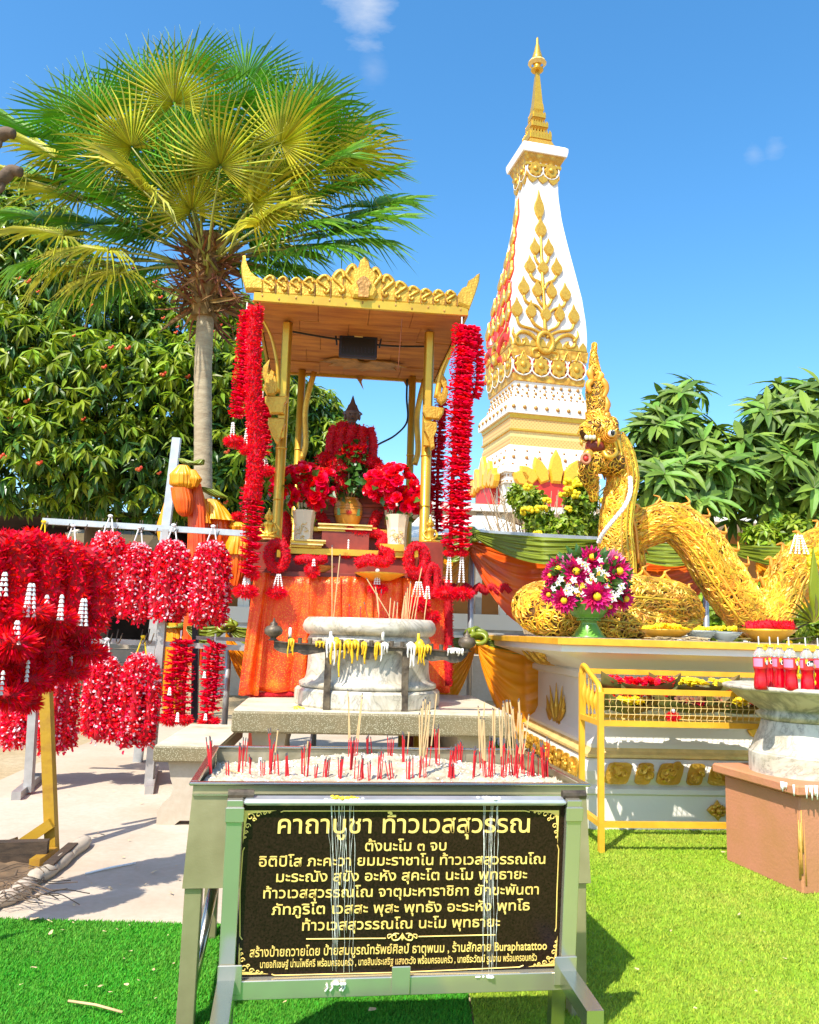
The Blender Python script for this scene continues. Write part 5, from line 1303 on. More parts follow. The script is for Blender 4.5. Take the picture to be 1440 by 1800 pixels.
dish('orange woven dish under the left red garland heap',560,1006,yg+.10,.13,.05,'gold_dark')
for(x0,x1,y,lab,yy)in((556,660,928,'stack of flat gold leaf packets on the upper altar step',.1),(512,570,965,'flat gold leaf packets beside the left vase',-.02)):
 a_,b_=S.pl(x0,y,yy),S.pl(x1,y,yy);t=thing('gold_packets',lab,'packets',S.w(((a_.x+b_.x)/2,yy+.06,zs1+.001)),S.rz)
 zz_=zs1;zz0=a_.z-.02-zs1
 for k in range(4):mb=MB();mb.merge(box(random.uniform(-.02,.02),random.uniform(-.02,.02),.006+k*.016+max(0,zz0),(b_.x-a_.x)*random.uniform(.9,1),.12,.012));mb.build('packet',M[('gold_smooth','gold_pale')[k%2]],t)
 if zz0>.02:mb=MB();mb.merge(box(0,.0,max(0,zz0)/2-.001,(b_.x-a_.x)*.8,.1,max(0,zz0)));mb.build('tray',M['dark_red_wood'],t)
def long_garland(label,strands,r,gap,tas=(),pom=(),dark=False,fz=None,grp='long red garlands hung from the roof corners'):
 o0=S.pl(*strands[0][0]);t=thing('flower_garland',label,'garland',S.w(o0),S.rz,grp)
 for k,st_ in enumerate(strands):
  rr=r[k]if isinstance(r,(list,tuple))else r
  P=bez([S.pl(*q)-o0 for q in st_],8);strand_parts(t,P,rr,gap,dark)
  mb=MB();mb.merge(tube(P,rr*.22,6),smooth=True);mb.build('thread',M['red_core'],t)
 for(a_,b_,c_,L_,n_,sp_,cn_)in tas:tassel(t,S.pl(a_,b_,c_)-o0,L_,n_,sp_,cn_)
 for(a_,b_,c_,rx,rz)in pom:pompom(t,S.pl(a_,b_,c_)-o0,rx,rz)
 mb=MB();mb.merge(tube([(0,0,.06),(0,0,-.02)],.006,5));mb.build('hanging_string',M['rope_white'],t)
 return t
yr=RF-.05
long_garland('long double red flower garland hanging from the right roof corner',[[(812,570,yr),(808,620,yr),(803,720,yr),(796,840,yr),(792,965,yr)],[(826,572,yr),(818,640,yr),(814,720,yr),(812,840,yr),(811,965,yr)],[(832,576,yr+.05),(839,620,yr+.05),(840,660,yr+.05),(834,695,yr+.05),(822,700,yr+.05)]],[.078,.078,.06],.045,tas=[(790,978,yr,.20,2,.022,.018),(812,978,yr,.20,2,.022,.018)],pom=[(792,972,yr,.07,.03),(812,972,yr,.07,.03),(785,1043,yr,.12,.05),(812,1044,yr,.12,.05)])
long_garland('long red garland with two white tassels at the left roof corner',[[(434,545,yr),(428,600,yr),(421,680,yr),(415,735,yr)]],.060,.032,tas=[(410,742,yr,.16,2,.02,.012),(436,752,yr,.18,3,.018,.012)],pom=[(412,776,yr,.10,.05),(436,790,yr,.10,.045)])
t=gar('fuzzy bright red garland hanging from the left roof corner down past the altar',[(450,542,yr-.03),(445,600,yr-.03),(446,700,yr-.03),(450,790,yr-.03),(446,860,yr-.03),(443,880,yr-.03)],.085,'red_bright',26000,'long red garlands hung from the roof corners',name='tinsel_garland')
long_garland('darker red flower garland continuing down the left side to a white tassel',[[(448,880,yr),(444,920,yr),(440,970,yr),(437,1008,yr)]],.080,.036,tas=[(433,1012,yr,.12,4,.012,.012)],pom=[(432,1040,yr,.12,.05),(444,1010,yr,.07,.05)])
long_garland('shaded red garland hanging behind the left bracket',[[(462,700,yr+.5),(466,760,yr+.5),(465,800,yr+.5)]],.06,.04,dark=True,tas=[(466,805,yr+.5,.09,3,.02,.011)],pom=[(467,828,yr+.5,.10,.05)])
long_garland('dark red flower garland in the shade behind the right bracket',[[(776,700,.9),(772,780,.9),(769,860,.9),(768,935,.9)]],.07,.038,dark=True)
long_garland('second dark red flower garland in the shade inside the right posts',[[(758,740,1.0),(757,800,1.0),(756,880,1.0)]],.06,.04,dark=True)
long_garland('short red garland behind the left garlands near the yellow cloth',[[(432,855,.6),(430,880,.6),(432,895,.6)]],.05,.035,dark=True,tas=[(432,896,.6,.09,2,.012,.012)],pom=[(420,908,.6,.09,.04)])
T=Frame(G(560,1400).x,5.3,5.0)
zT=T.pl(560,1252,0).z;xa=T.pl(408,1252,0).x;xb=T.pl(903,1272,0).x;zTb=T.pl(560,1290,0).z;yT=T.pz(560,1217,zT).y
tbl=fthing('stone_table','low stained terrazzo table carrying the marble incense urn','table',T)
mb=MB();mb.merge(box((xa+xb)/2,yT/2,(zT+zTb)/2-.004,xb-xa,yT,zT-zTb,.012));mb.build('slab',M['terrazzo'],tbl)
mb=MB();mb.merge(box((xa+xb)/2,yT/2+.003,zT+.001,xb-xa-.02,yT-.02,.008));mb.build('slab_top',M['slab_top'],tbl)
def curvy_leg(t,x,y,w_,d_,h,name='leg'):
 """stone leg with the waisted outline seen from its end"""
 ol=[(-.5,0),(-.5,.22),(-.42,.34),(-.30,.45),(-.26,.58),(-.32,.72),(-.38,1),(.38,1),(.32,.72),(.26,.58),(.30,.45),(.42,.34),(.5,.22),(.5,0),(.22,0),(.12,.08),(-.12,.08),(-.22,0)]
 mb=MB();P=[(a_*w_,b_*h)for a_,b_ in ol][::-1];
 k=len(P);V=[(x+p[0],y-d_/2,p[1])for p in P]+[(x+p[0],y+d_/2,p[1])for p in P]
 F=[(i,(i+1)%k,k+(i+1)%k,k+i)for i in range(k)]
 me_=MB();me_.add(V,F)
 Lx=[17-i for i in range(0)]
 from mathutils.geometry import tessellate_polygon
 tris=tessellate_polygon([[Vector((p[0],p[1],0))for p in P]])
 me_.add(V,[(a_,b_,c_)for a_,b_,c_ in tris]+[(k+c_,k+b_,k+a_)for a_,b_,c_ in tris])
 return me_.build(name,M['concrete'],t)
for x in(xa+.22,xb-.22):curvy_leg(tbl,x,yT/2,.30,yT*.75,zTb-.006)
B=Frame(G(277,1452).x,G(277,1452).y,4.0)
zB0=B.pl(330,1338,0).z;zB1=B.pl(300,1312,-.06).z;bx0=B.pl(270,1312,-.06).x;bx1=B.pl(386,1312,-.06).x;byk=B.pz(372,1274,zB1).y
bench=fthing('stone_bench','long terrazzo bench seen end on with a waisted white leg','bench',B)
mb=MB();mb.merge(box((bx0+bx1)/2,(byk-.06)/2,(zB0+zB1)/2,bx1-bx0,byk+.06,zB1-zB0,.01));mb.build('seat',M['terrazzo'],bench)
mb=MB();mb.merge(box((bx0+bx1)/2,(byk-.06)/2,zB1+.001,bx1-bx0-.016,byk+.04,.006));mb.build('seat_top',M['slab_top'],bench)
lw=(B.pl(385,1440,0).x-B.pl(277,1440,0).x)
curvy_leg(bench,(bx0+bx1)/2+.02,.06,lw,.10,zB0-.001);curvy_leg(bench,(bx0+bx1)/2+.02,byk-.3,lw,.10,zB0-.001)
uy=.55;uc=T.pl(648,1160,uy);kU=(T.pl(760,1160,uy).x-T.pl(648,1160,uy).x)/112
zU=lambda y:T.pl(648,y,uy-108*kU).z
urn=fthing('incense_urn','large round white marble incense urn on the terrazzo table','urn',T,loc=(uc.x,uy,zT+.006))
z0=zT+.006;hz=zU(1086)-z0
def U(r,f):return(r*kU,f*hz)
mb=MB();mb.merge(lathe([U(124,0),U(126,.02),U(126,.17),U(122,.20)],12),smooth=False);mb.build('foot',M['marble'],urn)
mb=MB();mb.merge(lathe([U(114,.201),U(119,.22),U(119,.26),U(110,.29),U(108,.32),U(106,.40),U(105,.60),U(105,.72),U(108,.74),U(106,.77),U(104,.80)],40,cap=False),smooth=True);mb.build('drum',M['marble'],urn)
mb=MB();mb.merge(lathe([U(103,.80),U(109,.81),U(115,.85),U(117,.90),U(114,.96),U(108,1.0),U(100,.995),U(96,.97),U(94,.93),U(2,.93)],48,cap=False),smooth=True);mb.build('rim',M['marble'],urn)
mb=MB();d=40;gg=np.random.default_rng(2);V=[];F=[]
for j in range(7):
 for i in range(24):V.append((math.cos(i*.2618)*94*kU*j/6,math.sin(i*.2618)*94*kU*j/6,hz*.935+.03*(1-j/6)+gg.uniform(0,.01)))
F=[(j*24+i,(j+1)*24+i,(j+1)*24+(i+1)%24,j*24+(i+1)%24)for j in range(6)for i in range(24)]
mb.add(V,F,smooth=True);o=mb.build('incense_sand',M['ash_sand'],None,T.w((uc.x,uy,z0)));o.rotation_euler=(0,0,T.rz);tag(o,'pale ash and sand filling the round marble urn','sand',kind='stuff')
def inc(p0,p1,kind,label,group,r=.0022,par=None,stub=0.0):
 """single incense stick with coloured foot and coated or burnt upper part"""
 p0,p1=Vector(p0),Vector(p1);mb=MB();d_=p1-p0
 t=thing('incense_stick',label,'incense stick',p0,0,group)
 if kind=='tan':
  mb.merge(tube([(0,0,-.01),tuple(d_*.28)],r*.8,5));mb.build('stick_foot',M['tan_stick' if r>.003 else 'red_stick'],t)
  mb=MB();mb.merge(tube([tuple(d_*.28),tuple(d_*.97)],r*1.15,5));mb.build('incense_coat',M['tan_stick'],t);mb=MB();mb.merge(tube([tuple(d_*.97),tuple(d_)],r*1.1,5));mb.build('burnt_tip',M['ash'],t)
 else:
  mb.merge(tube([(0,0,-.01),tuple(d_*.88)],r,5));mb.build('stick_foot',M['red_stick'],t);mb=MB();mb.merge(tube([tuple(d_*.88),tuple(d_)],r*1.1,5));mb.build('burnt_tip',M['ash'],t)
 return t
GU='incense sticks standing in the marble urn'
ui=uy-.12
for(xa_,ya_,xb_,yb_,kd)in[(584,1086,584,958,'tan'),(586,1086,598,974,'tan'),(644,1016,693,1086,'tan'),(660,1030,668,1086,'tan'),(663,1041,668,1086,'tan'),(710,1062,708,1090,'tan'),(712,1086,714,1040,'tan'),(714,1086,717,1032,'tan'),(716,1086,722,1022,'tan'),(718,1086,727,1034,'tan'),(712,1088,713,1052,'tan'),(722,1088,742,996,'tan'),(728,1086,736,1046,'tan'),(684,1086,687,1050,'tan'),(690,1086,694,1056,'tan'),(698,1086,699,1058,'tan'),(705,1088,712,1046,'tan'),(670,1086,660,1040,'red'),(666,1086,671,1036,'red'),(634,1086,634,1066,'red'),(615,1086,614,1062,'red'),(700,1086,698,1060,'red'),(745,1086,752,1040,'tan'),(650,1086,640,1058,'red'),(733,1086,731,1040,'red')]:
 if ya_<yb_ and kd=='tan':xa_,ya_,xb_,yb_=xb_,yb_,xa_,ya_
 p0=T.pl(xa_,1086,ui);p0.z=z0+hz*.95;p1=T.pl(xb_,yb_,ui)
 inc(T.w(p0),T.w(p1),kd,'long pale incense stick rising from the ash of the marble urn' if kd=='tan' else 'short burnt red incense stub in the ash of the marble urn',GU,.0035)
yC=.09
rack=fthing('candle_rack','long scalloped iron candle rack with round knobs on both ends','candle rack',T)
top=[(482,1128),(520,1132),(565,1134),(620,1136),(680,1138),(740,1141),(790,1146),(822,1148)]
bot=[(822,1150),(812,1163),(795,1166),(780,1160),(758,1163),(745,1158),(725,1150),(700,1144),(675,1145),(658,1157),(645,1160),(632,1150),(612,1144),(590,1143),(560,1148),(535,1152),(520,1146),(506,1150),(490,1146),(480,1138)]
P=[T.pl(x,y,yC)for x,y in top];tz0=[q.z for q in P]
V=[];F=[]
tp_=np.array([(T.pl(x,y,yC).x,T.pl(x,y,yC).z)for x,y in top]);bt_=np.array([(T.pl(x,y,yC).x,T.pl(x,y,yC).z)for x,y in bot[::-1]])
xs=np.linspace(tp_[0,0],tp_[-1,0],60);zt_=np.interp(xs,tp_[:,0],tp_[:,1]);zb_2=np.interp(xs,bt_[:,0],bt_[:,1])
for x,a_,b_ in zip(xs,zt_,zb_2):V+=[(x,yC-.006,a_),(x,yC-.006,min(b_,a_-.01)),(x,yC+.006,a_),(x,yC+.006,min(b_,a_-.01))]
for i in range(59):
 q=i*4;F+=[(q,q+1,q+5,q+4),(q+2,q+6,q+7,q+3),(q,q+4,q+6,q+2),(q+1,q+3,q+7,q+5)]
F+=[(0,2,3,1),(236,237,239,238)]
mb=MB();mb.add(V,F);mb.build('scalloped_plate',M['iron'],rack)
mb=MB();V=[]
for x,a_ in zip(xs,zt_):V+=[(x,yC-.03,a_+.001),(x,yC+.05,a_+.001),(x,yC-.03,a_+.008),(x,yC+.05,a_+.008)]
F=[]
for i in range(59):
 q=i*4;F+=[(q,q+4,q+5,q+1),(q+2,q+3,q+7,q+6),(q,q+2,q+6,q+4),(q+1,q+5,q+7,q+3)]
mb.add(V,F);mb.build('candle_shelf',M['iron'],rack)
for(x0,y0_,x1)in((578,1226,579),(714,1234,713)):
 a_=T.pl(x0,1140,yC+.01);mb=MB();mb.merge(box(a_.x,yC+.02,(zT+.006+a_.z)/2,.045,.03,a_.z-zT-.006,.004));mb.build('leg',M['iron'],rack)
zat=lambda x:float(np.interp(x,xs,zt_))+.008
for px_ in(481,821):
 c_=T.pl(px_,1110 if px_==481 else 1128,yC);zb_3=zat(c_.x);mb=MB()
 mb.merge(lathe([(.036,0),(.018,.012),(.024,.022),(.056,.042),(.060,.065),(.048,.088),(.022,.098),(.026,.108),(.010,.120),(.003,.145)],18,(c_.x,yC,zb_3)),smooth=True);mb.build('knob',M['iron'],rack)
for px_ in(509,527,545,562,585,600,619,636,653,672,689,708,726,759,776,792):
 c_=T.pl(px_,1130,yC);mb=MB();zq=zat(c_.x);mb.merge(tube([(c_.x,yC+.01,zq),(c_.x,yC+.01,zq+.034)],.014,10));mb.merge(tube([(c_.x,yC+.01,zq+.0341),(c_.x,yC+.01,zq+.0345)],.010,8),1);mb.build('candle_cup',[M['iron'],M['black']],rack)
def wax(label,px_,w_,L,key,seed,cap_h=.02):
 g=np.random.default_rng(seed);c_=T.pl(px_,1136,yC);zq=zat(c_.x);t=thing('wax_drip',label,'wax',T.w((c_.x,yC,zq)),T.rz,'wax drips on the candle rack');mb=MB()
 n_=max(3,int(w_/.015))
 for i in range(n_):
  x=(i/(n_-1)-.5)*w_+g.uniform(-.004,.004);l_=L*g.uniform(.25,1.0);r=g.uniform(.005,.009)
  P=bez([(x,.01,cap_h*.6),(x,-.03,.012),(x+g.uniform(-.004,.004),-.036,-.01),(x+g.uniform(-.006,.006),-.024,-l_*.6),(x+g.uniform(-.006,.006),-.016,-l_)],4)
  mb.merge(tube(P,[r*.9]*12+list(np.linspace(r,r*.6,len(P)-13))+[r*.9],6),smooth=True)
 mb.merge(ball((0,-.005,.008),(w_*.55,.034,cap_h),10,6),smooth=True);mb.build('wax',M[key],t)
wax('short yellow wax drip under the left candle cups',512,.035,.10,'wax_yellow',1);wax('thick white wax drip over the left leg',582,.045,.18,'wax_white',2,.05);wax('long yellow wax drip down the left leg',591,.05,.30,'wax_yellow',3,.04);wax('yellow wax drip left of the rack middle',612,.05,.14,'wax_yellow',4,.03)
wax('yellow wax drip near the rack middle',624,.04,.10,'wax_yellow',5,.03);wax('thin yellow wax drip on the middle scallop',640,.03,.12,'wax_yellow',6);wax('thin yellow drip right of the middle scallop',664,.03,.10,'wax_yellow',7);wax('white wax drip under the standing candle',676,.04,.10,'wax_white',8)
wax('white wax drip over the right leg',722,.05,.14,'wax_white',9,.03);wax('large yellow wax heap right of the right leg',738,.06,.12,'wax_yellow',10,.05);wax('small yellow wax drip on the right arm',752,.03,.08,'wax_yellow',11);wax('pinkish white wax spread on the right end of the rack',800,.09,.03,'wax_white',12,.014)
wax('red tinted wax spread left of the left leg',562,.05,.03,'wax_yellow',14,.012)
for(px_,h_,lab)in((509,.06,'short white candle stub at the left end of the rack'),(673,.10,'white candle standing right of the middle of the rack'),(581,.05,'thick white candle stub over the left leg'),(736,.06,'yellow candle stub right of the right leg')):
 c_=T.pl(px_,1130,yC);q=(c_.x,yC+.01,zat(c_.x)+.03);t=thing('candle',lab,'candle',T.w(q),T.rz,'candle stubs on the iron rack');mb=MB();mb.merge(lathe([(.010,0),(.011,h_*.5),(.009,h_),(.004,h_+.004)],10),smooth=True);mb.build('wax_stick',M['wax_yellow' if px_==736 else 'wax_white'],t)
 mb=MB();mb.merge(tube([(0,0,h_),(.003,0,h_+.014)],.0015,4));mb.build('wick',M['black'],t)
mb=MB();g=np.random.default_rng(8);ca=T.pz(648,1232,zT);nx,ny=40,14;hw_,hd_=(T.pz(740,1235,zT).x-T.pz(545,1235,zT).x)/2,.14;V=[]
for j in range(ny+1):
 for i in range(nx+1):
  u,v=i/nx*2-1,j/ny*2-1;r=max(0,1-(abs(u)**2.2+abs(v)**2));V.append((ca.x+u*hw_,ca.y+v*hd_,zT+.006+.055*r**.6*(.75+.35*g.random())+(0 if r>0 else-.004)))
F=[(j*(nx+1)+i,j*(nx+1)+i+1,(j+1)*(nx+1)+i+1,(j+1)*(nx+1)+i)for j in range(ny)for i in range(nx)]
mb.add(V,F,smooth=True);V2=np.asarray(V);V2w=np.array([tuple(T.w(p))for p in V2]);mb=MB();mb.add(V2w,F,smooth=True);tag(mb.build('ash_heap',M['gravelly']),'grey heap of ash and dirt on the terrazzo table under the candle rack','ash',kind='stuff')
for(x,y,s_)in((523,1245,.03),(531,1247,.02),(584,1228,.025),(520,1248,.015)):
 q=T.pz(x,y,zT);mb=MB();mb.merge(ball((0,0,.006),(s_,s_*.6,.010),8,5),smooth=True);tag(mb.build('wax_blob',M['wax_yellow'],None,T.w(q)),'yellow wax blob dropped on the terrazzo table' if x!=584 else 'yellow wax blob at the foot of the left rack leg','wax','yellow wax blobs on the table')
def swag(fr,p0,p1,sag,height,key,label,seed=0,pinch=.25,yoff=0.0,group=None,low=None,pleats=5,name='satin_swag'):
 """cloth hung between two points; rows sag more toward the lower hem, ends pinched into the knots"""
 g=np.random.default_rng(seed);nu,nv=48,26;p0,p1=Vector(p0),Vector(p1);V=[];sag,height=sag*.89,height*.89
 t=thing(name,label,'cloth',fr.w(p0),fr.rz,group);ph=g.uniform(0,6)
 for j in range(nv+1):
  v=j/nv
  for i in range(nu+1):
   u=i/nu;p=p0.lerp(p1,u)-p0;s_=math.sin(math.pi*u)**.85;open_=pinch+(1-pinch)*s_
   z=-sag*s_*(.12+.88*v)-height*v*open_+height*(1-pinch)*0
   fold=math.sin(v*pleats*6.283+ph+1.1*math.sin(u*3.1))*.05*(.35+.65*abs(2*u-1)**.5)+.008*math.sin(u*7+v*5+ph)
   V.append((p.x,p.y-abs(fold)*1.2-.09*s_*v+yoff,p.z+z))
 F=[(j*(nu+1)+i,(j+1)*(nu+1)+i,(j+1)*(nu+1)+i+1,j*(nu+1)+i+1)for j in range(nv)for i in range(nu)]
 mb=MB();mb.add(V,F,smooth=True);mb.build('drape',M[key],t);return t
def knot(fr,p,r,key,label,seed=0,name='satin_knot',group=None):
 g=np.random.default_rng(seed);t=thing(name,label,'cloth',fr.w(p),fr.rz,group);mb=MB()
 for k in range(5):
  a_=k*1.3+g.uniform(0,.5);c_=Vector((math.cos(a_)*r*.35,-.02*k,math.sin(a_)*r*.3));th=np.linspace(0,6.283,13)[:-1];nrm=Vector((g.normal()*.6,-1,g.normal()*.6)).normalized();X=nrm.cross(Vector((0,0,1))).normalized();Y=nrm.cross(X)
  mb.merge(tube([tuple(c_+X*math.cos(q)*r*.62+Y*math.sin(q)*r*.42)for q in th],r*.26,6,closed=True,flat=.8),smooth=True)
 mb.merge(ball((0,0,0),(r*.7,r*.5,r*.6),10,7),smooth=True);mb.build('twist',M[key],t);return t
R=Frame(W(827,1100,7.3).x,7.3,3.0)
rail=fthing('metal_railing','grey steel railing frame behind the shrine carrying the satin swags','railing',R)
def rbar(a_,b_,w_,name='rail',key='galv',y=0,h=None):
 A2,B2=R.pl(a_[0],a_[1],y),R.pl(b_[0],b_[1],y);mb=MB();mb.merge(bar(A2,B2,w_,h));return mb.build(name,M[key],rail)
zt_r=R.pl(827,937,0).z
for px_ in(827,1242):
 a_=R.pl(px_,1100,0);mb=MB();mb.merge(tube([(a_.x,0,0),(a_.x,0,zt_r+(.06 if px_==827 else 0))],.026,10),smooth=True);mb.build('post',M['galv'],rail)
for px_ in(560,405):a_=R.pl(px_,1100,0);mb=MB();mb.merge(tube([(a_.x,0,0),(a_.x,0,R.pl(400,1095,0).z)],.026,10),smooth=True);mb.build('post',M['galv'],rail)
rbar((829,936),(1280,962),.05);rbar((375,1108),(820,1114),.03);rbar((829,1114),(1240,1130),.03)
yS=-.07
def Rp(x,y):return R.pl(x,y,yS)
GS='satin swags on the steel railing'
swag(R,Rp(829,938),Rp(1062,952),.12,.17,'satin_green','dark green satin swag along the top of the railing left of the serpent',1,.30,-.14,group=GS,pleats=5)
swag(R,Rp(824,950),Rp(1040,965),.40,.42,'satin_red','large red orange satin swag sagging below the green one',2,.25,.04,GS,pleats=5)
swag(R,Rp(1055,950),Rp(1250,962),.05,.20,'satin_green','dark green satin swag seen under the arch of the serpent body',3,.4,-.14,group=GS)
swag(R,Rp(1060,975),Rp(1250,975),.20,.46,'satin_red','red orange satin swag seen through the arch of the serpent body',4,.4,.04,GS)
swag(R,Rp(1262,960),Rp(1460,965),.05,.18,'satin_green','dark green satin swag at the right under the serpent tail',5,.4,-.14,group=GS)
swag(R,Rp(1330,985),Rp(1470,960),.22,.34,'satin_orange','orange and red satin swag under the serpent tail at the right edge',6,.3,.04,GS)
swag(R,Rp(760,945),Rp(826,938),.05,.24,'satin_green','dark green satin swag passing behind the right red garland',7,.4,-.14,group=GS)
swag(R,Rp(745,980),Rp(826,955),.12,.42,'satin_orange','orange satin swag hanging behind the right red garland',8,.35,.04,GS)
swag(R,Rp(836,1120),Rp(990,1122),.04,.12,'satin_green','lower green satin swag right of the round iron knob',9,.4,group=GS)
swag(R,Rp(838,1130),Rp(1000,1135),.42,.50,'satin_orange','lower orange satin swag falling beside the white plinth',10,.18,-.06,GS,pleats=4)
swag(R,Rp(735,1122),Rp(826,1120),.02,.12,'satin_green','lower green satin swag between altar and steel post',11,.4,group=GS)
swag(R,Rp(750,1200),Rp(834,1128),.10,.28,'satin_orange','lower orange satin swag rising from the altar to the steel post',12,.15,-.05,GS,pleats=3)
knot(R,Rp(829,940),.085,'satin_green','green satin knot tied on top of the steel post',1,group='satin knots on the railing');knot(R,Rp(836,1118),.10,'satin_green','green satin knot on the lower rail behind the iron knob',2,group='satin knots on the railing');knot(R,Rp(842,1136),.08,'satin_orange','orange satin knot just below the lower green knot',3,group='satin knots on the railing')
knot(R,Rp(400,1100),.08,'satin_green','green satin knot on the lower rail left of the altar cloth',4,group='satin knots on the railing')
swag(R,Rp(405,1100),Rp(480,1110),.02,.14,'satin_green','short green satin swag just left of the altar cloth',13,.3,group=GS);swag(R,Rp(330,1100),Rp(402,1098),.06,.12,'satin_green','green satin swag between the two short red garlands',16,.3,group=GS)
swag(R,Rp(400,1110),Rp(470,1190),.05,.22,'satin_orange','orange satin end hanging beside the altar cloth',14,.25,-.04,GS,pleats=3)
bt=fthing('bunting','red scalloped tinsel bunting below the railing swags','bunting',R)
mb=MB();pts=[]
for i in range(0,6):pts+=[R.pl(776+i*22,1030,-.1),R.pl(787+i*22,1041,-.1)]
tinsel(mb,bez(pts,3),.05,22000);mb.build('fringe',[M['red_bright'],M['red_core']],bt)
L_=Frame(W(310,1000,7.4).x,7.4,0)
post=fthing('steel_post','leaning grey steel post with cloth tied round its top','post',L_)
a_,b_=L_.pl(311,770,0),L_.pl(288,960,0);k_=a_-b_;foot=b_-k_*(b_.z/k_.z);mb=MB();mb.merge(bar(foot,a_,.075,.05));mb.build('post_shaft',M['galv'],post)
def drop(fr,pts,radii,key,label,seed=0,y=-.1,pleats=9,amp=.22,name='satin_bundle',group='satin cloth bundles at the left posts',flat=.7):
 """gathered cloth: pleated tube along pts (px,py) with radii in px"""
 g=np.random.default_rng(seed);P=[fr.pl(a2,b2,y)for a2,b2 in pts];kk=(fr.pl(pts[0][0]+1,pts[0][1],y)-P[0]).length;o0=P[0]
 t=thing(name,label,'cloth',fr.w(o0),fr.rz,group);Q=bez([p-o0 for p in P],6);n_=len(Q);rr=np.interp(np.linspace(0,1,n_),np.linspace(0,1,len(radii)),radii)*kk
 nn=110;V=[];ph=g.uniform(0,6,n_)*0+g.uniform(0,6)
 for i in range(n_):
  f=i/(n_-1)
  for k in range(nn):
   a2=k*6.283/nn;m_=1+amp*.55*math.sin(a2*pleats*2+ph[i]+f*1.2+.9*math.sin(a2*3+ph[i]))*(.4+.6*f)+.05*math.sin(a2*37+f*4)+.10*math.sin(a2*5+f*5+ph[i])*f
   V.append((Q[i][0]+math.cos(a2)*rr[i]*m_,Q[i][1]+math.sin(a2)*rr[i]*m_*flat,Q[i][2]+.04*kk*10*math.sin(a2*2+ph[i])*f*.3))
 F=[(i*nn+k,i*nn+(k+1)%nn,(i+1)*nn+(k+1)%nn,(i+1)*nn+k)for i in range(n_-1)for k in range(nn)]
 mb=MB();mb.add(V,F,smooth=True);mb.build('gathers',M[key],t);return t
drop(L_,[(318,806),(330,812),(342,816),(354,808)],[5,13,15,5],'satin_green','green satin end folded over the leaning steel post',1,-.05,7,.15)
drop(L_,[(322,818),(322,835),(322,852),(324,862)],[8,22,21,8],'satin_gold','bright yellow satin puff on the leaning steel post',2,-.10,11,.12)
drop(L_,[(338,826),(342,842),(340,856)],[6,12,6],'satin_orange','orange satin twist beside the yellow puff',3,-.12,7,.15)
drop(L_,[(318,858),(322,880),(324,900),(325,908)],[17,18,13,5],'satin_red','red satin pouch hanging under the yellow puff',4,-.10,8,.16)
drop(L_,[(300,858),(294,890),(288,925),(288,950)],[3,7,11,8],'satin_gold','thin orange satin tail left of the leaning post',5,.06,5,.15)
drop(L_,[(344,850),(347,900),(348,980),(340,1100),(338,1170)],[9,15,18,16,15],'satin_red','long dark red satin tail hanging down behind the pink garlands',6,.0,7,.18)
drop(L_,[(350,855),(356,890),(360,920)],[4,8,11],'satin_orange','orange satin tail beside the long red tail',7,.02,5,.15)
drop(L_,[(352,856),(368,862),(385,872),(396,876)],[8,15,13,4],'satin_green','dark green satin twist on the second bundle',8,.1,7,.2)
drop(L_,[(372,878),(377,895),(382,915)],[12,20,28],'satin_gold','flared orange satin bell on the second bundle',9,.12,10,.14)
drop(L_,[(382,905),(386,930),(382,970)],[18,20,12],'satin_red','dark red satin below the flared orange bell',10,.16,7,.18)
drop(L_,[(416,918),(420,926),(420,934)],[8,17,12],'satin_gold','small yellow satin puff of the third bundle near the left garland',11,.14,9,.14)
drop(L_,[(418,936),(418,955),(416,975)],[12,18,20],'satin_orange','striped orange satin skirt of the third bundle',12,.14,9,.2)
drop(L_,[(416,976),(416,1000),(412,1030)],[17,16,12],'satin_red','dark satin tail of the third bundle',13,.16,7,.18)
drop(L_,[(302,1095),(308,1130),(302,1200),(303,1268)],[12,20,16,14],'satin_orange','orange satin tail behind the left short red garland',14,.12,6,.2)
drop(L_,[(332,1095),(318,1102),(300,1104),(285,1098)],[14,12,12,6],'satin_green','green satin twist on the lower rail behind the short garlands',15,.08,8,.2)
K=Frame(G(262,1383).x,G(262,1383).y,3.0)
rk=fthing('garland_rack','tall steel rack of two crossbars with hooks for the plastic garlands','rack',K)
def kbar(a_,b_,w_,name,key='grey_steel',y=0,h=None,par=rk):
 mb=MB();mb.merge(bar(K.pl(a_[0],a_[1],y),K.pl(b_[0],b_[1],y),w_,h));return mb.build(name,M[key],par)
kbar((76,916),(432,938),.045,'crossbar','galv');kbar((20,1118),(480,1142),.04,'crossbar',y=.03)
kbar((345,1121),(440,1125),.03,'crossbar',y=.3)
kbar((262,1383),(285,1095),.06,'leg');kbar((285,1095),(292,931),.05,'leg')
lg=K.pz(50,1392,.02);q=K.pl(66,1130,lg.y);mb=MB();mb.merge(bar((lg.x,lg.y,.02),(q.x,lg.y,q.z),.055));mb.build('leg',M['grey_steel'],rk)
mb=MB();a_,b_=K.pz(28,1400,.03),K.pz(68,1366,.03);mb.merge(bar(a_,b_,.06));mb.build('foot',M['grey_steel'],rk)
mb=MB();a_,b_=K.pz(262,1390,.03),K.pz(272,1350,.03);mb.merge(bar(a_,b_,.06));mb.build('foot',M['grey_steel'],rk)
kbar((345,1040),(342,1270),.05,'upright','blackmetal',y=.35)
for px_ in(80,118,124,149,178,190,203,244,248,272,304,308,380):
 a_=K.pl(px_,921+(px_-75)*.05,-.03);mb=MB();mb.merge(tube(bez([(a_.x,0,a_.z+.07),(a_.x,-.005,a_.z),(a_.x+.012,-.04,a_.z-.03),(a_.x+.03,-.06,a_.z+.01)],4),.004,5),smooth=True);mb.build('hook',M['iron'],rk)
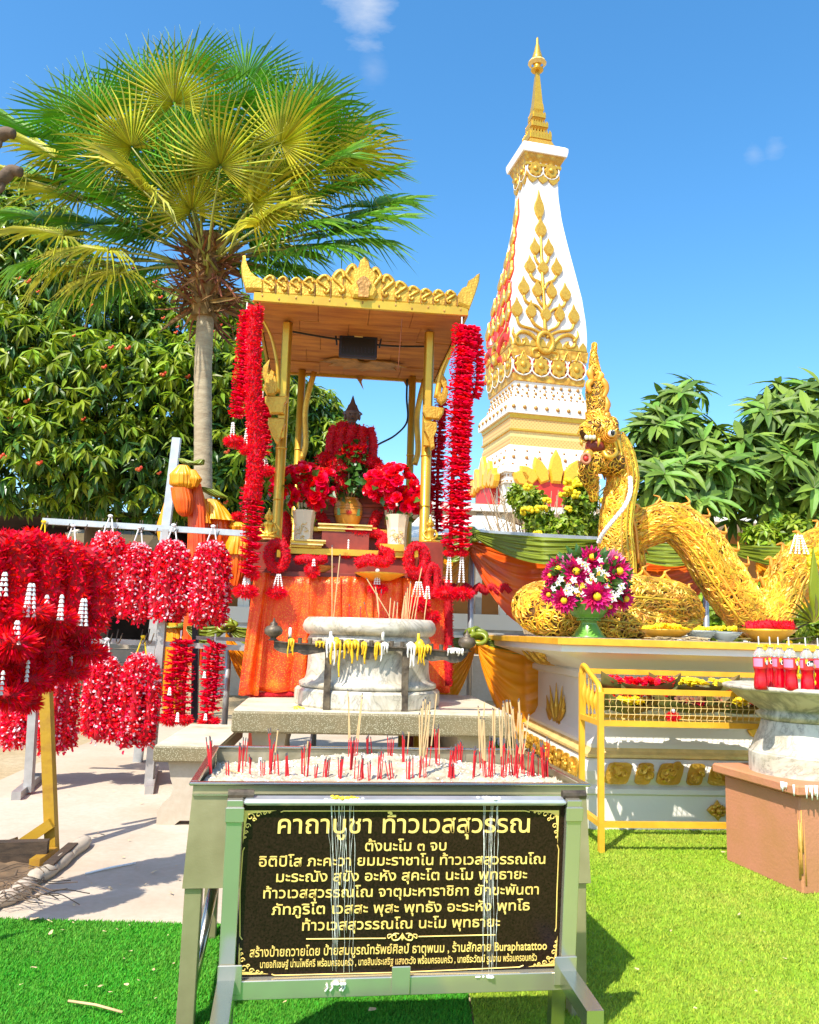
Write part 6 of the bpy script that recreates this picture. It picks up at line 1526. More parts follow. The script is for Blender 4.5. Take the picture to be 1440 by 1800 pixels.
for px_ in(190,207,250,262):
 a_=K.pl(px_,1122,0);mb=MB();mb.merge(tube(bez([(a_.x,.0,a_.z+.07),(a_.x,-.03,a_.z-.02),(a_.x+.03,-.06,a_.z-.03),(a_.x+.05,-.06,a_.z+.04)],4),.005,5),smooth=True);mb.build('hook',M['iron'],rk)
CURL=(np.array([(-.35,0,0),(.35,0,0),(.45,.28,.35),(-.45,.28,.35),(.4,.34,.75),(-.4,.34,.75),(.22,.08,1.0),(-.22,.08,1.0)]),[(0,1,2,3),(3,2,4,5),(5,4,6,7)])
def curl_garland(label,cx,y0_,y1_,hw,y=-.06,seed=0,group='pink and white plastic garlands on the rack',tie='rope_white',N=5600):
 g=np.random.default_rng(seed);top_=K.pl(cx,y0_,y);bot_=K.pl(cx,y1_,y);H=top_.z-bot_.z;rx=K.pl(cx+hw,y0_,y).x-top_.x
 t=thing('plastic_garland',label,'garland',K.w(top_),K.rz,group)
 ns=9;mb=MB()
 for k in range(ns):
  a_=6.283*k/ns+g.uniform(-.2,.2);wx=math.cos(a_)*(.62 if k%2 else .8);wy=math.sin(a_)*.5;Lk=g.uniform(.84,1.04)
  P=bez([(wx*rx*.35,wy*rx*.4,-H*.02),(wx*rx*.85,wy*rx,-H*.22),(wx*rx*1.0,wy*rx*1.1,-H*.6),(wx*rx*g.uniform(.75,1.0),wy*rx,-H*Lk)],6)
  seg=np.linspace(0,1,len(P));n_=N//ns;u=g.random(n_);C=np.stack([np.interp(u,seg,P[:,i])for i in range(3)],1)
  d=rdir(n_,g);C+=d*rx*.25*np.array([1,1,.6]);wht=g.random(n_)<.17+.25*(u<.1)
  D=d+np.array([0,0,-.35]);s_=rx*g.uniform(.13,.20,n_)
  for sel,mi in((~wht,0),(wht,1)):mb.scatter(CURL,C[sel],frames(D[sel],g.uniform(0,6.28,sel.sum())),np.stack([s_[sel]*.75,s_[sel]*.8,s_[sel]],1),mi)
  mb.merge(tube(P,rx*.19,7),2,smooth=True)
 mb.build('curls',[M['red_pink'],M['pink_white'],M['red_core']],t)
 mb=MB()
 for s_ in(-1,1):mb.merge(tube([(s_*rx*.28,0,-.02),(s_*.006,.03,.14)],.005,4))
 mb.merge(ball((0,.02,.14),(.02,.012,.012),6,4));mb.build('tie',M[tie],t)
for i,(cx,y0_,y1_,hw,lab,tie)in enumerate([(72,948,1060,27,'pink and white plastic garland farthest left, half hidden by the red rings','yellow_flower'),(124,955,1070,33,'pink and white plastic garland second from the left on the upper bar','rope_white'),(190,938,1075,35,'pink and white plastic garland third from the left, hung highest','rope_white'),(242,958,1090,33,'pink and white plastic garland narrow topped, left of the middle pair','rope_white'),(302,954,1088,36,'pink and white plastic garland below the leaning post','rope_white'),(372,956,1095,36,'pink and white plastic garland at the right end of the upper bar','rope_white'),(45,1198,1312,36,'lower pink garland at the left edge behind the yellow post','rope_white'),(108,1178,1322,34,'lower pink garland just right of the yellow post','rope_white'),(184,1157,1298,35,'lower pink garland left of the rightmost lower one','rope_white'),(248,1152,1308,36,'lower pink garland against the rack leg','yellow_flower')]):
 curl_garland(lab,cx,y0_,y1_,hw,-.06-.012*(i%3),50+i,tie=tie)
def kgar(label,strands,r,gap,y,**k):
 global S;old=S;S=K
 t=long_garland(label,strands,r,gap,grp='short red garlands on the lower bar',**k);S=old;return t
kgar('thick short red garland with white tassels hanging before the orange satin',[[(318,1122,-.05),(309,1150,-.05),(304,1200,-.05),(299,1262,-.05)],[(326,1124,-.02),(326,1160,-.02),(324,1210,-.02),(322,1262,-.02)]],.070,.042,0,tas=[(299,1208,-.15,.06,2,.012,.012),(313,1252,-.15,.07,2,.012,.012)],pom=[(300,1264,-.06,.11,.05),(325,1266,-.06,.08,.04)])
kgar('thick short red garland right beside the dark upright',[[(378,1128,-.05),(368,1150,-.05),(366,1200,-.05),(363,1262,-.05)],[(384,1130,-.02),(381,1180,-.02),(374,1250,-.02)]],.062,.042,0,tas=[(360,1180,-.14,.05,2,.01,.011),(362,1254,-.14,.05,2,.012,.011)],pom=[(368,1268,-.06,.11,.035)])
Y=Frame(G(90,1503).x,G(90,1503).y,2.0)
ys_=fthing('yellow_stand','worn yellow steel stand with a diagonal brace at the left edge','stand',Y)
def ybar(a_,b_,w_,name,y0=0,y1=0,key='rust_yellow'):
 mb=MB();mb.merge(bar(Y.pl(a_[0],a_[1],y0),Y.pl(b_[0],b_[1],y1),w_));return mb.build(name,M[key],ys_)
ybar((92,1505),(78,1140),.055,'post');ybar((78,1139),(72,975),.05,'post');ybar((92,1446),(-20,1522),.05,'brace',-.03,-.03)
ybar((72,975),(-60,990),.04,'crossbar',0,-.3);ybar((-10,1492),(30,1478),.035,'brace',-.05,-.05,'iron');ybar((76,1120),(-60,1130),.04,'crossbar',0,-.3)
a_,b_=Y.pz(92,1498,.03),Y.pz(60,1520,.03);mb=MB();mb.merge(bar(a_,b_,.05));mb.build('foot',M['rust_yellow'],ys_)
GN='big red ring garlands on the yellow stand'
def near(label,cx,cy_,rx,ry,r,y,tas=(),pom=(),key='red',n=12,a0=0):
 pts=[(cx+rx*math.cos(t_),cy_+ry*math.sin(t_),y+.05*math.cos(t_))for t_ in np.linspace(0,6.283,n+1)[:-1]]
 gar(label,pts,r,key,20000,GN,frame_=Y,closed=True,tas=tas,pom=pom,name='ring_garland')
yn=-.75
near('large red ring garland at the outer right of the near cluster',146,1045,28,62,.098,yn,[(148,1052,yn-.13,.12,3,.012,.013),(155,1102,yn,.12,3,.02,.010)],[(155,1147,yn,.12,.05)],'red_bright')
near('large red ring garland second from the right of the near cluster',98,1030,32,62,.10,yn-.10,[(110,1045,yn-.24,.11,2,.01,.013),(84,1045,yn-.24,.08,2,.01,.012)],[(98,1090,yn-.16,.12,.07)],'red_bright')
near('large red ring garland in the middle of the near cluster',48,1015,34,58,.10,yn-.2,[(56,1025,yn-.34,.14,3,.014,.016)],[(58,1075,yn-.3,.10,.06)],'red_bright')
near('large red ring garland cut by the left edge',2,1025,30,66,.10,yn-.3,[(10,1005,yn-.44,.10,2,.02,.016),(32,1090,yn-.4,.10,2,.02,.016)],[(20,1130,yn-.36,.14,.07)],'red_bright')
near('lower dark red ring garland under the outer right one',112,1125,22,26,.078,yn-.02,[(126,1152,yn-.05,.08,2,.008,.010)],[(125,1182,yn-.05,.10,.05),(98,1148,yn-.08,.08,.04)],'red_bright')
near('lower dark red ring garland under the middle one',62,1150,26,45,.092,yn-.14,[(50,1160,yn-.3,.09,1,.01,.016)],[(48,1195,yn-.2,.12,.06),(88,1185,yn-.1,.09,.05)],'red_bright')
near('lower dark red ring garland at the left edge',8,1160,26,50,.092,yn-.25,[(6,1178,yn-.4,.10,1,.01,.016)],[(10,1222,yn-.3,.14,.06)],'red_bright')
near('small hanging red garland tail below the near cluster',45,1205,14,14,.06,yn-.1,[(42,1215,yn-.12,.06,1,.01,.012)],[(45,1236,yn-.12,.09,.045)],'red_bright')
for k,(cx,cy_,rx)in enumerate([(-60,1030,34),(-120,1045,36),(-190,1040,36),(-90,1160,30),(-170,1165,34)]):
 near(('ring garland hanging left of the near cluster, upper row next to it','ring garland hanging left of the near cluster, upper row middle','ring garland hanging left of the near cluster, upper row farthest','ring garland hanging left of the near cluster, lower row near','ring garland hanging left of the near cluster, lower row far')[k],cx,cy_,rx,60,.10,yn-.35-.1*k)
t=thing('shadow_plant','unseen potted plant added left of the turf to cast leaf shadows','plant',(-2.36,2.25,0));mb=MB();mb.merge(lathe([(.13,0),(.17,.26),(.18,.28),(.15,.27),(.01,.24)],18),smooth=True);mb.build('pot',M['terracotta'],t)  # out of view, added so its fronds throw a shadow on the turf
g=np.random.default_rng(5);LF=leafp(1.0,.085,.45,.03,5)
for k in range(9):
 a_=k*.7;mb=MB();V,F=LF;d=np.array([[math.cos(a_)*.7,math.sin(a_)*.7,.9]]);mb.merge((V*g.uniform(.8,1.1),F),R=frames(d,np.array([g.uniform(0,6)]))[0],loc=(0,0,.25));mb.build('leaf',M['leaf_dark'],t)
N=Frame(G(1035,1462).x,G(1035,1462).y,5.0)
Lx,Ly=3.4,1.75
pl_t=fthing('serpent_plinth','long white plinth with gold mouldings and carved gold relief','plinth',N)
zz=lambda y:N.pl(1200,y,0).z
oc=-(N.pl(972,1126,-.16).x)
od=N.pl(1016,1270,.10).x
def ring_(name,prof,key,bev=None):mb=MB();mb.merge(loft_rect(prof,0,Lx,0,Ly));return mb.build(name,M[key],pl_t)
zC=zz(1128)
ring_('base_wall',[(0,0),(0,zz(1400))],'white_paint')
ring_('base_moulding',[(.0,zz(1400)),(.02,zz(1396)),(.02,zz(1388)),(-.01,zz(1383))],'white_paint')
ring_('relief_core',[(-.01,zz(1383)),(.02,zz(1372)),(.03,zz(1356)),(.0,zz(1336))],'white_paint')
ring_('gold_moulding',[(-.01,zz(1336)),(.015,zz(1333)),(.015,zz(1328)),(-.02,zz(1324)),(-.03,zz(1318))],'gold_pale')
ring_('dado_foot',[(-.03,zz(1318)),(-.03,zz(1312)),(-.07,zz(1300)),(-.09,zz(1285))],'white_paint')
ring_('dado',[(-.09,zz(1285)),(-.09,zz(1205))],'white_paint')
ring_('neck_moulding',[(-.09,zz(1205)),(-.05,zz(1200)),(-.05,zz(1190)),(-.07,zz(1186))],'white_paint')
ring_('cornice_cove',[(-.07,zz(1186)),(-.02,zz(1176)),(.10,zz(1162)),(oc-.03,zz(1150)),(oc-.03,zC-.042)],'white_paint')
ring_('cornice_band',[(oc-.03,zC-.042),(oc,zC-.036),(oc,zC),(oc-.02,zC+.004)],'gold_frame')
mb=MB();mb.merge(box(Lx/2,Ly/2,zC+.003,Lx+oc*2-.08,Ly+oc*2-.08,.012));mb.build('top_slab',M['gravelly'],pl_t)
zN=zC+.009
def scroll_block(name,x,z,w_,h_,face,seed,key='gold',off=.03):
 g=np.random.default_rng(seed);mb=MB();ol=[]
 for t in np.linspace(0,6.283,15)[:-1]:ol.append((w_/2*np.sign(math.cos(t))*abs(math.cos(t))**.5*(.94+.08*math.sin(4*t))+.16*h_*math.sin(t),h_/2*np.sign(math.sin(t))*abs(math.sin(t))**.35))
 V,F=prism(ol,.012,(0,0,0),(1,0,0),(0,0,1));mb.merge((V,F))
 for k in range(7):
  cx,cz=g.uniform(-.30,.30)*w_,g.uniform(-.28,.28)*h_;r=min(w_,h_)*g.uniform(.13,.25);s_=g.choice([-1,1]);a0=g.uniform(0,6)
  P=[(cx+math.cos(a0+s_*q)*r*(1-q/7),-.016,cz+math.sin(a0+s_*q)*r*(1-q/7))for q in np.linspace(0,5.5,12)]
  mb.merge(tube(P,np.linspace(.015,.007,12),5),smooth=True)
 R_=np.eye(3)if face==0 else Rz(-math.pi/2)
 loc=(x,-off,z)if face==0 else(-off,x,z)
 m2=MB();
 for V_ in[np.concatenate(mb.V)]:
  V3=V_@R_.T+np.array(loc)
 F3=[tuple(f)for a2,_,_ in mb.F for f in a2.tolist()];m2.add(V3,F3);return m2.build(name,M[key],pl_t)
zr0,zr1=zz(1378),zz(1340);zrm,hr=(zr0+zr1)/2,abs(zr1-zr0)
x=.09;k=0
while x<Lx-.1:
 w_=.17 if k%2==0 else .11
 scroll_block('relief_scroll',x+w_/2,zrm,w_,hr,0,100+k,off=.045);x+=w_+.028;k+=1
y=.09;k=0
while y<Ly-.1:
 w_=.17 if k%2==0 else .11
 scroll_block('relief_scroll',y+w_/2,zrm,w_,hr,1,140+k,off=.045);y+=w_+.028;k+=1
def leaf_relief(name,pts_list,place,key='gold'):
 mb=MB()
 for pts,r0 in pts_list:
  P=bez([place(a_,b_)for a_,b_ in pts],5);mb.merge(tube(P,np.concatenate([np.linspace(r0*.6,r0*1.35,len(P)//2),np.linspace(r0*1.35,r0*.15,len(P)-len(P)//2)]),6),smooth=True)
 return mb.build(name,M[key],pl_t)
xs_=-(-.09)-.018;plx=lambda a_,b_:N.px(a_,b_,xs_)
F1=[]
for(cx,cy0,cy1,ln)in((978,1270,1200,0),(970,1265,1205,-8),(986,1268,1206,6),(964,1262,1222,-8),(990,1262,1222,5)):
 F1.append(([(978,1285),(cx-ln*.2,(cy0+cy1)/2+12),(cx,(cy0+cy1)/2),(cx+ln*.4,cy1)],.016))
for(cx,y1_)in((962,1292),(970,1302),(978,1306),(986,1300),(993,1290)):F1.append(([(978,1262),(cx+(978-cx)*.3,1278),(cx,y1_)],.015))
for(cx,y1_,yy_)in((960,1248,1262),(962,1236,1252),(992,1248,1262),(994,1236,1252)):F1.append(([(978,yy_+16),(cx+(978-cx)*.4,yy_),(cx,y1_)],.013))
leaf_relief('flame_relief',F1,plx)
F2=[([(922,1138),(935,1150),(950,1164),(975,1170)],.016),([(930,1138),(944,1148),(958,1162),(968,1166)],.014),([(940,1140),(950,1148),(958,1156)],.012),([(950,1144),(956,1150),(962,1160)],.010),([(918,1142),(930,1156),(945,1166)],.012)]
leaf_relief('cove_relief',F2,lambda a_,b_:N.px(a_,b_,-.05-max(0,(1170-b_))*.004))
F3=[([(1015,1200),(1012,1240),(1014,1290)],.012),([(1020,1210),(1024,1240),(1020,1270)],.010)]
def diamond(cx,cy_,w_,h_):
 p=N.pl(cx,cy_,-.012);kx=N.pl(cx+1,cy_,-.012).x-p.x;mb=MB()
 ol=[(-w_,0),(-w_*.6,-h_*.45),(-w_*.3,-h_*.55),(0,-h_),(w_*.3,-h_*.55),(w_*.6,-h_*.45),(w_,0),(w_*.6,h_*.45),(w_*.3,h_*.55),(0,h_),(-w_*.3,h_*.55),(-w_*.6,h_*.45)]
 mb.merge(prism([(a_*kx,b_*kx)for a_,b_ in ol],.02,p,(1,0,0),(0,0,1),bev=.008))
 for q in range(8):
  a_=q*.785;mb.merge(ball(p+Vector((math.cos(a_)*w_*.5*kx,-.012,math.sin(a_)*h_*.5*kx)),(w_*.25*kx,.012,h_*.22*kx),6,5),smooth=True)
 mb.merge(ball(p+Vector((0,-.018,0)),(w_*.3*kx,)*3,8,5),smooth=True);mb.build('diamond_relief',M['gold'],pl_t)
diamond(1262,1425,19,17)
p=N.pl(1334,1290,.075);mb=MB();kx=N.pl(1335,1290,.075).x-p.x;mb.merge(prism([(a_*kx,b_*kx)for a_,b_ in[(-20,6),(-14,-4),(0,-9),(14,-4),(20,6),(8,9),(0,5),(-8,9)]],.02,p,(1,0,0),(0,0,1),bev=.008));mb.build('dado_relief',M['gold'],pl_t)
ser=fthing('golden_serpent','great golden serpent woven of gilded cane with a tall crest and open jaws','serpent statue',N)
g=np.random.default_rng(42)
def arc_proto(n=8,r=.060):
 P=[(math.sin(t)*.5,.04*math.cos(t*2),math.cos(t)*.5)for t in np.linspace(-2.3,2.0,n)]
 return tube(P,[r*.5]+[r]*(n-2)+[r*.35],4,cap=False)
ARC=arc_proto()
def weave(mb,P,R_,n,size,g,mi=0,lift=.006,prot=ARC,ell=1.0,lon=True):
 """crescents laid over a tube of centre line P and radii R_"""
 P=np.asarray(P,float);R_=np.asarray(R_,float);seg=np.linalg.norm(np.diff(P,axis=0),axis=1);s_=np.concatenate([[0],np.cumsum(seg)]);u=g.random(n)*s_[-1]
 C=np.stack([np.interp(u,s_,P[:,k])for k in range(3)],1);C2=np.stack([np.interp(np.minimum(u+.02,s_[-1]),s_,P[:,k])for k in range(3)],1);C0=np.stack([np.interp(np.maximum(u-.02,0),s_,P[:,k])for k in range(3)],1)
 T_=C2-C0;T_/=np.maximum(np.linalg.norm(T_,axis=1,keepdims=True),1e-9);rr=np.interp(u,s_,R_)
 d=rdir(n,g);d-=T_*(d*T_).sum(1,keepdims=True);d/=np.linalg.norm(d,axis=1,keepdims=True)
 ax=np.cross(d,T_);tl=g.normal(0,.38,n)[:,None];Z=T_*np.cos(tl)+ax*np.sin(tl);X=np.cross(d,Z);Rm=np.stack([X,d,Z],2)
 S_=size*g.uniform(.6,1.25,n);mb.scatter(prot,C+d*(rr+lift)[:,None],Rm,S_,mi)
def body(name,pts,radii,n,size,label=None,ridge=None,cords=6):
 """pts in (px, py, local y) order"""
 Q=bez([N.pl(*p)for p in pts],8);m_=len(Q);rr=np.interp(np.linspace(0,1,m_),np.linspace(0,1,len(radii)),radii)
 mb=MB();mb.merge(tube(Q,rr,18),smooth=True);core=mb.build(name,M['wicker_core'],ser)
 mb=MB();weave(mb,Q,rr,n,size,g)
 T_=np.gradient(Q,axis=0);T_/=np.linalg.norm(T_,axis=1,keepdims=True);up=np.array([0,0,1.0]);A_=np.cross(T_,np.array([0,-1.0,0.05]));A_/=np.linalg.norm(A_,axis=1,keepdims=True);B_2=np.cross(T_,A_)
 for k in range(cords):
  a_=-.9+k*(math.pi+1.8)/max(1,cords-1)*.5*2/2;pth=Q+(A_*math.cos(a_)-B_2*0+np.array([0,-1.0,0])*math.sin(a_))*(rr+.008)[:,None];mb.merge(tube(pth,.011,5),smooth=True)
 w=mb.build('cane_weave',M['wicker'],core);w['kind']='stuff'
 if ridge:
  for f in np.linspace(.06,.94,ridge):
   i=int(f*(m_-1));c_=Q[i];n_=np.cross(T_[i],np.array([0,1.0,0]));n_=n_ if n_[2]>0 else-n_;n_/=np.linalg.norm(n_);mb=MB();h=.11*rr[i]/.2
   P=[c_+n_*rr[i]*.95-T_[i]*h*.7,c_+n_*(rr[i]+h*.7),c_+n_*(rr[i]+h*1.1)-T_[i]*h*.6];mb.merge(tube(bez(P,4),np.linspace(h*.35,h*.06,9),6,flat=.6),smooth=True)
   mb.merge(tube(bez([c_+n_*rr[i]*.95+T_[i]*h*.7,c_+n_*(rr[i]+h*.4)+T_[i]*h*.1,c_+n_*(rr[i]+h*.9)],4),np.linspace(h*.3,h*.06,9),6,flat=.6),smooth=True);mb.build('ridge_fin',M['wicker'],core)
 return core,Q,rr
yB=.62
kz=(N.pl(1110,1050,yB).x-N.pl(1010,1050,yB).x)/100
body('coil',[(1225,1096,yB+.1),(1150,1100,yB-.02),(1060,1092,yB-.10),(985,1084,yB-.06),(945,1075,yB+.12),(940,1060,yB+.36),(1000,1040,yB+.55)],[.02,30*kz,36*kz,36*kz,34*kz,32*kz,28*kz],2600,.085,cords=7)
body('coil',[(1226,1078,yB+.16),(1190,1060,yB+.06),(1120,1052,yB),(1060,1048,yB-.02),(1010,1040,yB+.05),(980,1030,yB+.3)],[.03,33*kz,38*kz,36*kz,32*kz,22*kz],2500,.085,ridge=9,cords=6)
body('neck',[(1085,1040,yB+.12),(1085,990,yB+.12),(1082,930,yB+.12),(1088,880,yB+.12),(1095,840,yB+.12),(1088,800,yB+.12),(1078,775,yB+.10)],[30*kz,29*kz,26*kz,25*kz,25*kz,24*kz,20*kz],2600,.07,cords=8)
body('arched_body',[(1110,1000,yB+.45),(1105,960,yB+.45),(1130,932,yB+.42),(1180,918,yB+.36),(1225,950,yB+.32),(1262,1005,yB+.28),(1300,1060,yB+.25),(1332,1092,yB+.25),(1365,1065,yB+.28),(1385,1015,yB+.3),(1420,975,yB+.34),(1480,940,yB+.4),(1550,925,yB+.45),(1620,950,yB+.5)],[22*kz,26*kz,31*kz,34*kz,38*kz,41*kz,39*kz,35*kz,33*kz,34*kz,32*kz,28*kz,16*kz,3*kz],6800,.095,ridge=24,cords=7)
hy=yB+.06
H=lambda x,y,d_=0:N.pl(x,y,hy+d_)
hk=(H(1110,760).x-H(1010,760).x)/100
head=body('head',[(1086,832,hy+.05),(1077,800,hy+.04),(1066,772,hy+.02),(1056,748,hy),(1048,726,hy)],[22*hk,23*hk,23*hk,19*hk,15*hk],1200,.06,cords=4)[0]
def hpart(name,VFs,key='wicker',weave_n=0,sz=.05):
 mb=MB()
 for v in VFs:mb.merge(v,smooth=True)
 return mb.build(name,M[key],head)
Q=bez([H(1072,762),H(1055,757,-.02),H(1040,757,-.04),(H(1030,766,-.05))],6);rr=np.linspace(28*hk,14*hk,len(Q));mb=MB();mb.merge(tube(Q,rr,12),smooth=True);mb.build('upper_jaw',M['wicker_core'],head);mb=MB();weave(mb,Q,rr,320,.05,g,lift=.002);w=mb.build('cane_weave',M['wicker'],head);w['kind']='stuff'
Q=bez([H(1085,812),H(1060,812,-.03),H(1040,815,-.05),H(1034,830,-.05),H(1040,852,-.04),H(1044,876,-.03)],6);rr=np.interp(np.linspace(0,1,len(Q)),[0,.25,.45,.65,.85,1],[24*hk,18*hk,17*hk,15*hk,8*hk,2*hk]);mb=MB();mb.merge(tube(Q,rr,12),smooth=True);mb.build('lower_jaw',M['wicker_core'],head);mb=MB();weave(mb,Q,rr,420,.05,g,lift=.002);w=mb.build('cane_weave',M['wicker'],head);w['kind']='stuff'
Q=bez([H(1056,748),H(1050,715),H(1047,690),H(1050,668),H(1045,645),H(1044,625),H(1045,606)],6);rr=np.interp(np.linspace(0,1,len(Q)),[0,.2,.45,.52,.7,.78,.9,1],[20*hk,17*hk,16*hk,9*hk,8*hk,6*hk,3*hk,.6*hk]);mb=MB();mb.merge(tube(Q,rr,12),smooth=True);mb.build('crest',M['wicker_core'],head);mb=MB();weave(mb,Q,rr,900,.036,g,lift=.001);w=mb.build('cane_weave',M['wicker'],head);w['kind']='stuff'
for(a_,lab)in(([(1038,690),(1034,678),(1040,668),(1038,660)],0),([(1060,700),(1066,684),(1060,668),(1054,660)],0),([(1052,670),(1057,660),(1052,652)],0),([(1040,668),(1037,655),(1043,640)],0),([(1068,745),(1064,735),(1070,728),(1072,738)],0),([(1064,725),(1068,710),(1062,690)],0)):
 P=bez([H(x,y,-.06)for x,y in a_],5);hpart('crest_flame',[tube(P,np.concatenate([np.linspace(4*hk,6*hk,len(P)//2),np.linspace(6*hk,1*hk,len(P)-len(P)//2)]),7)])
for x in(1031,1037.5,1044):V,F=box(0,0,0,5.5*hk,.03,8*hk,.006);c_=H(x,769,-.13);hpart('tooth',[(np.asarray(V)+np.array(tuple(c_)),F)],'tooth')
for pts in([(1053,770),(1053,778),(1051,786)],[(1023,774),(1022,780),(1024,785)]):P=[H(x,y,-.13)for x,y in pts];hpart('fang',[tube(P,[3.6*hk,2.8*hk,.4*hk],7)],'gold_smooth')
hpart('mouth_lining',[ball(H(1046,786,-.02),(17*hk,.08,16*hk),12,8)],'dark_red_wood')
hpart('pearl',[ball(H(1034,799,-.13),9.5*hk,14,10)],'gold_smooth')
ringp=[H(1030,806,-.17)+Vector((math.cos(t)*7*hk,0,math.sin(t)*8*hk))for t in np.linspace(0,6.283,17)[:-1]];hpart('tongue_ring',[tube(ringp,2.6*hk,7,closed=True)],'terracotta');hpart('tongue_heart',[ball(H(1030,806,-.17),4.5*hk,8,6)],'red_paint')
P=bez([H(1062,795,-.12),H(1068,803,-.15),H(1078,802,-.15),H(1084,794,-.12),H(1080,788,-.12)],5);hpart('curved_tusk',[tube(P,np.linspace(5.5*hk,2.2*hk,len(P)),8)],'gold_smooth')
hpart('eye_socket',[ball(H(1074,762,-.11),(9.5*hk,.05,10*hk),14,8)],'gold_smooth')
mb=MB();e_=H(1075,762,-.145);mb.merge(ball(e_,(5.8*hk,.034,5.8*hk),14,8),0,smooth=True);mb.merge(ball(e_+Vector((0,-.028,0)),(3.8*hk,.012,5.4*hk),10,6),1,smooth=True);mb.merge(ball(e_+Vector((.006,-.038,.012)),(1*hk,.004,1*hk),6,4),0);mb.build('eye',[M['eye_white'],M['black']],head)
for k in range(3):ringp=[H(1074,762,-.125)+Vector((math.cos(t)*(10+k*2.2)*hk,.012*k,math.sin(t)*(10.5+k*2.0)*hk))for t in np.linspace(0,6.283,17)[:-1]];hpart('eye_rim',[tube(ringp,1.0*hk,6,closed=True)])
for pts in([(1064,760),(1066,748),(1073,740),(1078,746)],[(1080,775),(1084,786),(1086,798)],[(1086,770),(1090,785),(1094,800)]):P=bez([H(x,y,-.09)for x,y in pts],4);hpart('ear_fin',[tube(P,np.linspace(5*hk,1*hk,len(P)),6,flat=.5)],'gold_smooth')
P=bez([H(1076,742,.0),H(1092,770,.06),H(1106,805,.1),H(1112,850,.12),H(1110,900,.14),H(1118,935,.14),H(1122,990,.12)],6);hpart('back_cord',[tube(P,.014,6)])
Q=bez([N.w(N.pl(1108,838,yB-.05)),N.w(N.pl(1108,865,yB-.09)),N.w(N.pl(1098,890,yB-.14)),N.w(N.pl(1078,915,yB-.16)),N.w(N.pl(1060,938,yB-.12)),N.w(N.pl(1052,955,yB-.06))],10);mb=MB()
for k in range(3):
 a_=np.arange(len(Q))*.8+k*2.094;mb.merge(tube(Q+np.stack([np.cos(a_)*.010,np.sin(a_)*.010,0*a_],1),.009,6),smooth=True)
tag(mb.build('sacred_rope',M['rope_white']),'thick white twisted sacred rope slung round the serpent neck','rope')
t=thing('jasmine_garland','white jasmine garland over yellow blossoms on the serpent tail at the right edge','garland',N.w(N.pl(1408,955,yB)),N.rz)
o0=N.pl(1408,955,yB);tassel(t,N.pl(1404,940,yB-.22)-o0,.14,5,.022,.013);mb=MB()
for k in range(26):q=N.pl(random.uniform(1418,1450),random.uniform(968,998),yB-.14)-o0;mb.merge(ball(q,.028,6,5),smooth=True)
mb.build('blossoms',M['yellow_flower'],t)
def lotus_mesh(seed=0,key='magenta'):
 g=np.random.default_rng(seed);mb=MB();pet=(np.array([(-.05,0,0),(.05,0,0),(.17,.05,.55),(0,-.03,.6),(-.17,.05,.55),(0,.10,1.0)]),[(0,1,2,3),(0,3,4),(3,2,5),(3,5,4)])
 for lay,(n_,el,s_,mi)in enumerate(((14,.15,1.0,0),(14,.5,.98,0),(12,.85,.85,0),(10,1.15,.62,0))):
  for i in range(n_):
   a_=6.283*(i+.5*lay)/n_;d=np.array([math.cos(a_)*math.cos(el),math.sin(a_)*math.cos(el),math.sin(el)]);y_=np.array([-math.cos(a_)*math.sin(el),-math.sin(a_)*math.sin(el),math.cos(el)]);mb.merge(pet,mi,R=np.stack([np.cross(y_,d),y_,d],1),scale=s_)
 mb.merge(ball((0,0,.38),(.24,.24,.22),8,6),1,smooth=True);return mb.mesh('flower',[M[key],M['yellow_flower']])
LOT=[lotus_mesh(1),lotus_mesh(2,'magenta')];PNK=lotus_mesh(3,'pink')
gv=N.pl(1035,1120,.12);kg=(N.pl(1085,1090,.12).x-N.pl(1035,1090,.12).x)/50;zg=lambda y:N.pl(1035,y,.12).z-zN
gvase=fthing('green_urn','apple green ribbed pedestal urn on the plinth edge','urn',N,loc=(gv.x,.12,zN))
md_=lambda a2,i:1+.025*np.cos(a2*24)
zf2=zg(1055);P=[(29,0),(29,.02),(26,.06),(20,.20),(15,.34),(13,.44),(19,.47),(17,.50),(26,.56),(34,.70),(38,.88),(40,.96),(36,.97),(20,.8)]
mb=MB();mb.merge(lathe([(r*kg,f*zf2)for r,f in P],48,mod=md_),smooth=True);mb.build('urn_body',M['green_vase'],gvase)
mb=MB();mb.merge(tube([(math.cos(a_)*19.5*kg,math.sin(a_)*19.5*kg,zf2*(.47+.012*math.cos(a_*14)))for a_ in np.linspace(0,6.283,57)[:-1]],.006,5,closed=True),smooth=True);mb.build('scalloped_collar',M['green_vase'],gvase)
bq=fthing('bouquet','round bouquet of magenta lotus and white blossoms in the green urn','flowers',N,loc=(gv.x,.12,zN+zf2));o0=Vector((gv.x,.12,zN+zf2))
for(x,y,s_,ty,dp)in[(983,1002,20,0,0),(966,1045,14,0,.02),(1013,1005,20,0,-.14),(1000,990,14,1,-.05),(1040,982,20,0,.02),(1085,1005,22,0,-.12),(1080,985,18,1,.0),(1104,1008,12,1,.0),(1048,1048,22,0,-.2),(1070,1065,16,0,-.08),(1097,1052,18,0,-.04),(992,1055,18,0,-.14),(968,1012,14,0,.02),(1060,978,12,1,.05)]:
 q=N.pl(x,y,.12+dp)-o0;D=Vector((q.x*1.2,-.35+min(0,dp)*2,q.z-.12)).normalized();o=link('flower',PNK if ty else LOT[int(x)%2],bq,tuple(q-D*.02));o.rotation_mode='QUATERNION';o.rotation_quaternion=D.to_track_quat('Z','Y');k_=s_*kg*1.4;o.scale=(k_,)*3
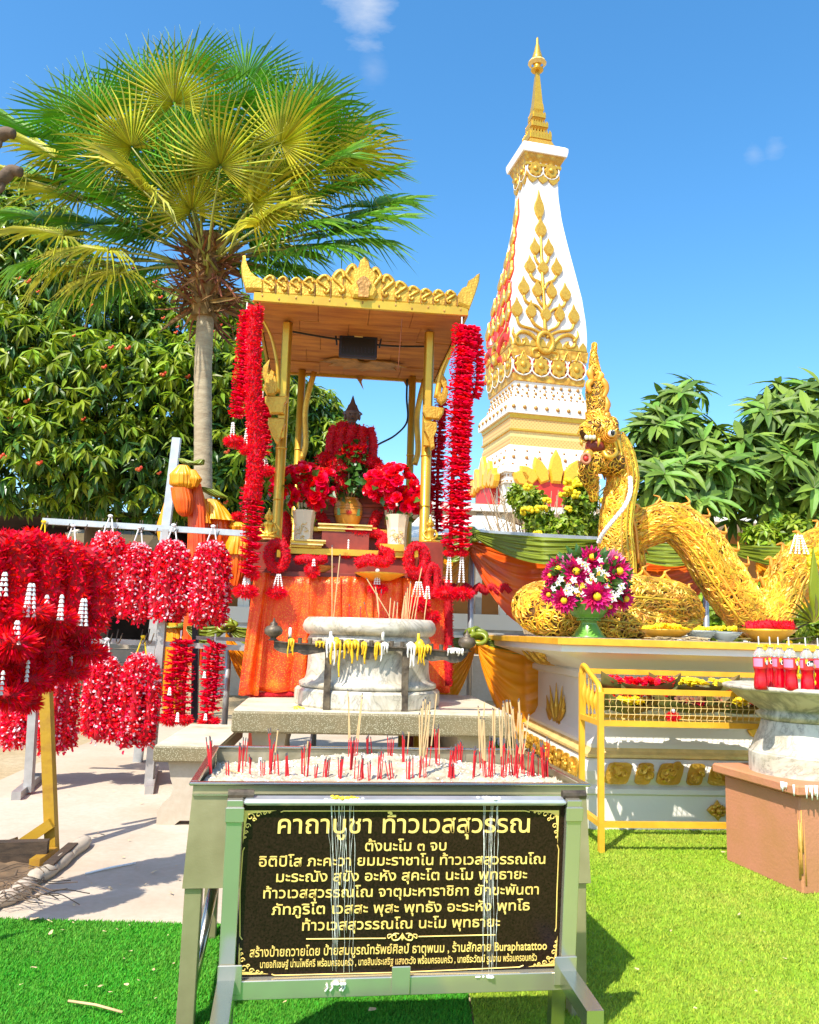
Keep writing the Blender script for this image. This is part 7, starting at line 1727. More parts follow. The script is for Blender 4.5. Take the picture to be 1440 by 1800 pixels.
gp=np.random.default_rng(6);BLO=(np.array([(0,0,.1)]+[(math.cos(a_)*(1 if i%2 else .55),math.sin(a_)*(1 if i%2 else .55),.35 if i%2 else .1)for i,a_ in enumerate(np.linspace(0,6.283,11)[:-1])]),[(0,i+1,(i+1)%10+1)for i in range(10)])
wf=MB();wf.merge(BLO);wf.merge(ball((0,0,.15),.2,6,4),1);WBL=wf.mesh('white_blossom',[M['white_petal'],M['yellow_flower']])
whites=[(1060,1005),(1052,1000),(1068,1010),(1058,1015),(1040,1012),(1033,1005),(998,1030),(1006,1035),(1000,1042),(1012,1038),(995,1038),(980,1025),(972,1035),(1032,1020),(1036,1028),(1075,1042),(1084,1046),(1068,1048),(1078,1052),(1090,1040),(1018,985),(1024,992),(1055,985),(985,1018),(1092,1030),(1064,1030),(1008,1020),(1030,995),(1046,1020),(1026,1045)]
for(x,y)in whites:
 q=N.pl(x,y,.12-.16-random.uniform(0,.05))-o0;D=Vector((random.uniform(-.5,.5),-1,random.uniform(-.2,.6))).normalized();o=link('white_blossom',WBL,bq,tuple(q));o.rotation_mode='QUATERNION';o.rotation_quaternion=D.to_track_quat('Z','Y');k_=random.uniform(.022,.036);o.scale=(k_,)*3
P_=[((N.pl(1035,1020,.12)-o0).x,0,(N.pl(1035,1020,.12)-o0).z,62*kg,45*kg,42*kg)];Q,d=blob_points(P_,240,gp,.6);mb=MB();mb.scatter(leafp(1,.25,.3,.05,2),Q,frames(d+np.array([0,-.2,.1]),gp.uniform(0,6.28,len(Q))),gp.uniform(.05,.11,len(Q)));mb.build('leaves',M['leaf_dark'],bq)
mb=MB()
for q in Q[:24]:mb.merge(tube([(0,0,-.12),tuple(q)],.003,4))
mb.build('stems',M['leaf_dark'],bq)
def heap(label,fr,cx,cy_,y,wpx_,hpx,key,seed,rad=.018,name='flower_heap',group=None,z=None,cat='flowers',n=60):
 g=np.random.default_rng(seed);c_=fr.pl(cx,cy_,y);kx=fr.pl(cx+1,cy_,y).x-c_.x;t=thing(name,label,cat,fr.w(c_),fr.rz,group);mb=MB()
 for k in range(n):
  u,v=g.uniform(-1,1),g.uniform(-1,1);zz_=(1-u*u)*hpx*kx*g.uniform(.3,1);V_,F_=ruffle(int(g.integers(3)),7);mb.merge((V_,F_),R=frames(np.array([[g.normal()*.4,g.normal()*.4-.5,1]]))[0],scale=rad*g.uniform(.8,1.2),loc=(u*wpx_/2*kx,v*.06,zz_))
 mb.build('blossoms',M[key],t);return t
yo=.0
zdish=zN
def pdish(label,cx,w_px,h_px,key,y=yo,wav=0.0,feet=False):
 b_=N.pl(cx,1120,y);kx=N.pl(cx+1,1120,y).x-b_.x;return dish(label,cx,1122,y,w_px/2*kx,h_px*kx,key,fr=N,zbase=zN+.001,wav=wav,group='offering dishes on the plinth')
pdish('yellow pierced plastic tray of marigolds on the plinth',1170,88,17,'gold_frame',.02);heap('heap of yellow marigolds on the pierced tray',N,1170,1106,.05,74,8,'yellow_flower',1,n=70)
pdish('clear glass footed dish with yellow blossoms left of the glass pair',1232,60,17,'glass_dish',.05,.03);pdish('clear glass footed dish right of the glass pair',1275,58,16,'glass_dish',.02,.03)
heap('scattered yellow blossoms in the left glass dish',N,1236,1108,.08,34,4,'yellow_flower',2,n=16);heap('scattered yellow blossoms in the right glass dish',N,1272,1106,.08,40,4,'yellow_flower',3,n=16)
pdish('golden bowl piled with bright red garlands at the right of the plinth',1350,92,22,'gold_frame',.02)
gar('pile of bright red garlands in the golden bowl on the plinth',[(1312,1104,.02),(1330,1102,.0),(1350,1100,-.02),(1375,1102,.0),(1392,1102,.02)],.055,'red_bright',26000,None,frame_=N,name='garland_heap')
mb=MB();g=np.random.default_rng(3)
q0=N.pl(1180,1118,-.06)
for k in range(50):
 a_=Vector((q0.x+g.uniform(-.12,.22),g.uniform(-.12,-.02),zN+g.uniform(.002,.02)));d_=Vector((g.normal(),g.normal()*.4,g.uniform(0,.15)))*.035;mb.merge(tube([N.w(a_-d_),N.w(a_+d_)],.0025,4))
tag(mb.build('dry_petals',M['dry_flake']),'litter of dry petals and stalks on the plinth edge by the pierced tray','petals',kind='stuff')
t=thing('leaf_fan','folded green banana leaf fan with striped fringe at the right edge','offering',N.w(N.pl(1425,1095,.1)),N.rz);o0=N.pl(1425,1095,.1)
for i,a_ in enumerate(np.linspace(-2.0,.9,14)):
 mb=MB();L__=.20;V,F=leafp(L__,.022,.02,.01,3);mb.merge((V@Ry(a_).T@Rz(0).T,F),loc=(0,-.01*i*.3,0));mb.build('folded_leaf',M['leaf' if i%2 else 'banana_leaf'],t)
q=N.pl(1434,1060,.1)-o0;mb=MB();mb.merge(prism([(-.035,-.12),(.035,-.12),(.04,.12),(0,.38),(-.04,.12)],.02,q,(1,0,0),(0,0,1),bev=.006));mb.build('leaf_cone',M['leaf'],t)
for i,(x,y,w_)in enumerate(((1250,1116,60),(1390,1118,70),(1340,1122,60))):
 a_=N.pl(x,y,.2);mb=MB();V,F=leafp(.42,.05,.02,.01,4);mb.merge((V@Ry(math.pi/2-.05).T,F));tag(mb.build('leaf_strip',M['banana_leaf'],None,N.w((a_.x-.2,.2+.05*i,zN+.02))),('long dark leaf strip lying behind the glass dishes','long dark leaf strip lying right of the golden bowl','long dark leaf strip lying under the golden bowl')[i],'leaf')
C=Frame(G(1057,1503).x,G(1057,1503).y,5.0)
cart=fthing('basket_cart','golden steel cart with a wire mesh basket of flower offerings','cart',C)
xl_,xr_=0.0,1.55;yd=.36;zfT=C.pl(1057,1210,0).z;zfB=C.pl(1057,1271,0).z;zbT=C.pl(1010,1170,yd).z;zlow=C.pl(1057,1449,0).z
w_=.031
def cb(a_,b_,name='rail',ww=w_,key='gold_frame'):mb=MB();mb.merge(bar(a_,b_,ww));return mb.build(name,M[key],cart)
mb=MB();P=[(0,0,0),(0,0,zfT-.05),(0,.015,zfT-.012),(0,.05,zfT+.012),(0,yd-.06,zbT-.0),(0,yd-.02,zbT-.005),(0,yd,zbT-.05),(0,yd,0)]
mb.merge(tube(P,w_*.62,4));
mb=MB();mb.merge(bar((0,0,0),(0,0,zfT-.02),w_));mb.build('leg',M['gold_frame'],cart);mb=MB();mb.merge(bar((0,yd,0),(0,yd,zbT-.04),w_));mb.build('leg',M['gold_frame'],cart)
mb=MB();mb.merge(bar((xr_,0,0),(xr_,0,zfT-.02),w_));mb.build('leg',M['gold_frame'],cart);mb=MB();mb.merge(bar((xr_,yd,0),(xr_,yd,zbT-.04),w_));mb.build('leg',M['gold_frame'],cart)
for x in(0,xr_):
 mb=MB();mb.merge(tube(bez([(x,0,zfT-.03),(x,.015,zfT+.0),(x,.05,zfT+.025),(x,yd*.5,(zfT+zbT)/2+.015),(x,yd-.06,zbT+.002),(x,yd-.01,zbT-.008),(x,yd,zbT-.05)],6),w_*.52,8),smooth=True);mb.build('side_handle',M['gold_frame'],cart)
cb((w_/2,0,zfT-.014),(xr_-w_/2,0,zfT-.014));cb((w_/2,yd,zbT-.03),(xr_-w_/2,yd,zbT-.03));cb((w_/2,0,zfB),(xr_-w_/2,0,zfB));cb((w_/2,yd,zfB),(xr_-w_/2,yd,zfB))
cb((w_/2,0,zlow),(xr_-w_/2,0,zlow));
for x in(0,xr_):cb((x,w_/2,zfB),(x,yd-w_/2,zfB));cb((x,w_/2,zlow),(x,yd-w_/2,zlow));
def mesh_panel(name,o_,ux,uy_,n1,n2,r=.0018,diag=False,key='gold_pale'):
 o_,ux,uy_=Vector(o_),Vector(ux),Vector(uy_);mb=MB()
 for i in range(n1+1):
  a_=o_+ux*(i/n1);nseg=8;P=[a_+uy_*(k/nseg)+ux.normalized()*(.003*(-1)**k)for k in range(nseg+1)];mb.merge(tube(P,r,4,cap=False))
 for j in range(1,n2):
  a_=o_+uy_*(j/n2);mb.merge(tube([a_,a_+ux],r,4,cap=False))
 o=mb.build(name,M[key],cart);o['kind']='stuff';return o
mesh_panel('front_mesh',(.02,0,zfB+.01),(xr_-.04,0,0),(0,0,zfT-zfB-.03),42,4)
mesh_panel('back_mesh',(.02,yd,zfB+.01),(xr_-.04,0,0),(0,0,zbT-zfB-.05),42,7)
mb=MB();nn=44
for i in range(nn):
 for s_ in(-1,1):
  x0=.02+(xr_-.04)*i/nn;x1=x0+s_*yd*.9
  if 0<x1<xr_:mb.merge(tube([(x0,.01,zfB-.004),(x1,yd-.01,zfB-.004)],.0018,4,cap=False))
o=mb.build('floor_mesh',M['gold_pale'],cart);o['kind']='stuff'
for i in range(4):
 y=yd*(i+1)/5;zt_=np.interp(y,[0,yd],[zfT,zbT]);P=[(0,y,zfB+(zt_-zfB)*k/10)for k in range(11)];mb=MB();mb.merge(tube(P,[.004,.004,.004,.009,.018,.024,.018,.009,.004,.004,.004],6,flat=.4),smooth=True);mb.build('side_spindle',M['gold_frame'],cart)
def boat(label,x,y,z,L__,ang,flowers,seed):
 g=np.random.default_rng(seed);t=thing('leaf_boat',label,'offering',C.w((x,y,z)),C.rz+ang,'leaf boats of flowers in the basket');V=[];n_=12
 for i in range(n_+1):
  u=i/n_*2-1;w2=.075*(1-u*u)**.6+.004;h_=.05+.05*abs(u)**3
  for k,(a_,b_)in enumerate(((-1,1),(-.75,.35),(0,0),(.75,.35),(1,1))):V.append((u*L__/2,a_*w2,h_*b_+.03*abs(u)**2))
 F=[(i*5+k,i*5+k+1,(i+1)*5+k+1,(i+1)*5+k)for i in range(n_)for k in range(4)];mb=MB();mb.add(V,F,smooth=True);mb.build('leaf_hull',M['banana_leaf'],t)
 for key,u0,u1,n2 in flowers:
  mb=MB()
  for k in range(n2):V_,F_=ruffle(k%3,7);mb.merge((V_,F_),R=frames(np.array([[g.normal()*.4,g.normal()*.4-.3,1]]))[0],scale=.026*g.uniform(.8,1.2),loc=(g.uniform(u0,u1)*L__/2,g.uniform(-.05,.05),.06+g.uniform(0,.03)))
  mb.build('blossoms',M[key],t)
fb=zfB+.012
for i,a_ in enumerate([('leaf boat with a long row of red blossoms at the back left of the basket',.34,.26,fb+.14,.50,.0,[('red_bright',-.8,.8,44)]),('leaf boat edged with yellow blossoms at the middle back',.68,.27,fb+.14,.56,-.08,[('yellow_flower',-.8,.8,40)]),('leaf boat with red and yellow blossoms at the right of the basket',1.05,.24,fb+.10,.5,.1,[('red_bright',-.8,.0,24),('yellow_flower',.0,.8,20)]),('leaf boat of yellow blossoms low at the front left',.22,.12,fb+.03,.30,.2,[('yellow_flower',-.8,.8,30)]),('leaf boat of red blossoms squeezed into the left corner',.10,.22,fb+.04,.30,1.2,[('red_bright',-.8,.8,30)]),('dry brown leaf boat in the middle of the basket',.62,.14,fb+.04,.50,.05,[('dead_leaf',-.8,.8,20),('red',-.3,.3,8)]),('leaf boat with one yellow cluster right of the middle',.92,.13,fb+.04,.46,-.1,[('yellow_flower',-.3,.1,12),('red',.2,.8,14)]),('wilting leaf boat at the right end under the bowl',1.28,.14,fb+.03,.46,.15,[('dead_leaf',-.8,.8,26)]),('leaf boat of red blossoms behind the front left one',.36,.18,fb+.07,.34,-.1,[('red_bright',-.9,.9,30)])]):
 boat(*a_,30+i)
q=C.pl(1189,1262,-.02);t=thing('garland_heap','small fallen red garland with a white bead at the basket front','garland',C.w(q),C.rz);pompom(t,(0,.05,0),.05,.03);mb=MB();mb.merge(ball((0,.04,.035),.012,6,4));mb.build('bead',M['white_petal'],t)
pL,pC=G(1302,1527),G(1412,1577);e1=(pC-pL);s_=.60;an=math.atan2(e1.y,e1.x)
e1=e1.normalized();e2=Vector((-e1.y,e1.x,0));cen=pC-e1*(s_/2)+e2*(s_/2)
Pd=Frame(cen.x,cen.y,math.degrees(an));hp=Pd.pl(1408,1400,-s_/2).z
ped=fthing('pedestal','square terracotta painted pedestal set cornerwise on the turf','pedestal',Pd)
mb=MB();mb.merge(box(0,0,hp/2+.004,s_,s_,hp,.012));mb.build('block',M['terracotta'],ped)
ht=Pd.pl(1408,1384,-s_/2-.04).z-hp;mb=MB();mb.merge(box(0,0,hp+.006+.025,s_+.09,s_+.09,.05,.008));mb.build('cap_slab',M['terracotta'],ped)
zcap=hp+.056
mb=MB();g=np.random.default_rng(4);cx=s_/2+.045
for i in range(12):
 f=g.uniform(0,1);sgn=i%2;p=(cx-.11*f,-cx,zcap-.0)if sgn else(cx,-cx+.11*f,zcap);l_=g.uniform(.02,.07);d_=(0,-.004,0)if sgn else(.004,0,0)
 mb.merge(tube([(p[0]+d_[0],p[1]+d_[1]+.0,zcap+.002),(p[0]+d_[0],p[1]+d_[1],zcap-l_*.6),(p[0]+d_[0],p[1]+d_[1],zcap-l_)],[.006,.005,.003],5),smooth=True)
tag(mb.build('wax_drip',M['wax_white'],None,Pd.w((0,0,0))),'old cream wax dripping over the near corner of the terracotta pedestal','wax').rotation_euler=(0,0,Pd.rz)
mb=MB()
for i in range(9):
 p=(s_/2+.001-.004*(i%3),-s_/2-.001+.004*(i%2));off=g.uniform(-.02,.02);a_=(p[0]+(off if off<0 else 0),p[1]+(off if off>0 else 0));z1,z0_=hp-g.uniform(.0,.25),g.uniform(0,.22)
 mb.merge(tube([(a_[0],a_[1],z1),(a_[0],a_[1],(z1+z0_)/2),(a_[0],a_[1],z0_)],[.003,.005,.007],5),smooth=True)
o=mb.build('wax_streak',M['wax_yellow'],None,Pd.w((0,0,0)));o.rotation_euler=(0,0,Pd.rz);M['wax_ochre']=mat('wax_ochre',(.60,.30,.06),rough=.6,var=.2,bump=.2);o.data.materials[0]=M['wax_ochre'];tag(o,'ochre wax streaks running down the near corner of the pedestal','wax')
bwl=fthing('marble_bowl','wide grimy marble basin on a white marble foot at the right edge','basin',Pd,loc=(0,0,zcap))
zr_=Pd.pl(1372,1209,-.25).z-zcap
rb=Vector(Pd.pl(1337,1345,-.1)).to_2d().length
prF=[(.205,0),(.21,.01),(.21,.09),(.203,.10)]
def F_(r,z):return(r,z)
hB=zr_
left_edge=abs(Pd.w((0,0,0)).x-W(1279,1206,cen.y).x);foot_r=abs(Pd.w((0,0,0)).x-W(1338,1350,cen.y-.1).x)
R0=left_edge;r0=foot_r
mb=MB();mb.merge(lathe([(r0,0),(r0,.10),(r0*.985,.108)],44),smooth=False);mb.build('foot_ring',M['marble'],bwl)
mb=MB();mb.merge(lathe([(r0*.97,.109),(r0*.90,.16),(r0*.80,hB*.50),(r0*.76,hB*.60)],44,cap=False),smooth=True);mb.build('foot',M['marble'],bwl)
mb=MB();mb.merge(lathe([(r0*.74,hB*.60),(r0*.84,hB*.63),(r0*.86,hB*.68),(r0*.78,hB*.71),(r0*.84,hB*.74),(R0*.70,hB*.80),(R0*.82,hB*.86),(R0*.90,hB*.93),(R0*.97,hB*.955),(R0,hB*.97),(R0,hB*1.0),(R0*.96,hB+.006),(R0*.90,hB-.005),(0.01,hB-.01)],60,cap=False),smooth=True);ob=mb.build('basin',[M['marble_grimy'],M['marble']],bwl)
for p_ in ob.data.polygons:
 if p_.center.z>hB*.955:p_.material_index=1
def bottle_proto():
 t=thing('drink_bottle','x','bottle',(0,0,0),0,'red drink bottles on the marble bowl');mb=MB()
 mb.merge(lathe([(.024,0),(.030,.004),(.031,.02),(.030,.05),(.026,.075),(.030,.098),(.0315,.10)],18),smooth=True);mb.build('drink',M['red_drink'],t)
 mb=MB();mb.merge(lathe([(.0316,.1005),(.032,.102),(.032,.150),(.0316,.152)],18,cap=False),smooth=True);lab_=mb.build('label_band',M['red_paint'],t)
 mb=MB();mb.merge(lathe([(.0310,.1525),(.030,.165),(.022,.182),(.013,.192),(.0125,.200)],18),smooth=True);mb.build('bottle_neck',M['clear_plastic'],t)
 mb=MB();mb.merge(lathe([(.019,.2005),(.019,.205),(.014,.206),(.013,.212)],14),smooth=False);mb.build('cap_collar',M['cap_yellow'],t)
 mb=MB();mb.merge(tube([(.003,0,.06),(-.002,.004,.25)],.0028,6));mb.build('straw',M['rope_white'],t)
 def arcp(a0,a1,z0_,z1_,r,key,name):
  V=[];n_=6
  for i in range(n_+1):
   a_=a0+(a1-a0)*i/n_;V+=[(math.sin(a_)*r,-math.cos(a_)*r,z0_),(math.sin(a_)*r,-math.cos(a_)*r,z1_)]
  mb=MB();mb.add(V,[(2*i,2*i+2,2*i+3,2*i+1)for i in range(n_)],smooth=True);return mb.build(name,M[key],lab_)
 arcp(.75,2.0,.108,.146,.0325,'label_pink','label_print');arcp(-.55,.55,.118,.144,.0325,'black','label_print');arcp(-.62,-.3,.130,.148,.0329,'cap_yellow','label_print')
 arcp(-2.4,-.95,.108,.146,.0325,'label_pink','label_print')
 for k in range(3):arcp(.60,.70,.110+k*.013,.118+k*.013,.0329,'rope_white','label_print')
 cu=bpy.data.curves.new('label_text','FONT');cu.body='\u0e1b\u0e4a\u0e2d\u0e01';cu.body='ปีก';cu.size=.026;cu.align_x='CENTER';cu.extrude=.0006;cu.offset=.0007
 tmp=bpy.data.objects.new('label_text',cu);COL.objects.link(tmp);bpy.context.view_layer.update();dg=bpy.context.evaluated_depsgraph_get();me=bpy.data.meshes.new_from_object(tmp.evaluated_get(dg));bpy.data.objects.remove(tmp)
 for v in me.vertices:x_,y_,z_=v.co;a_=x_/.033;r=.0334+z_;v.co=(math.sin(a_)*r,-math.cos(a_)*r,.119+y_)
 me.materials.clear();me.materials.append(M['rope_white']);link('label_text',me,lab_)
 return t
BP=bottle_proto();first=True
zb_=zcap+hB-.006
for(x,y,rot,lab)in[(1336,-.30,.9,'red drink bottle farthest left on the marble bowl, pink label side out'),(1355,-.14,-.1,'red drink bottle in the back row second from the left'),(1370,-.22,.2,'red drink bottle third from the left with its name turned right'),(1389,-.32,.9,'red drink bottle fourth from the left with the pink label panel'),(1418,-.34,.0,'red drink bottle fifth from the left with its white name facing out'),(1440,-.22,.9,'red drink bottle cut by the right edge'),(1456,-.36,.3,'red drink bottle just past the right edge')]:
 r_=ray(x,1150);t_=(cen.y+y)/r_.y;px3=Vector((r_.x*t_,cen.y+y,zb_));b=BP if first else copy_tree(BP);first=False;b.location=px3;b.rotation_euler=(0,0,rot);b['label']=lab
sc_=(W(1401,1180,cen.y-.3).x-W(1377,1180,cen.y-.3).x)/.065
for o in[q for q in COL.objects if q.get('category')=='bottle']:o.scale=(sc_,)*3
for(x,y,lab)in((1403,1160,'yellow blossom string hanging between the fourth and fifth bottles'),(1431,1172,'yellow blossom string hanging right of the fifth bottle')):
 q=W(x,y,cen.y-.33);mb=MB();
 for k in range(5):mb.merge(ball((.003*(-1)**k,0,-.02*k),(.006,.006,.013),6,4),smooth=True)
 tag(mb.build('blossom_string',M['yellow_flower'],None,q),lab,'flowers')
for(x,y,s2,lab)in((1347,1137,.011,'yellow marigold tucked on the caps of the left bottles'),(1388,1130,.016,'orange marigold on the cap of the fourth bottle')):
 q=W(x,y,cen.y-.3);mb=MB();
 for k in range(3):mb.merge(ruffle(k,9),scale=s2*(1-.2*k),loc=(0,0,.004*k))
 tag(mb.build('marigold',M['yellow_flower'],None,q),lab,'flower')
g=np.random.default_rng(91);t=thing('low_shrubs','light green low shrubs beyond the railing under the serpent tail','shrub',(W(1330,1080,9.6).x,9.6,0));o0=t.location
bl=[]
for(x,y,r)in((1270,1090,.3),(1300,1075,.3),(1350,1070,.35),(1390,1080,.35),(1440,1060,.4),(1480,1080,.4),(1240,1070,.2),(1390,940,.25),(1340,950,.2)):p=W(x,y,9.6);bl.append((p.x-o0.x,0,p.z,r,.3,r))
P,d=blob_points(bl,1500,g,.4);mb=MB();mb.scatter(cluster(6,.12,.22,(-.7,.9),g,0,2),P,frames(d+np.array([0,0,.8]),g.uniform(0,6.28,len(P))),g.uniform(.7,1.2,len(P)));mb.build('foliage',M['leaf'],t)
mb=MB()
for b_ in bl:mb.merge(tube([(b_[0]*.7,0,0),(b_[0],0,b_[2])],.015,5))
mb.build('stem',M['twig'],t)
t=thing('low_shrubs','dark green strap leaved plants at the foot of the white plinth behind the orange swag','shrub',(W(915,1250,7.2).x,7.2,0));mb=MB();o0=t.location
n_=160;P=np.stack([g.uniform(-.25,.22,n_),g.uniform(-.2,.2,n_),np.zeros(n_)],1);D=np.stack([g.normal(0,.35,n_),g.normal(0,.35,n_),np.ones(n_)],1);mb.scatter(leafp(1,.06,.3,.02,3),P,frames(D,g.uniform(0,6.28,n_)),g.uniform(.2,.42,n_));mb.build('foliage',M['leaf_dark'],t)
M['chrome']=mat('chrome',(.58,.54,.42),rough=.16,metal=.72,var=.06,scale=2.5,bump=.015,bscale=9)
Tr=Frame(W(340,1377,2.62).x,2.62,8.0)
zR=Tr.pl(340,1377,0).z;wT=Tr.pl(1030,1376,0).x;dT=Tr.pz(383,1313,zR).y
zP=Tr.pl(330,1560,0).z
tray=fthing('incense_tray','large stainless steel incense tray on legs filled with sand','incense tray',Tr)
th=.004
def tb(name,key,x0,x1,y0,y1,z0,z1,bev=.0,par=tray):mb=MB();mb.merge(box((x0+x1)/2,(y0+y1)/2,(z0+z1)/2,x1-x0,y1-y0,z1-z0,bev));return mb.build(name,M[key],par)
def wall(name,a_,b_,a2,b2,key='steel_brushed'):
 """slightly flaring sheet between top edge a-b and bottom edge a2-b2"""
 a_,b_,a2,b2=map(Vector,(a_,b_,a2,b2));n_=(b_-a_).cross(a2-a_).normalized()*th;mb=MB();V=[a_,b_,b2,a2];V=V+[p+n_ for p in V]
 mb.add([tuple(p)for p in V],[(0,1,2,3),(7,6,5,4),(0,4,5,1),(1,5,6,2),(2,6,7,3),(3,7,4,0)]);return mb.build(name,M[key],tray)
zR2=zR-.006
fl_=.012
wall('front_panel',(0,0,zR2),(wT,0,zR2),(-fl_,-fl_,zP),(wT+fl_,-fl_,zP))
wall('back_panel',(wT-.005,dT,zR2),(.005,dT,zR2),(wT-.005,dT,zP+.1),(.005,dT,zP+.1),'steel_dirty')
wall('side_panel',(0,dT-.006,zR2),(0,.006,zR2),(-fl_,dT-.006,zP),(-fl_,0,zP))
wall('side_panel',(wT,.006,zR2),(wT,dT-.006,zR2),(wT+fl_,0,zP),(wT+fl_,dT-.006,zP))
tb('tray_floor','steel_dirty',.008,wT-.008,.008,dT-.008,zP+.15,zP+.155)
for(n_,x0,x1,y0,y1)in(('front_lip',-.012,wT+.012,-.014,.014),('back_lip',-.012,wT+.012,dT-.014,dT+.014),('side_lip',-.012,.014,.0141,dT-.0141),('side_lip',wT-.014,wT+.012,.0141,dT-.0141)):
 tb(n_,'steel',x0,x1,y0,y1,zR-.005,zR+.005,.003)
tb('front_rib','steel',.0,wT,-.010,-.004,zR-.035,zR-.030)
lw_=.052
for(x,y)in((.006,0),(wT-.006-lw_,0),(.006,dT-lw_),(wT-.006-lw_,dT-lw_)):
 tb('leg','steel_brushed',x-(.012 if x<.5 else-.008),x+lw_-(.012 if x<.5 else-.008),y,y+lw_,0,zP-.001,.004)
for x in(.02,wT-.04):mb=MB();mb.merge(tube([(x,.03,.17),(x,dT-.03,.17)],.019,10),smooth=True);mb.build('stretcher',M['steel'],tray)
mb=MB();mb.merge(tube([(.03,.026,.10),(.07,.35,zP-.01)],.017,10),smooth=True);mb.build('brace',M['steel'],tray);mb=MB();mb.merge(tube([(wT-.03,.026,.10),(wT-.07,.35,zP-.01)],.017,10),smooth=True);mb.build('brace',M['steel'],tray)
g=np.random.default_rng(15);nx,ny=130,70;V=[]
zs_=zR-.045
def hgt(u,v):return zs_+.018*math.sin(u*7+1)*math.sin(v*5+.4)+.022*math.exp(-((u-.45)**2)*20-(v-.7)**2*6)+.015*math.exp(-((u-.68)**2)*60-(v-.55)**2*20)
for j in range(ny+1):
 for i in range(nx+1):
  u,v=i/nx,j/ny;V.append((.012+u*(wT-.024),.012+v*(dT-.024),hgt(u,v)+g.normal()*.0028+(.008 if g.random()<.03 else 0)))
F=[(j*(nx+1)+i,j*(nx+1)+i+1,(j+1)*(nx+1)+i+1,(j+1)*(nx+1)+i)for j in range(ny)for i in range(nx)]
mb=MB();mb.add(V,F,smooth=True)
n_=900;P=np.stack([g.uniform(.02,wT-.02,n_),g.uniform(.02,dT-.02,n_),np.zeros(n_)],1);P[:,2]=[hgt(p[0]/wT,p[1]/dT)+.001 for p in P]
LUMP=ball((0,0,0),1,5,3);mb.scatter(LUMP,P,frames(rdir(n_,g),g.uniform(0,6.28,n_)),np.stack([g.uniform(.002,.007,n_),g.uniform(.002,.006,n_),g.uniform(.001,.004,n_)],1),1)
o=mb.build('sand',[M['ash_sand'],M['wax_white']],None,Tr.o);o.rotation_euler=(0,0,Tr.rz);tag(o,'pale lumpy sand and ash filling the steel incense tray','sand',kind='stuff')
GR,GT='red incense stubs in the steel tray','long pale incense sticks in the steel tray'
bun=[(366,1366,45,4,'r'),(373,1370,58,4,'r'),(400,1371,18,3,'r'),(420,1362,46,4,'r'),(427,1340,40,3,'r'),(438,1371,26,3,'r'),(463,1371,20,3,'r'),(472,1366,50,5,'r'),(478,1355,60,4,'rt'),(489,1368,32,3,'r'),(505,1371,34,5,'r'),(530,1366,42,3,'r'),(536,1370,58,5,'rt'),(557,1372,14,3,'r'),(572,1371,28,5,'r'),(598,1371,28,5,'r'),(617,1362,45,5,'r'),(614,1345,105,2,'t'),(622,1345,100,2,'t'),(628,1372,26,4,'r'),(638,1372,34,3,'r'),(652,1372,26,3,'r'),(649,1340,26,5,'r'),(668,1371,42,5,'r'),(684,1345,28,4,'r'),(687,1372,24,4,'r'),(709,1354,42,5,'r'),(713,1340,34,2,'rt'),(720,1371,28,7,'r'),(738,1371,130,3,'t'),(744,1371,125,3,'t'),(750,1360,120,2,'t'),(768,1356,62,4,'rt'),(789,1372,44,5,'r'),(798,1372,16,4,'r'),(799,1342,24,4,'r'),(808,1338,30,5,'r'),(832,1371,42,6,'r'),(855,1371,100,4,'t'),(860,1371,60,5,'r'),(868,1366,110,3,'t'),(845,1350,110,2,'t'),(880,1368,115,4,'t'),(888,1372,60,4,'r'),(898,1366,118,5,'t'),(906,1360,116,4,'t'),(905,1372,62,5,'r'),(922,1362,118,4,'t'),(928,1372,48,4,'r'),(941,1369,34,5,'r'),(957,1372,50,5,'r'),(962,1370,58,4,'r'),(970,1371,24,3,'r'),(912,1345,90,3,'t')]
g=np.random.default_rng(9)
kpx=(Tr.pz(650,1370,zs_)-Tr.pz(640,1370,zs_)).length/10
for(x,y,h,n_,kd)in bun:
 b_=Tr.pz(x,y,zs_);lean=g.normal(0,.06,2);kk=kpx*(1+max(0,b_.y)/2.8)
 for i in range(n_):
  p=b_+Vector((g.normal()*.0055,g.normal()*.006,0));p.x=min(max(p.x,.02),wT-.02);p.y=min(max(p.y,.022),dT-.02);p.z=hgt(p.x/wT,p.y/dT)
  Lq=h*kk*g.uniform(.72,1.0)+.015;d_=Vector((lean[0]+g.normal()*.05,lean[1]*.5+g.normal()*.04,1)).normalized()
  if kd=='t' or(kd=='rt' and i==0):inc(Tr.w(p),Tr.w(p+d_*Lq),'tan','tall pale incense stick with red foot standing in the sand of the steel tray',GT,.0023)
  else:inc(Tr.w(p),Tr.w(p+d_*Lq),'red','short burnt red incense stub standing in the sand of the steel tray',GR,.0021)
mb=MB();a_,b_=Tr.pz(395,1352,zs_+.012),Tr.pz(432,1362,zs_+.012);mb.merge(tube([Tr.w(a_),Tr.w(b_)],.003,5));tag(mb.build('incense_stick',M['tan_stick']),'single pale incense stick lying flat on the sand at the left of the tray','incense stick')
for(x,y,lab)in((841,1327,'white tissue scrap standing in the sand behind the right incense'),(808,1350,'small white paper scrap in the sand right of the middle'),(457,1345,'crumpled white paper scrap at the left of the sand')):
 q=Tr.pz(x,y,zs_);mb=MB();mb.merge(box(0,0,.012,.012,.006,.034,.002));tag(mb.build('paper_scrap',M['white_petal'],None,Tr.w(q)),lab,'paper')
Sg=Frame(W(397,1742,2.42).x,2.42,8.0)
z_b=Sg.pl(397,1742,0).z
def tilt_pt(px,py,phi):
 o,r=Sg._ray(px,py);n_=Vector((0,math.cos(phi),math.sin(phi)));p0=Vector((0,0,z_b));t_=(p0-o).dot(n_)/r.dot(n_);return o+r*t_
best=None
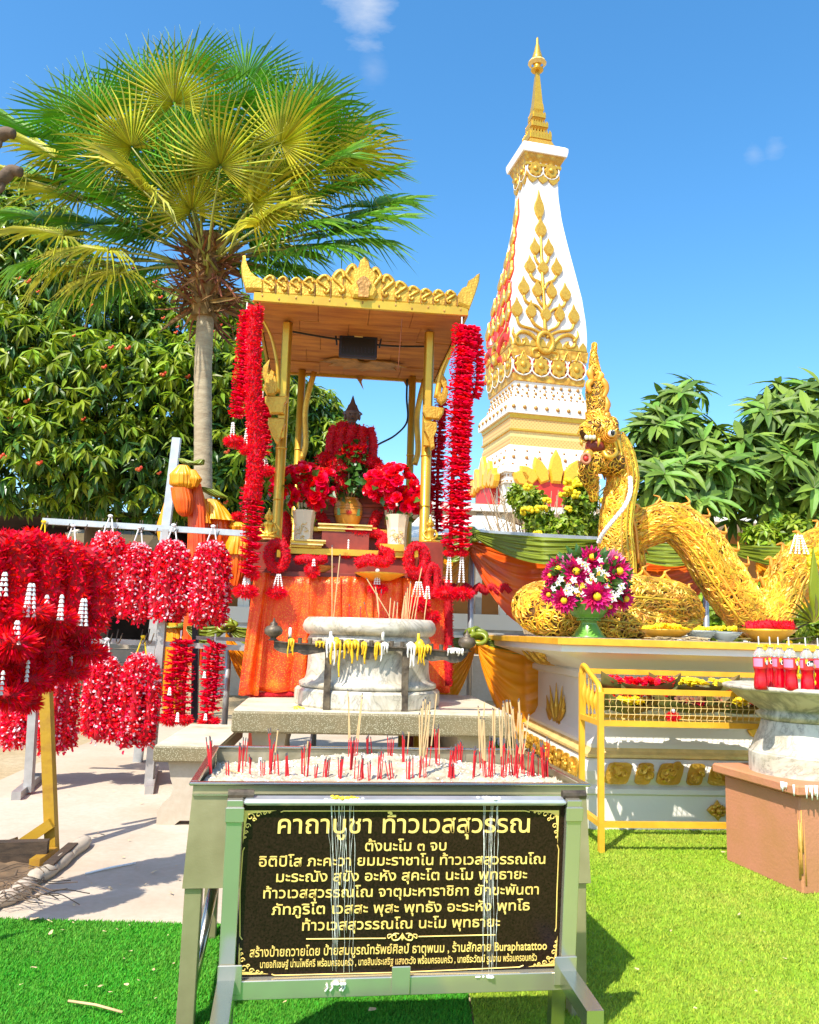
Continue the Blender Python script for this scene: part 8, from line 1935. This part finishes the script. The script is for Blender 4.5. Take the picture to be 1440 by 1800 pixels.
for k in range(0,60):
 phi=math.radians(k*.5);a_,b_=tilt_pt(389,1398,phi),tilt_pt(1018,1396,phi);c_,d_=tilt_pt(397,1742,phi),tilt_pt(995,1722,phi)
 er=abs((b_.x-a_.x)-(d_.x-c_.x))
 if best is None or er<best[0]:best=(er,phi)
print('PHI',math.degrees(best[1]));PHI=min(best[1],math.radians(7))
SgM=Matrix.Translation((0,0,z_b))@Matrix.Rotation(PHI,4,'X')
SgI=SgM.inverted()
def sp(px,py):q=SgI@tilt_pt(px,py,PHI);return(q.x,q.z)
sign=fthing('prayer_sign','black granite sign with gold Thai prayer lettering leaning in a polished steel frame','sign',Sg)
def spart(mb,name,mats,par=None):
 o=mb.build(name,mats,sign if par is None else par)
 if par is None:o.matrix_local=SgM
 return o
def sbox(name,key,u0,u1,v0,v1,y0,y1,bev=.002,par=None):mb=MB();mb.merge(box((u0+u1)/2,(y0+y1)/2,(v0+v1)/2,u1-u0,y1-y0,v1-v0,bev));return spart(mb,name,M[key],par)
TLc,TRc,BLc,BRc=sp(389,1398),sp(1018,1396),sp(397,1742),sp(995,1722)
u0,u1=(TLc[0]+BLc[0])/2,(TRc[0]+BRc[0])/2;v0,v1=0.0,(TLc[1]+TRc[1])/2
fw=sp(417,1560)[0]-sp(389,1560)[0];bw=sp(640,1700)[1]-sp(640,1733)[1]
tw=.016
sbox('frame_rail','chrome',u0,u0+fw,v0+bw,v1,-.05,.0);sbox('frame_rail','chrome',u1-fw,u1,v0+bw,v1,-.05,.0)
sbox('frame_rail','chrome',u0,u1,v0,v0+bw-.001,-.05,.0);sbox('frame_rail','galv',u0+fw+.001,u1-fw-.001,v1-tw,v1,-.05,-.004,.006)
panel=sbox('granite_panel','granite',u0+fw+.001,u1-fw-.001,v0+bw+.001,v1-tw-.001,-.030,-.012,.001)
cw_,ch_=sp(432,1412)[0]-u0-fw,.034
for(a_,b_,c_,d_)in((u0-.003,u0+fw+cw_*.9,v1-.058,v1-.018),(u1-fw-cw_*.9,u1+.003,v1-.058,v1-.018),(u0-.002,u0+fw+.02,v0+bw-.035,v0+bw+.045),(u1-fw-.02,u1+.002,v0+bw-.035,v0+bw+.045)):sbox('corner_clip','chrome',a_,b_,c_,d_,-.056,-.0505,.002)
cm=sp(700,1712);sbox('centre_clip','chrome',cm[0]-.026,cm[0]+.026,v0+.004,v0+bw+.030,-.056,-.0505,.002)
for s_ in(u0+.02,u1-.03):mb=MB();mb.merge(tube([(s_-.02,-.02,v1+.008),(s_+.05,-.02,v1+.008)],.012,10));spart(mb,'top_cap',M['iron'])
for ux_ in(u0+fw/2,u1-fw/2):
 mb=MB();mb.merge(bar((ux_,.02,z_b+.035),(ux_,-.27,z_b+.012),.046,.044));mb.build('foot_arm',M['steel'],sign);mb=MB();mb.merge(bar((ux_,-.247,0),(ux_,-.247,z_b-.012),.046,.046));mb.build('foot_leg',M['steel'],sign)
 mb=MB();mb.merge(bar((ux_,.06,0),(ux_,.035,z_b+.05),.04,.04));mb.build('foot_leg',M['steel'],sign)
YP=-.0312
def text_mesh(s,name='lettering'):
 cu=bpy.data.curves.new('t','FONT');cu.body=s;cu.size=1.0;cu.extrude=.012;cu.offset=.008;cu.resolution_u=3
 tmp=bpy.data.objects.new('t',cu);COL.objects.link(tmp);bpy.context.view_layer.update();dg=bpy.context.evaluated_depsgraph_get();me=bpy.data.meshes.new_from_object(tmp.evaluated_get(dg));bpy.data.objects.remove(tmp);me.name=name;return me
BODY=None
def line(s,x0,x1,yb_,bh,slope=0.0):
 """one line of lettering between two pixel columns on the baseline yb_, body height bh px"""
 me=text_mesh(s);n_=len(me.vertices);co=np.empty(n_*3,np.float32);me.vertices.foreach_get('co',co);co=co.reshape(-1,3)
 a_,b_=sp(x0,yb_),sp(x1,yb_-slope);H1=sp(x0,yb_-bh)[1]-a_[1]
 w_=co[:,0].max()-co[:,0].min();sx_=(b_[0]-a_[0])/w_;sz=H1/.56
 V=np.empty_like(co);V[:,0]=a_[0]+(co[:,0]-co[:,0].min())*sx_;V[:,2]=(a_[1]+b_[1])/2+co[:,1]*sz;V[:,1]=YP+.0006-co[:,2]*.05
 me.vertices.foreach_set('co',V.ravel());me.materials.clear();me.materials.append(M['sign_gold']);me.update();o=link('lettering',me,panel);return o
line('คาถาบูชา ท้าวเวสสุวรรณ',488.5,925.7,1457,25)
line('ตั้งนะโม ๓ จบ',640,781,1488,14)
line('อิติปิโส ภะคะวา ยมมะราชาโน ท้าวเวสสุวรรณโณ',456,952.7,1513,14,0)
line('มะระณัง สุขัง อะหัง สุคะโต นะโม พุทธายะ',486,921,1539.5,14)
line('ท้าวเวสสุวรรณโณ จาตุมะหาราชิกา ยักขะพันตา',463.6,941.4,1567,14)
line('ภัทภูริโต เวสสะ พุสะ พุทธัง อะระหัง พุทโธ',478,925.6,1595,14)
line('ท้าวเวสสุวรรณโณ นะโม พุทธายะ',531,874,1623,14)
line('สร้างป้ายถวายโดย ป้ายสมบูรณ์ทรัพย์ศิลป์ ธาตุพนม , ร้านสักลาย Buraphatattoo',440,955.5,1668,12.5,4)
line('นายอภิเชษฐ์ น่านโพธิ์ศรี พร้อมครอบครัว , นายสินประเสริฐ แสงตะวัง พร้อมครอบครัว , นายธีระวัฒน์ รูปงาม พร้อมครอบครัว',458,938,1689,9.5,8)
def sline(pts,r,name='border_line',n=1):
 P=[(sp(x,y)[0],YP,sp(x,y)[1])for x,y in pts];mb=MB();mb.merge(tube(bez(P,n)if n>1 else P,r,4,flat=1.0));return mb.build(name,M['sign_gold'],panel)
lr=.0016
sline([(494,1421),(499,1419),(540,1419),(918,1419),(926,1421)],lr);sline([(431,1482),(428,1488),(423,1560),(423,1636),(427,1642)],lr)
sline([(974,1478),(976.5,1486),(973.5,1560),(972,1622),(970,1628)],lr);sline([(478,1702),(484,1704),(700,1699),(908,1690),(915,1687)],lr)
sline([(538,1641),(676,1640)],lr*1.1);sline([(733,1637),(866,1634)],lr*1.1)
for s_ in(-1,1):
 sline([(705,1634),(705+s_*7,1642),(705+s_*16,1643),(705+s_*18,1636),(705+s_*12,1634),(705+s_*11,1639)],lr*1.3,'divider_scroll',4);sline([(705+s_*6,1632),(705+s_*14,1632),(705+s_*24,1640),(705+s_*25,1634),(705+s_*19,1633)],lr,'divider_scroll',4)
q=sp(705,1637);mb=MB();mb.merge(prism([(-.006,0),(0,-.011),(.006,0),(0,.011)],.0016,(q[0],YP,q[1]),(1,0,0),(0,0,1)));mb.build('divider_diamond',M['sign_gold'],panel)
def corner(px,py,sx_,sy_,k=1.0):
 """leafy corner ornament: two tapering arms of leaf lobes with scrolls"""
 o_=sp(px,py);kk=abs(sp(px+10,py)[0]-o_[0])/10*k;mb=MB()
 def P(a_,b_):return(o_[0]+sx_*a_*kk,o_[1]-sy_*b_*kk)
 def poly(pts,lift=0):
  ol=[P(*p)for p in pts]
  if sum(ol[i][0]*ol[(i+1)%len(ol)][1]-ol[(i+1)%len(ol)][0]*ol[i][1]for i in range(len(ol)))<0:ol=ol[::-1]
  mb.merge(prism(ol,.0012,(0,YP-lift,0),(1,0,0),(0,0,1)))
 poly([(0,0),(56,0),(40,2.4),(28,3),(14,5),(8,8),(5,14),(3,28),(2.4,40),(0,58)])
 for(cx,cy,r)in((11,11,7),(25,7,5),(7,27,5),(36,4.6,3.4),(4.6,38,3.4),(18,16,3.6),(44,3,2.2),(3,47,2.2)):
  c_=P(cx,cy);mb.merge(tube([(c_[0]+math.cos(q_)*r*kk*(1-q_/9),YP-.0012,c_[1]+math.sin(q_)*r*kk*(1-q_/9))for q_ in np.linspace(0,6.5,14)],.0014,5),0)
 mb.build('corner_ornament',[M['sign_gold'],M['granite']],panel)
corner(431,1418,1,1);corner(977,1418,-1,1,.95);corner(419,1703,1,-1,.95);corner(972,1688,-1,-1,.85)
def run(label,xs_,y0_,y1_,n_,seed,grp='wax runs over the black sign'):
 g=np.random.default_rng(seed);q0=sp(sum(xs_)/2,y0_);t=thing('wax_drip',label,'wax',Sg.w(SgM@Vector((q0[0],YP,q0[1]))),Sg.rz,grp);off=Vector((q0[0],YP,q0[1]));mb=MB()
 for i in range(n_):
  x=g.uniform(*xs_);ya_=y0_+(g.uniform(0,60)if g.random()<.4 else 0);yb_=y1_-(g.uniform(0,160)if g.random()<.5 else g.uniform(0,12));m_=16;P=[];w_=0
  for k in range(m_+1):
   w_+=g.normal()*.9;y=ya_+(yb_-ya_)*k/m_;q=sp(x+w_+(x-sum(xs_)/2)*-.15*k/m_,y);P.append(Vector((q[0],YP-.001,q[1]))-off)
  r=g.uniform(.0003,.0007)if g.random()<.75 else g.uniform(.0008,.0014);rr=r*g.uniform(.3,1.1,m_+1)*(1+.5*np.sin(np.arange(m_+1)*1.7));mb.merge(tube(P,np.maximum(rr,.0002),5),smooth=True)
 o=mb.build('wax_strings',M['wax_white'],t);o.rotation_euler=(PHI,0,0)
run('broad run of white wax strings down the left part of the black sign',(575,622),1402,1702,15,1);run('narrower run of white wax strings down the right part of the black sign',(836,872),1402,1702,12,2)
def splat(label,px,py,wpx_,key,seed,drips=0,yy=-.03,up=True):
 g=np.random.default_rng(seed);q=sp(px,py);kk=abs(sp(px+1,py)[0]-q[0]);mb=MB();c_=SgM@Vector((q[0],yy,q[1]))
 for i in range(int(wpx_/3)):mb.merge(ball((g.uniform(-.5,.5)*wpx_*kk,g.uniform(-.014,.014),.001),(g.uniform(.005,.010),g.uniform(.005,.009),g.uniform(.002,.006)),6,4),smooth=True)
 for i in range(drips):
  x=g.uniform(-.5,.5)*wpx_*kk;l_=g.uniform(.01,.025);mb.merge(tube([(x,-.008,0),(x+.004,-.008,-l_*.5),(x-.003,-.008,-l_)],[.003,.002,.0035],5),smooth=True)
 o=mb.build('wax_blob',M[key],None,Sg.w(c_));o.rotation_euler=(0,0,Sg.rz);tag(o,label,'wax')
splat('yellow and white wax heaped on the top rail above the left wax run',606,1397,44,'wax_yellow',3);splat('white wax spread round the yellow heap on the top rail',605,1400,78,'wax_white',4);splat('white wax spread on the top rail above the right wax run',855,1398,42,'wax_white',5)
splat('white and cream wax pooled and dripping on the bottom rail below the left run',586,1712,44,'wax_white',6,4,-.045);splat('small white wax pool on the bottom rail below the right run',843,1702,36,'wax_white',7,0,-.04)
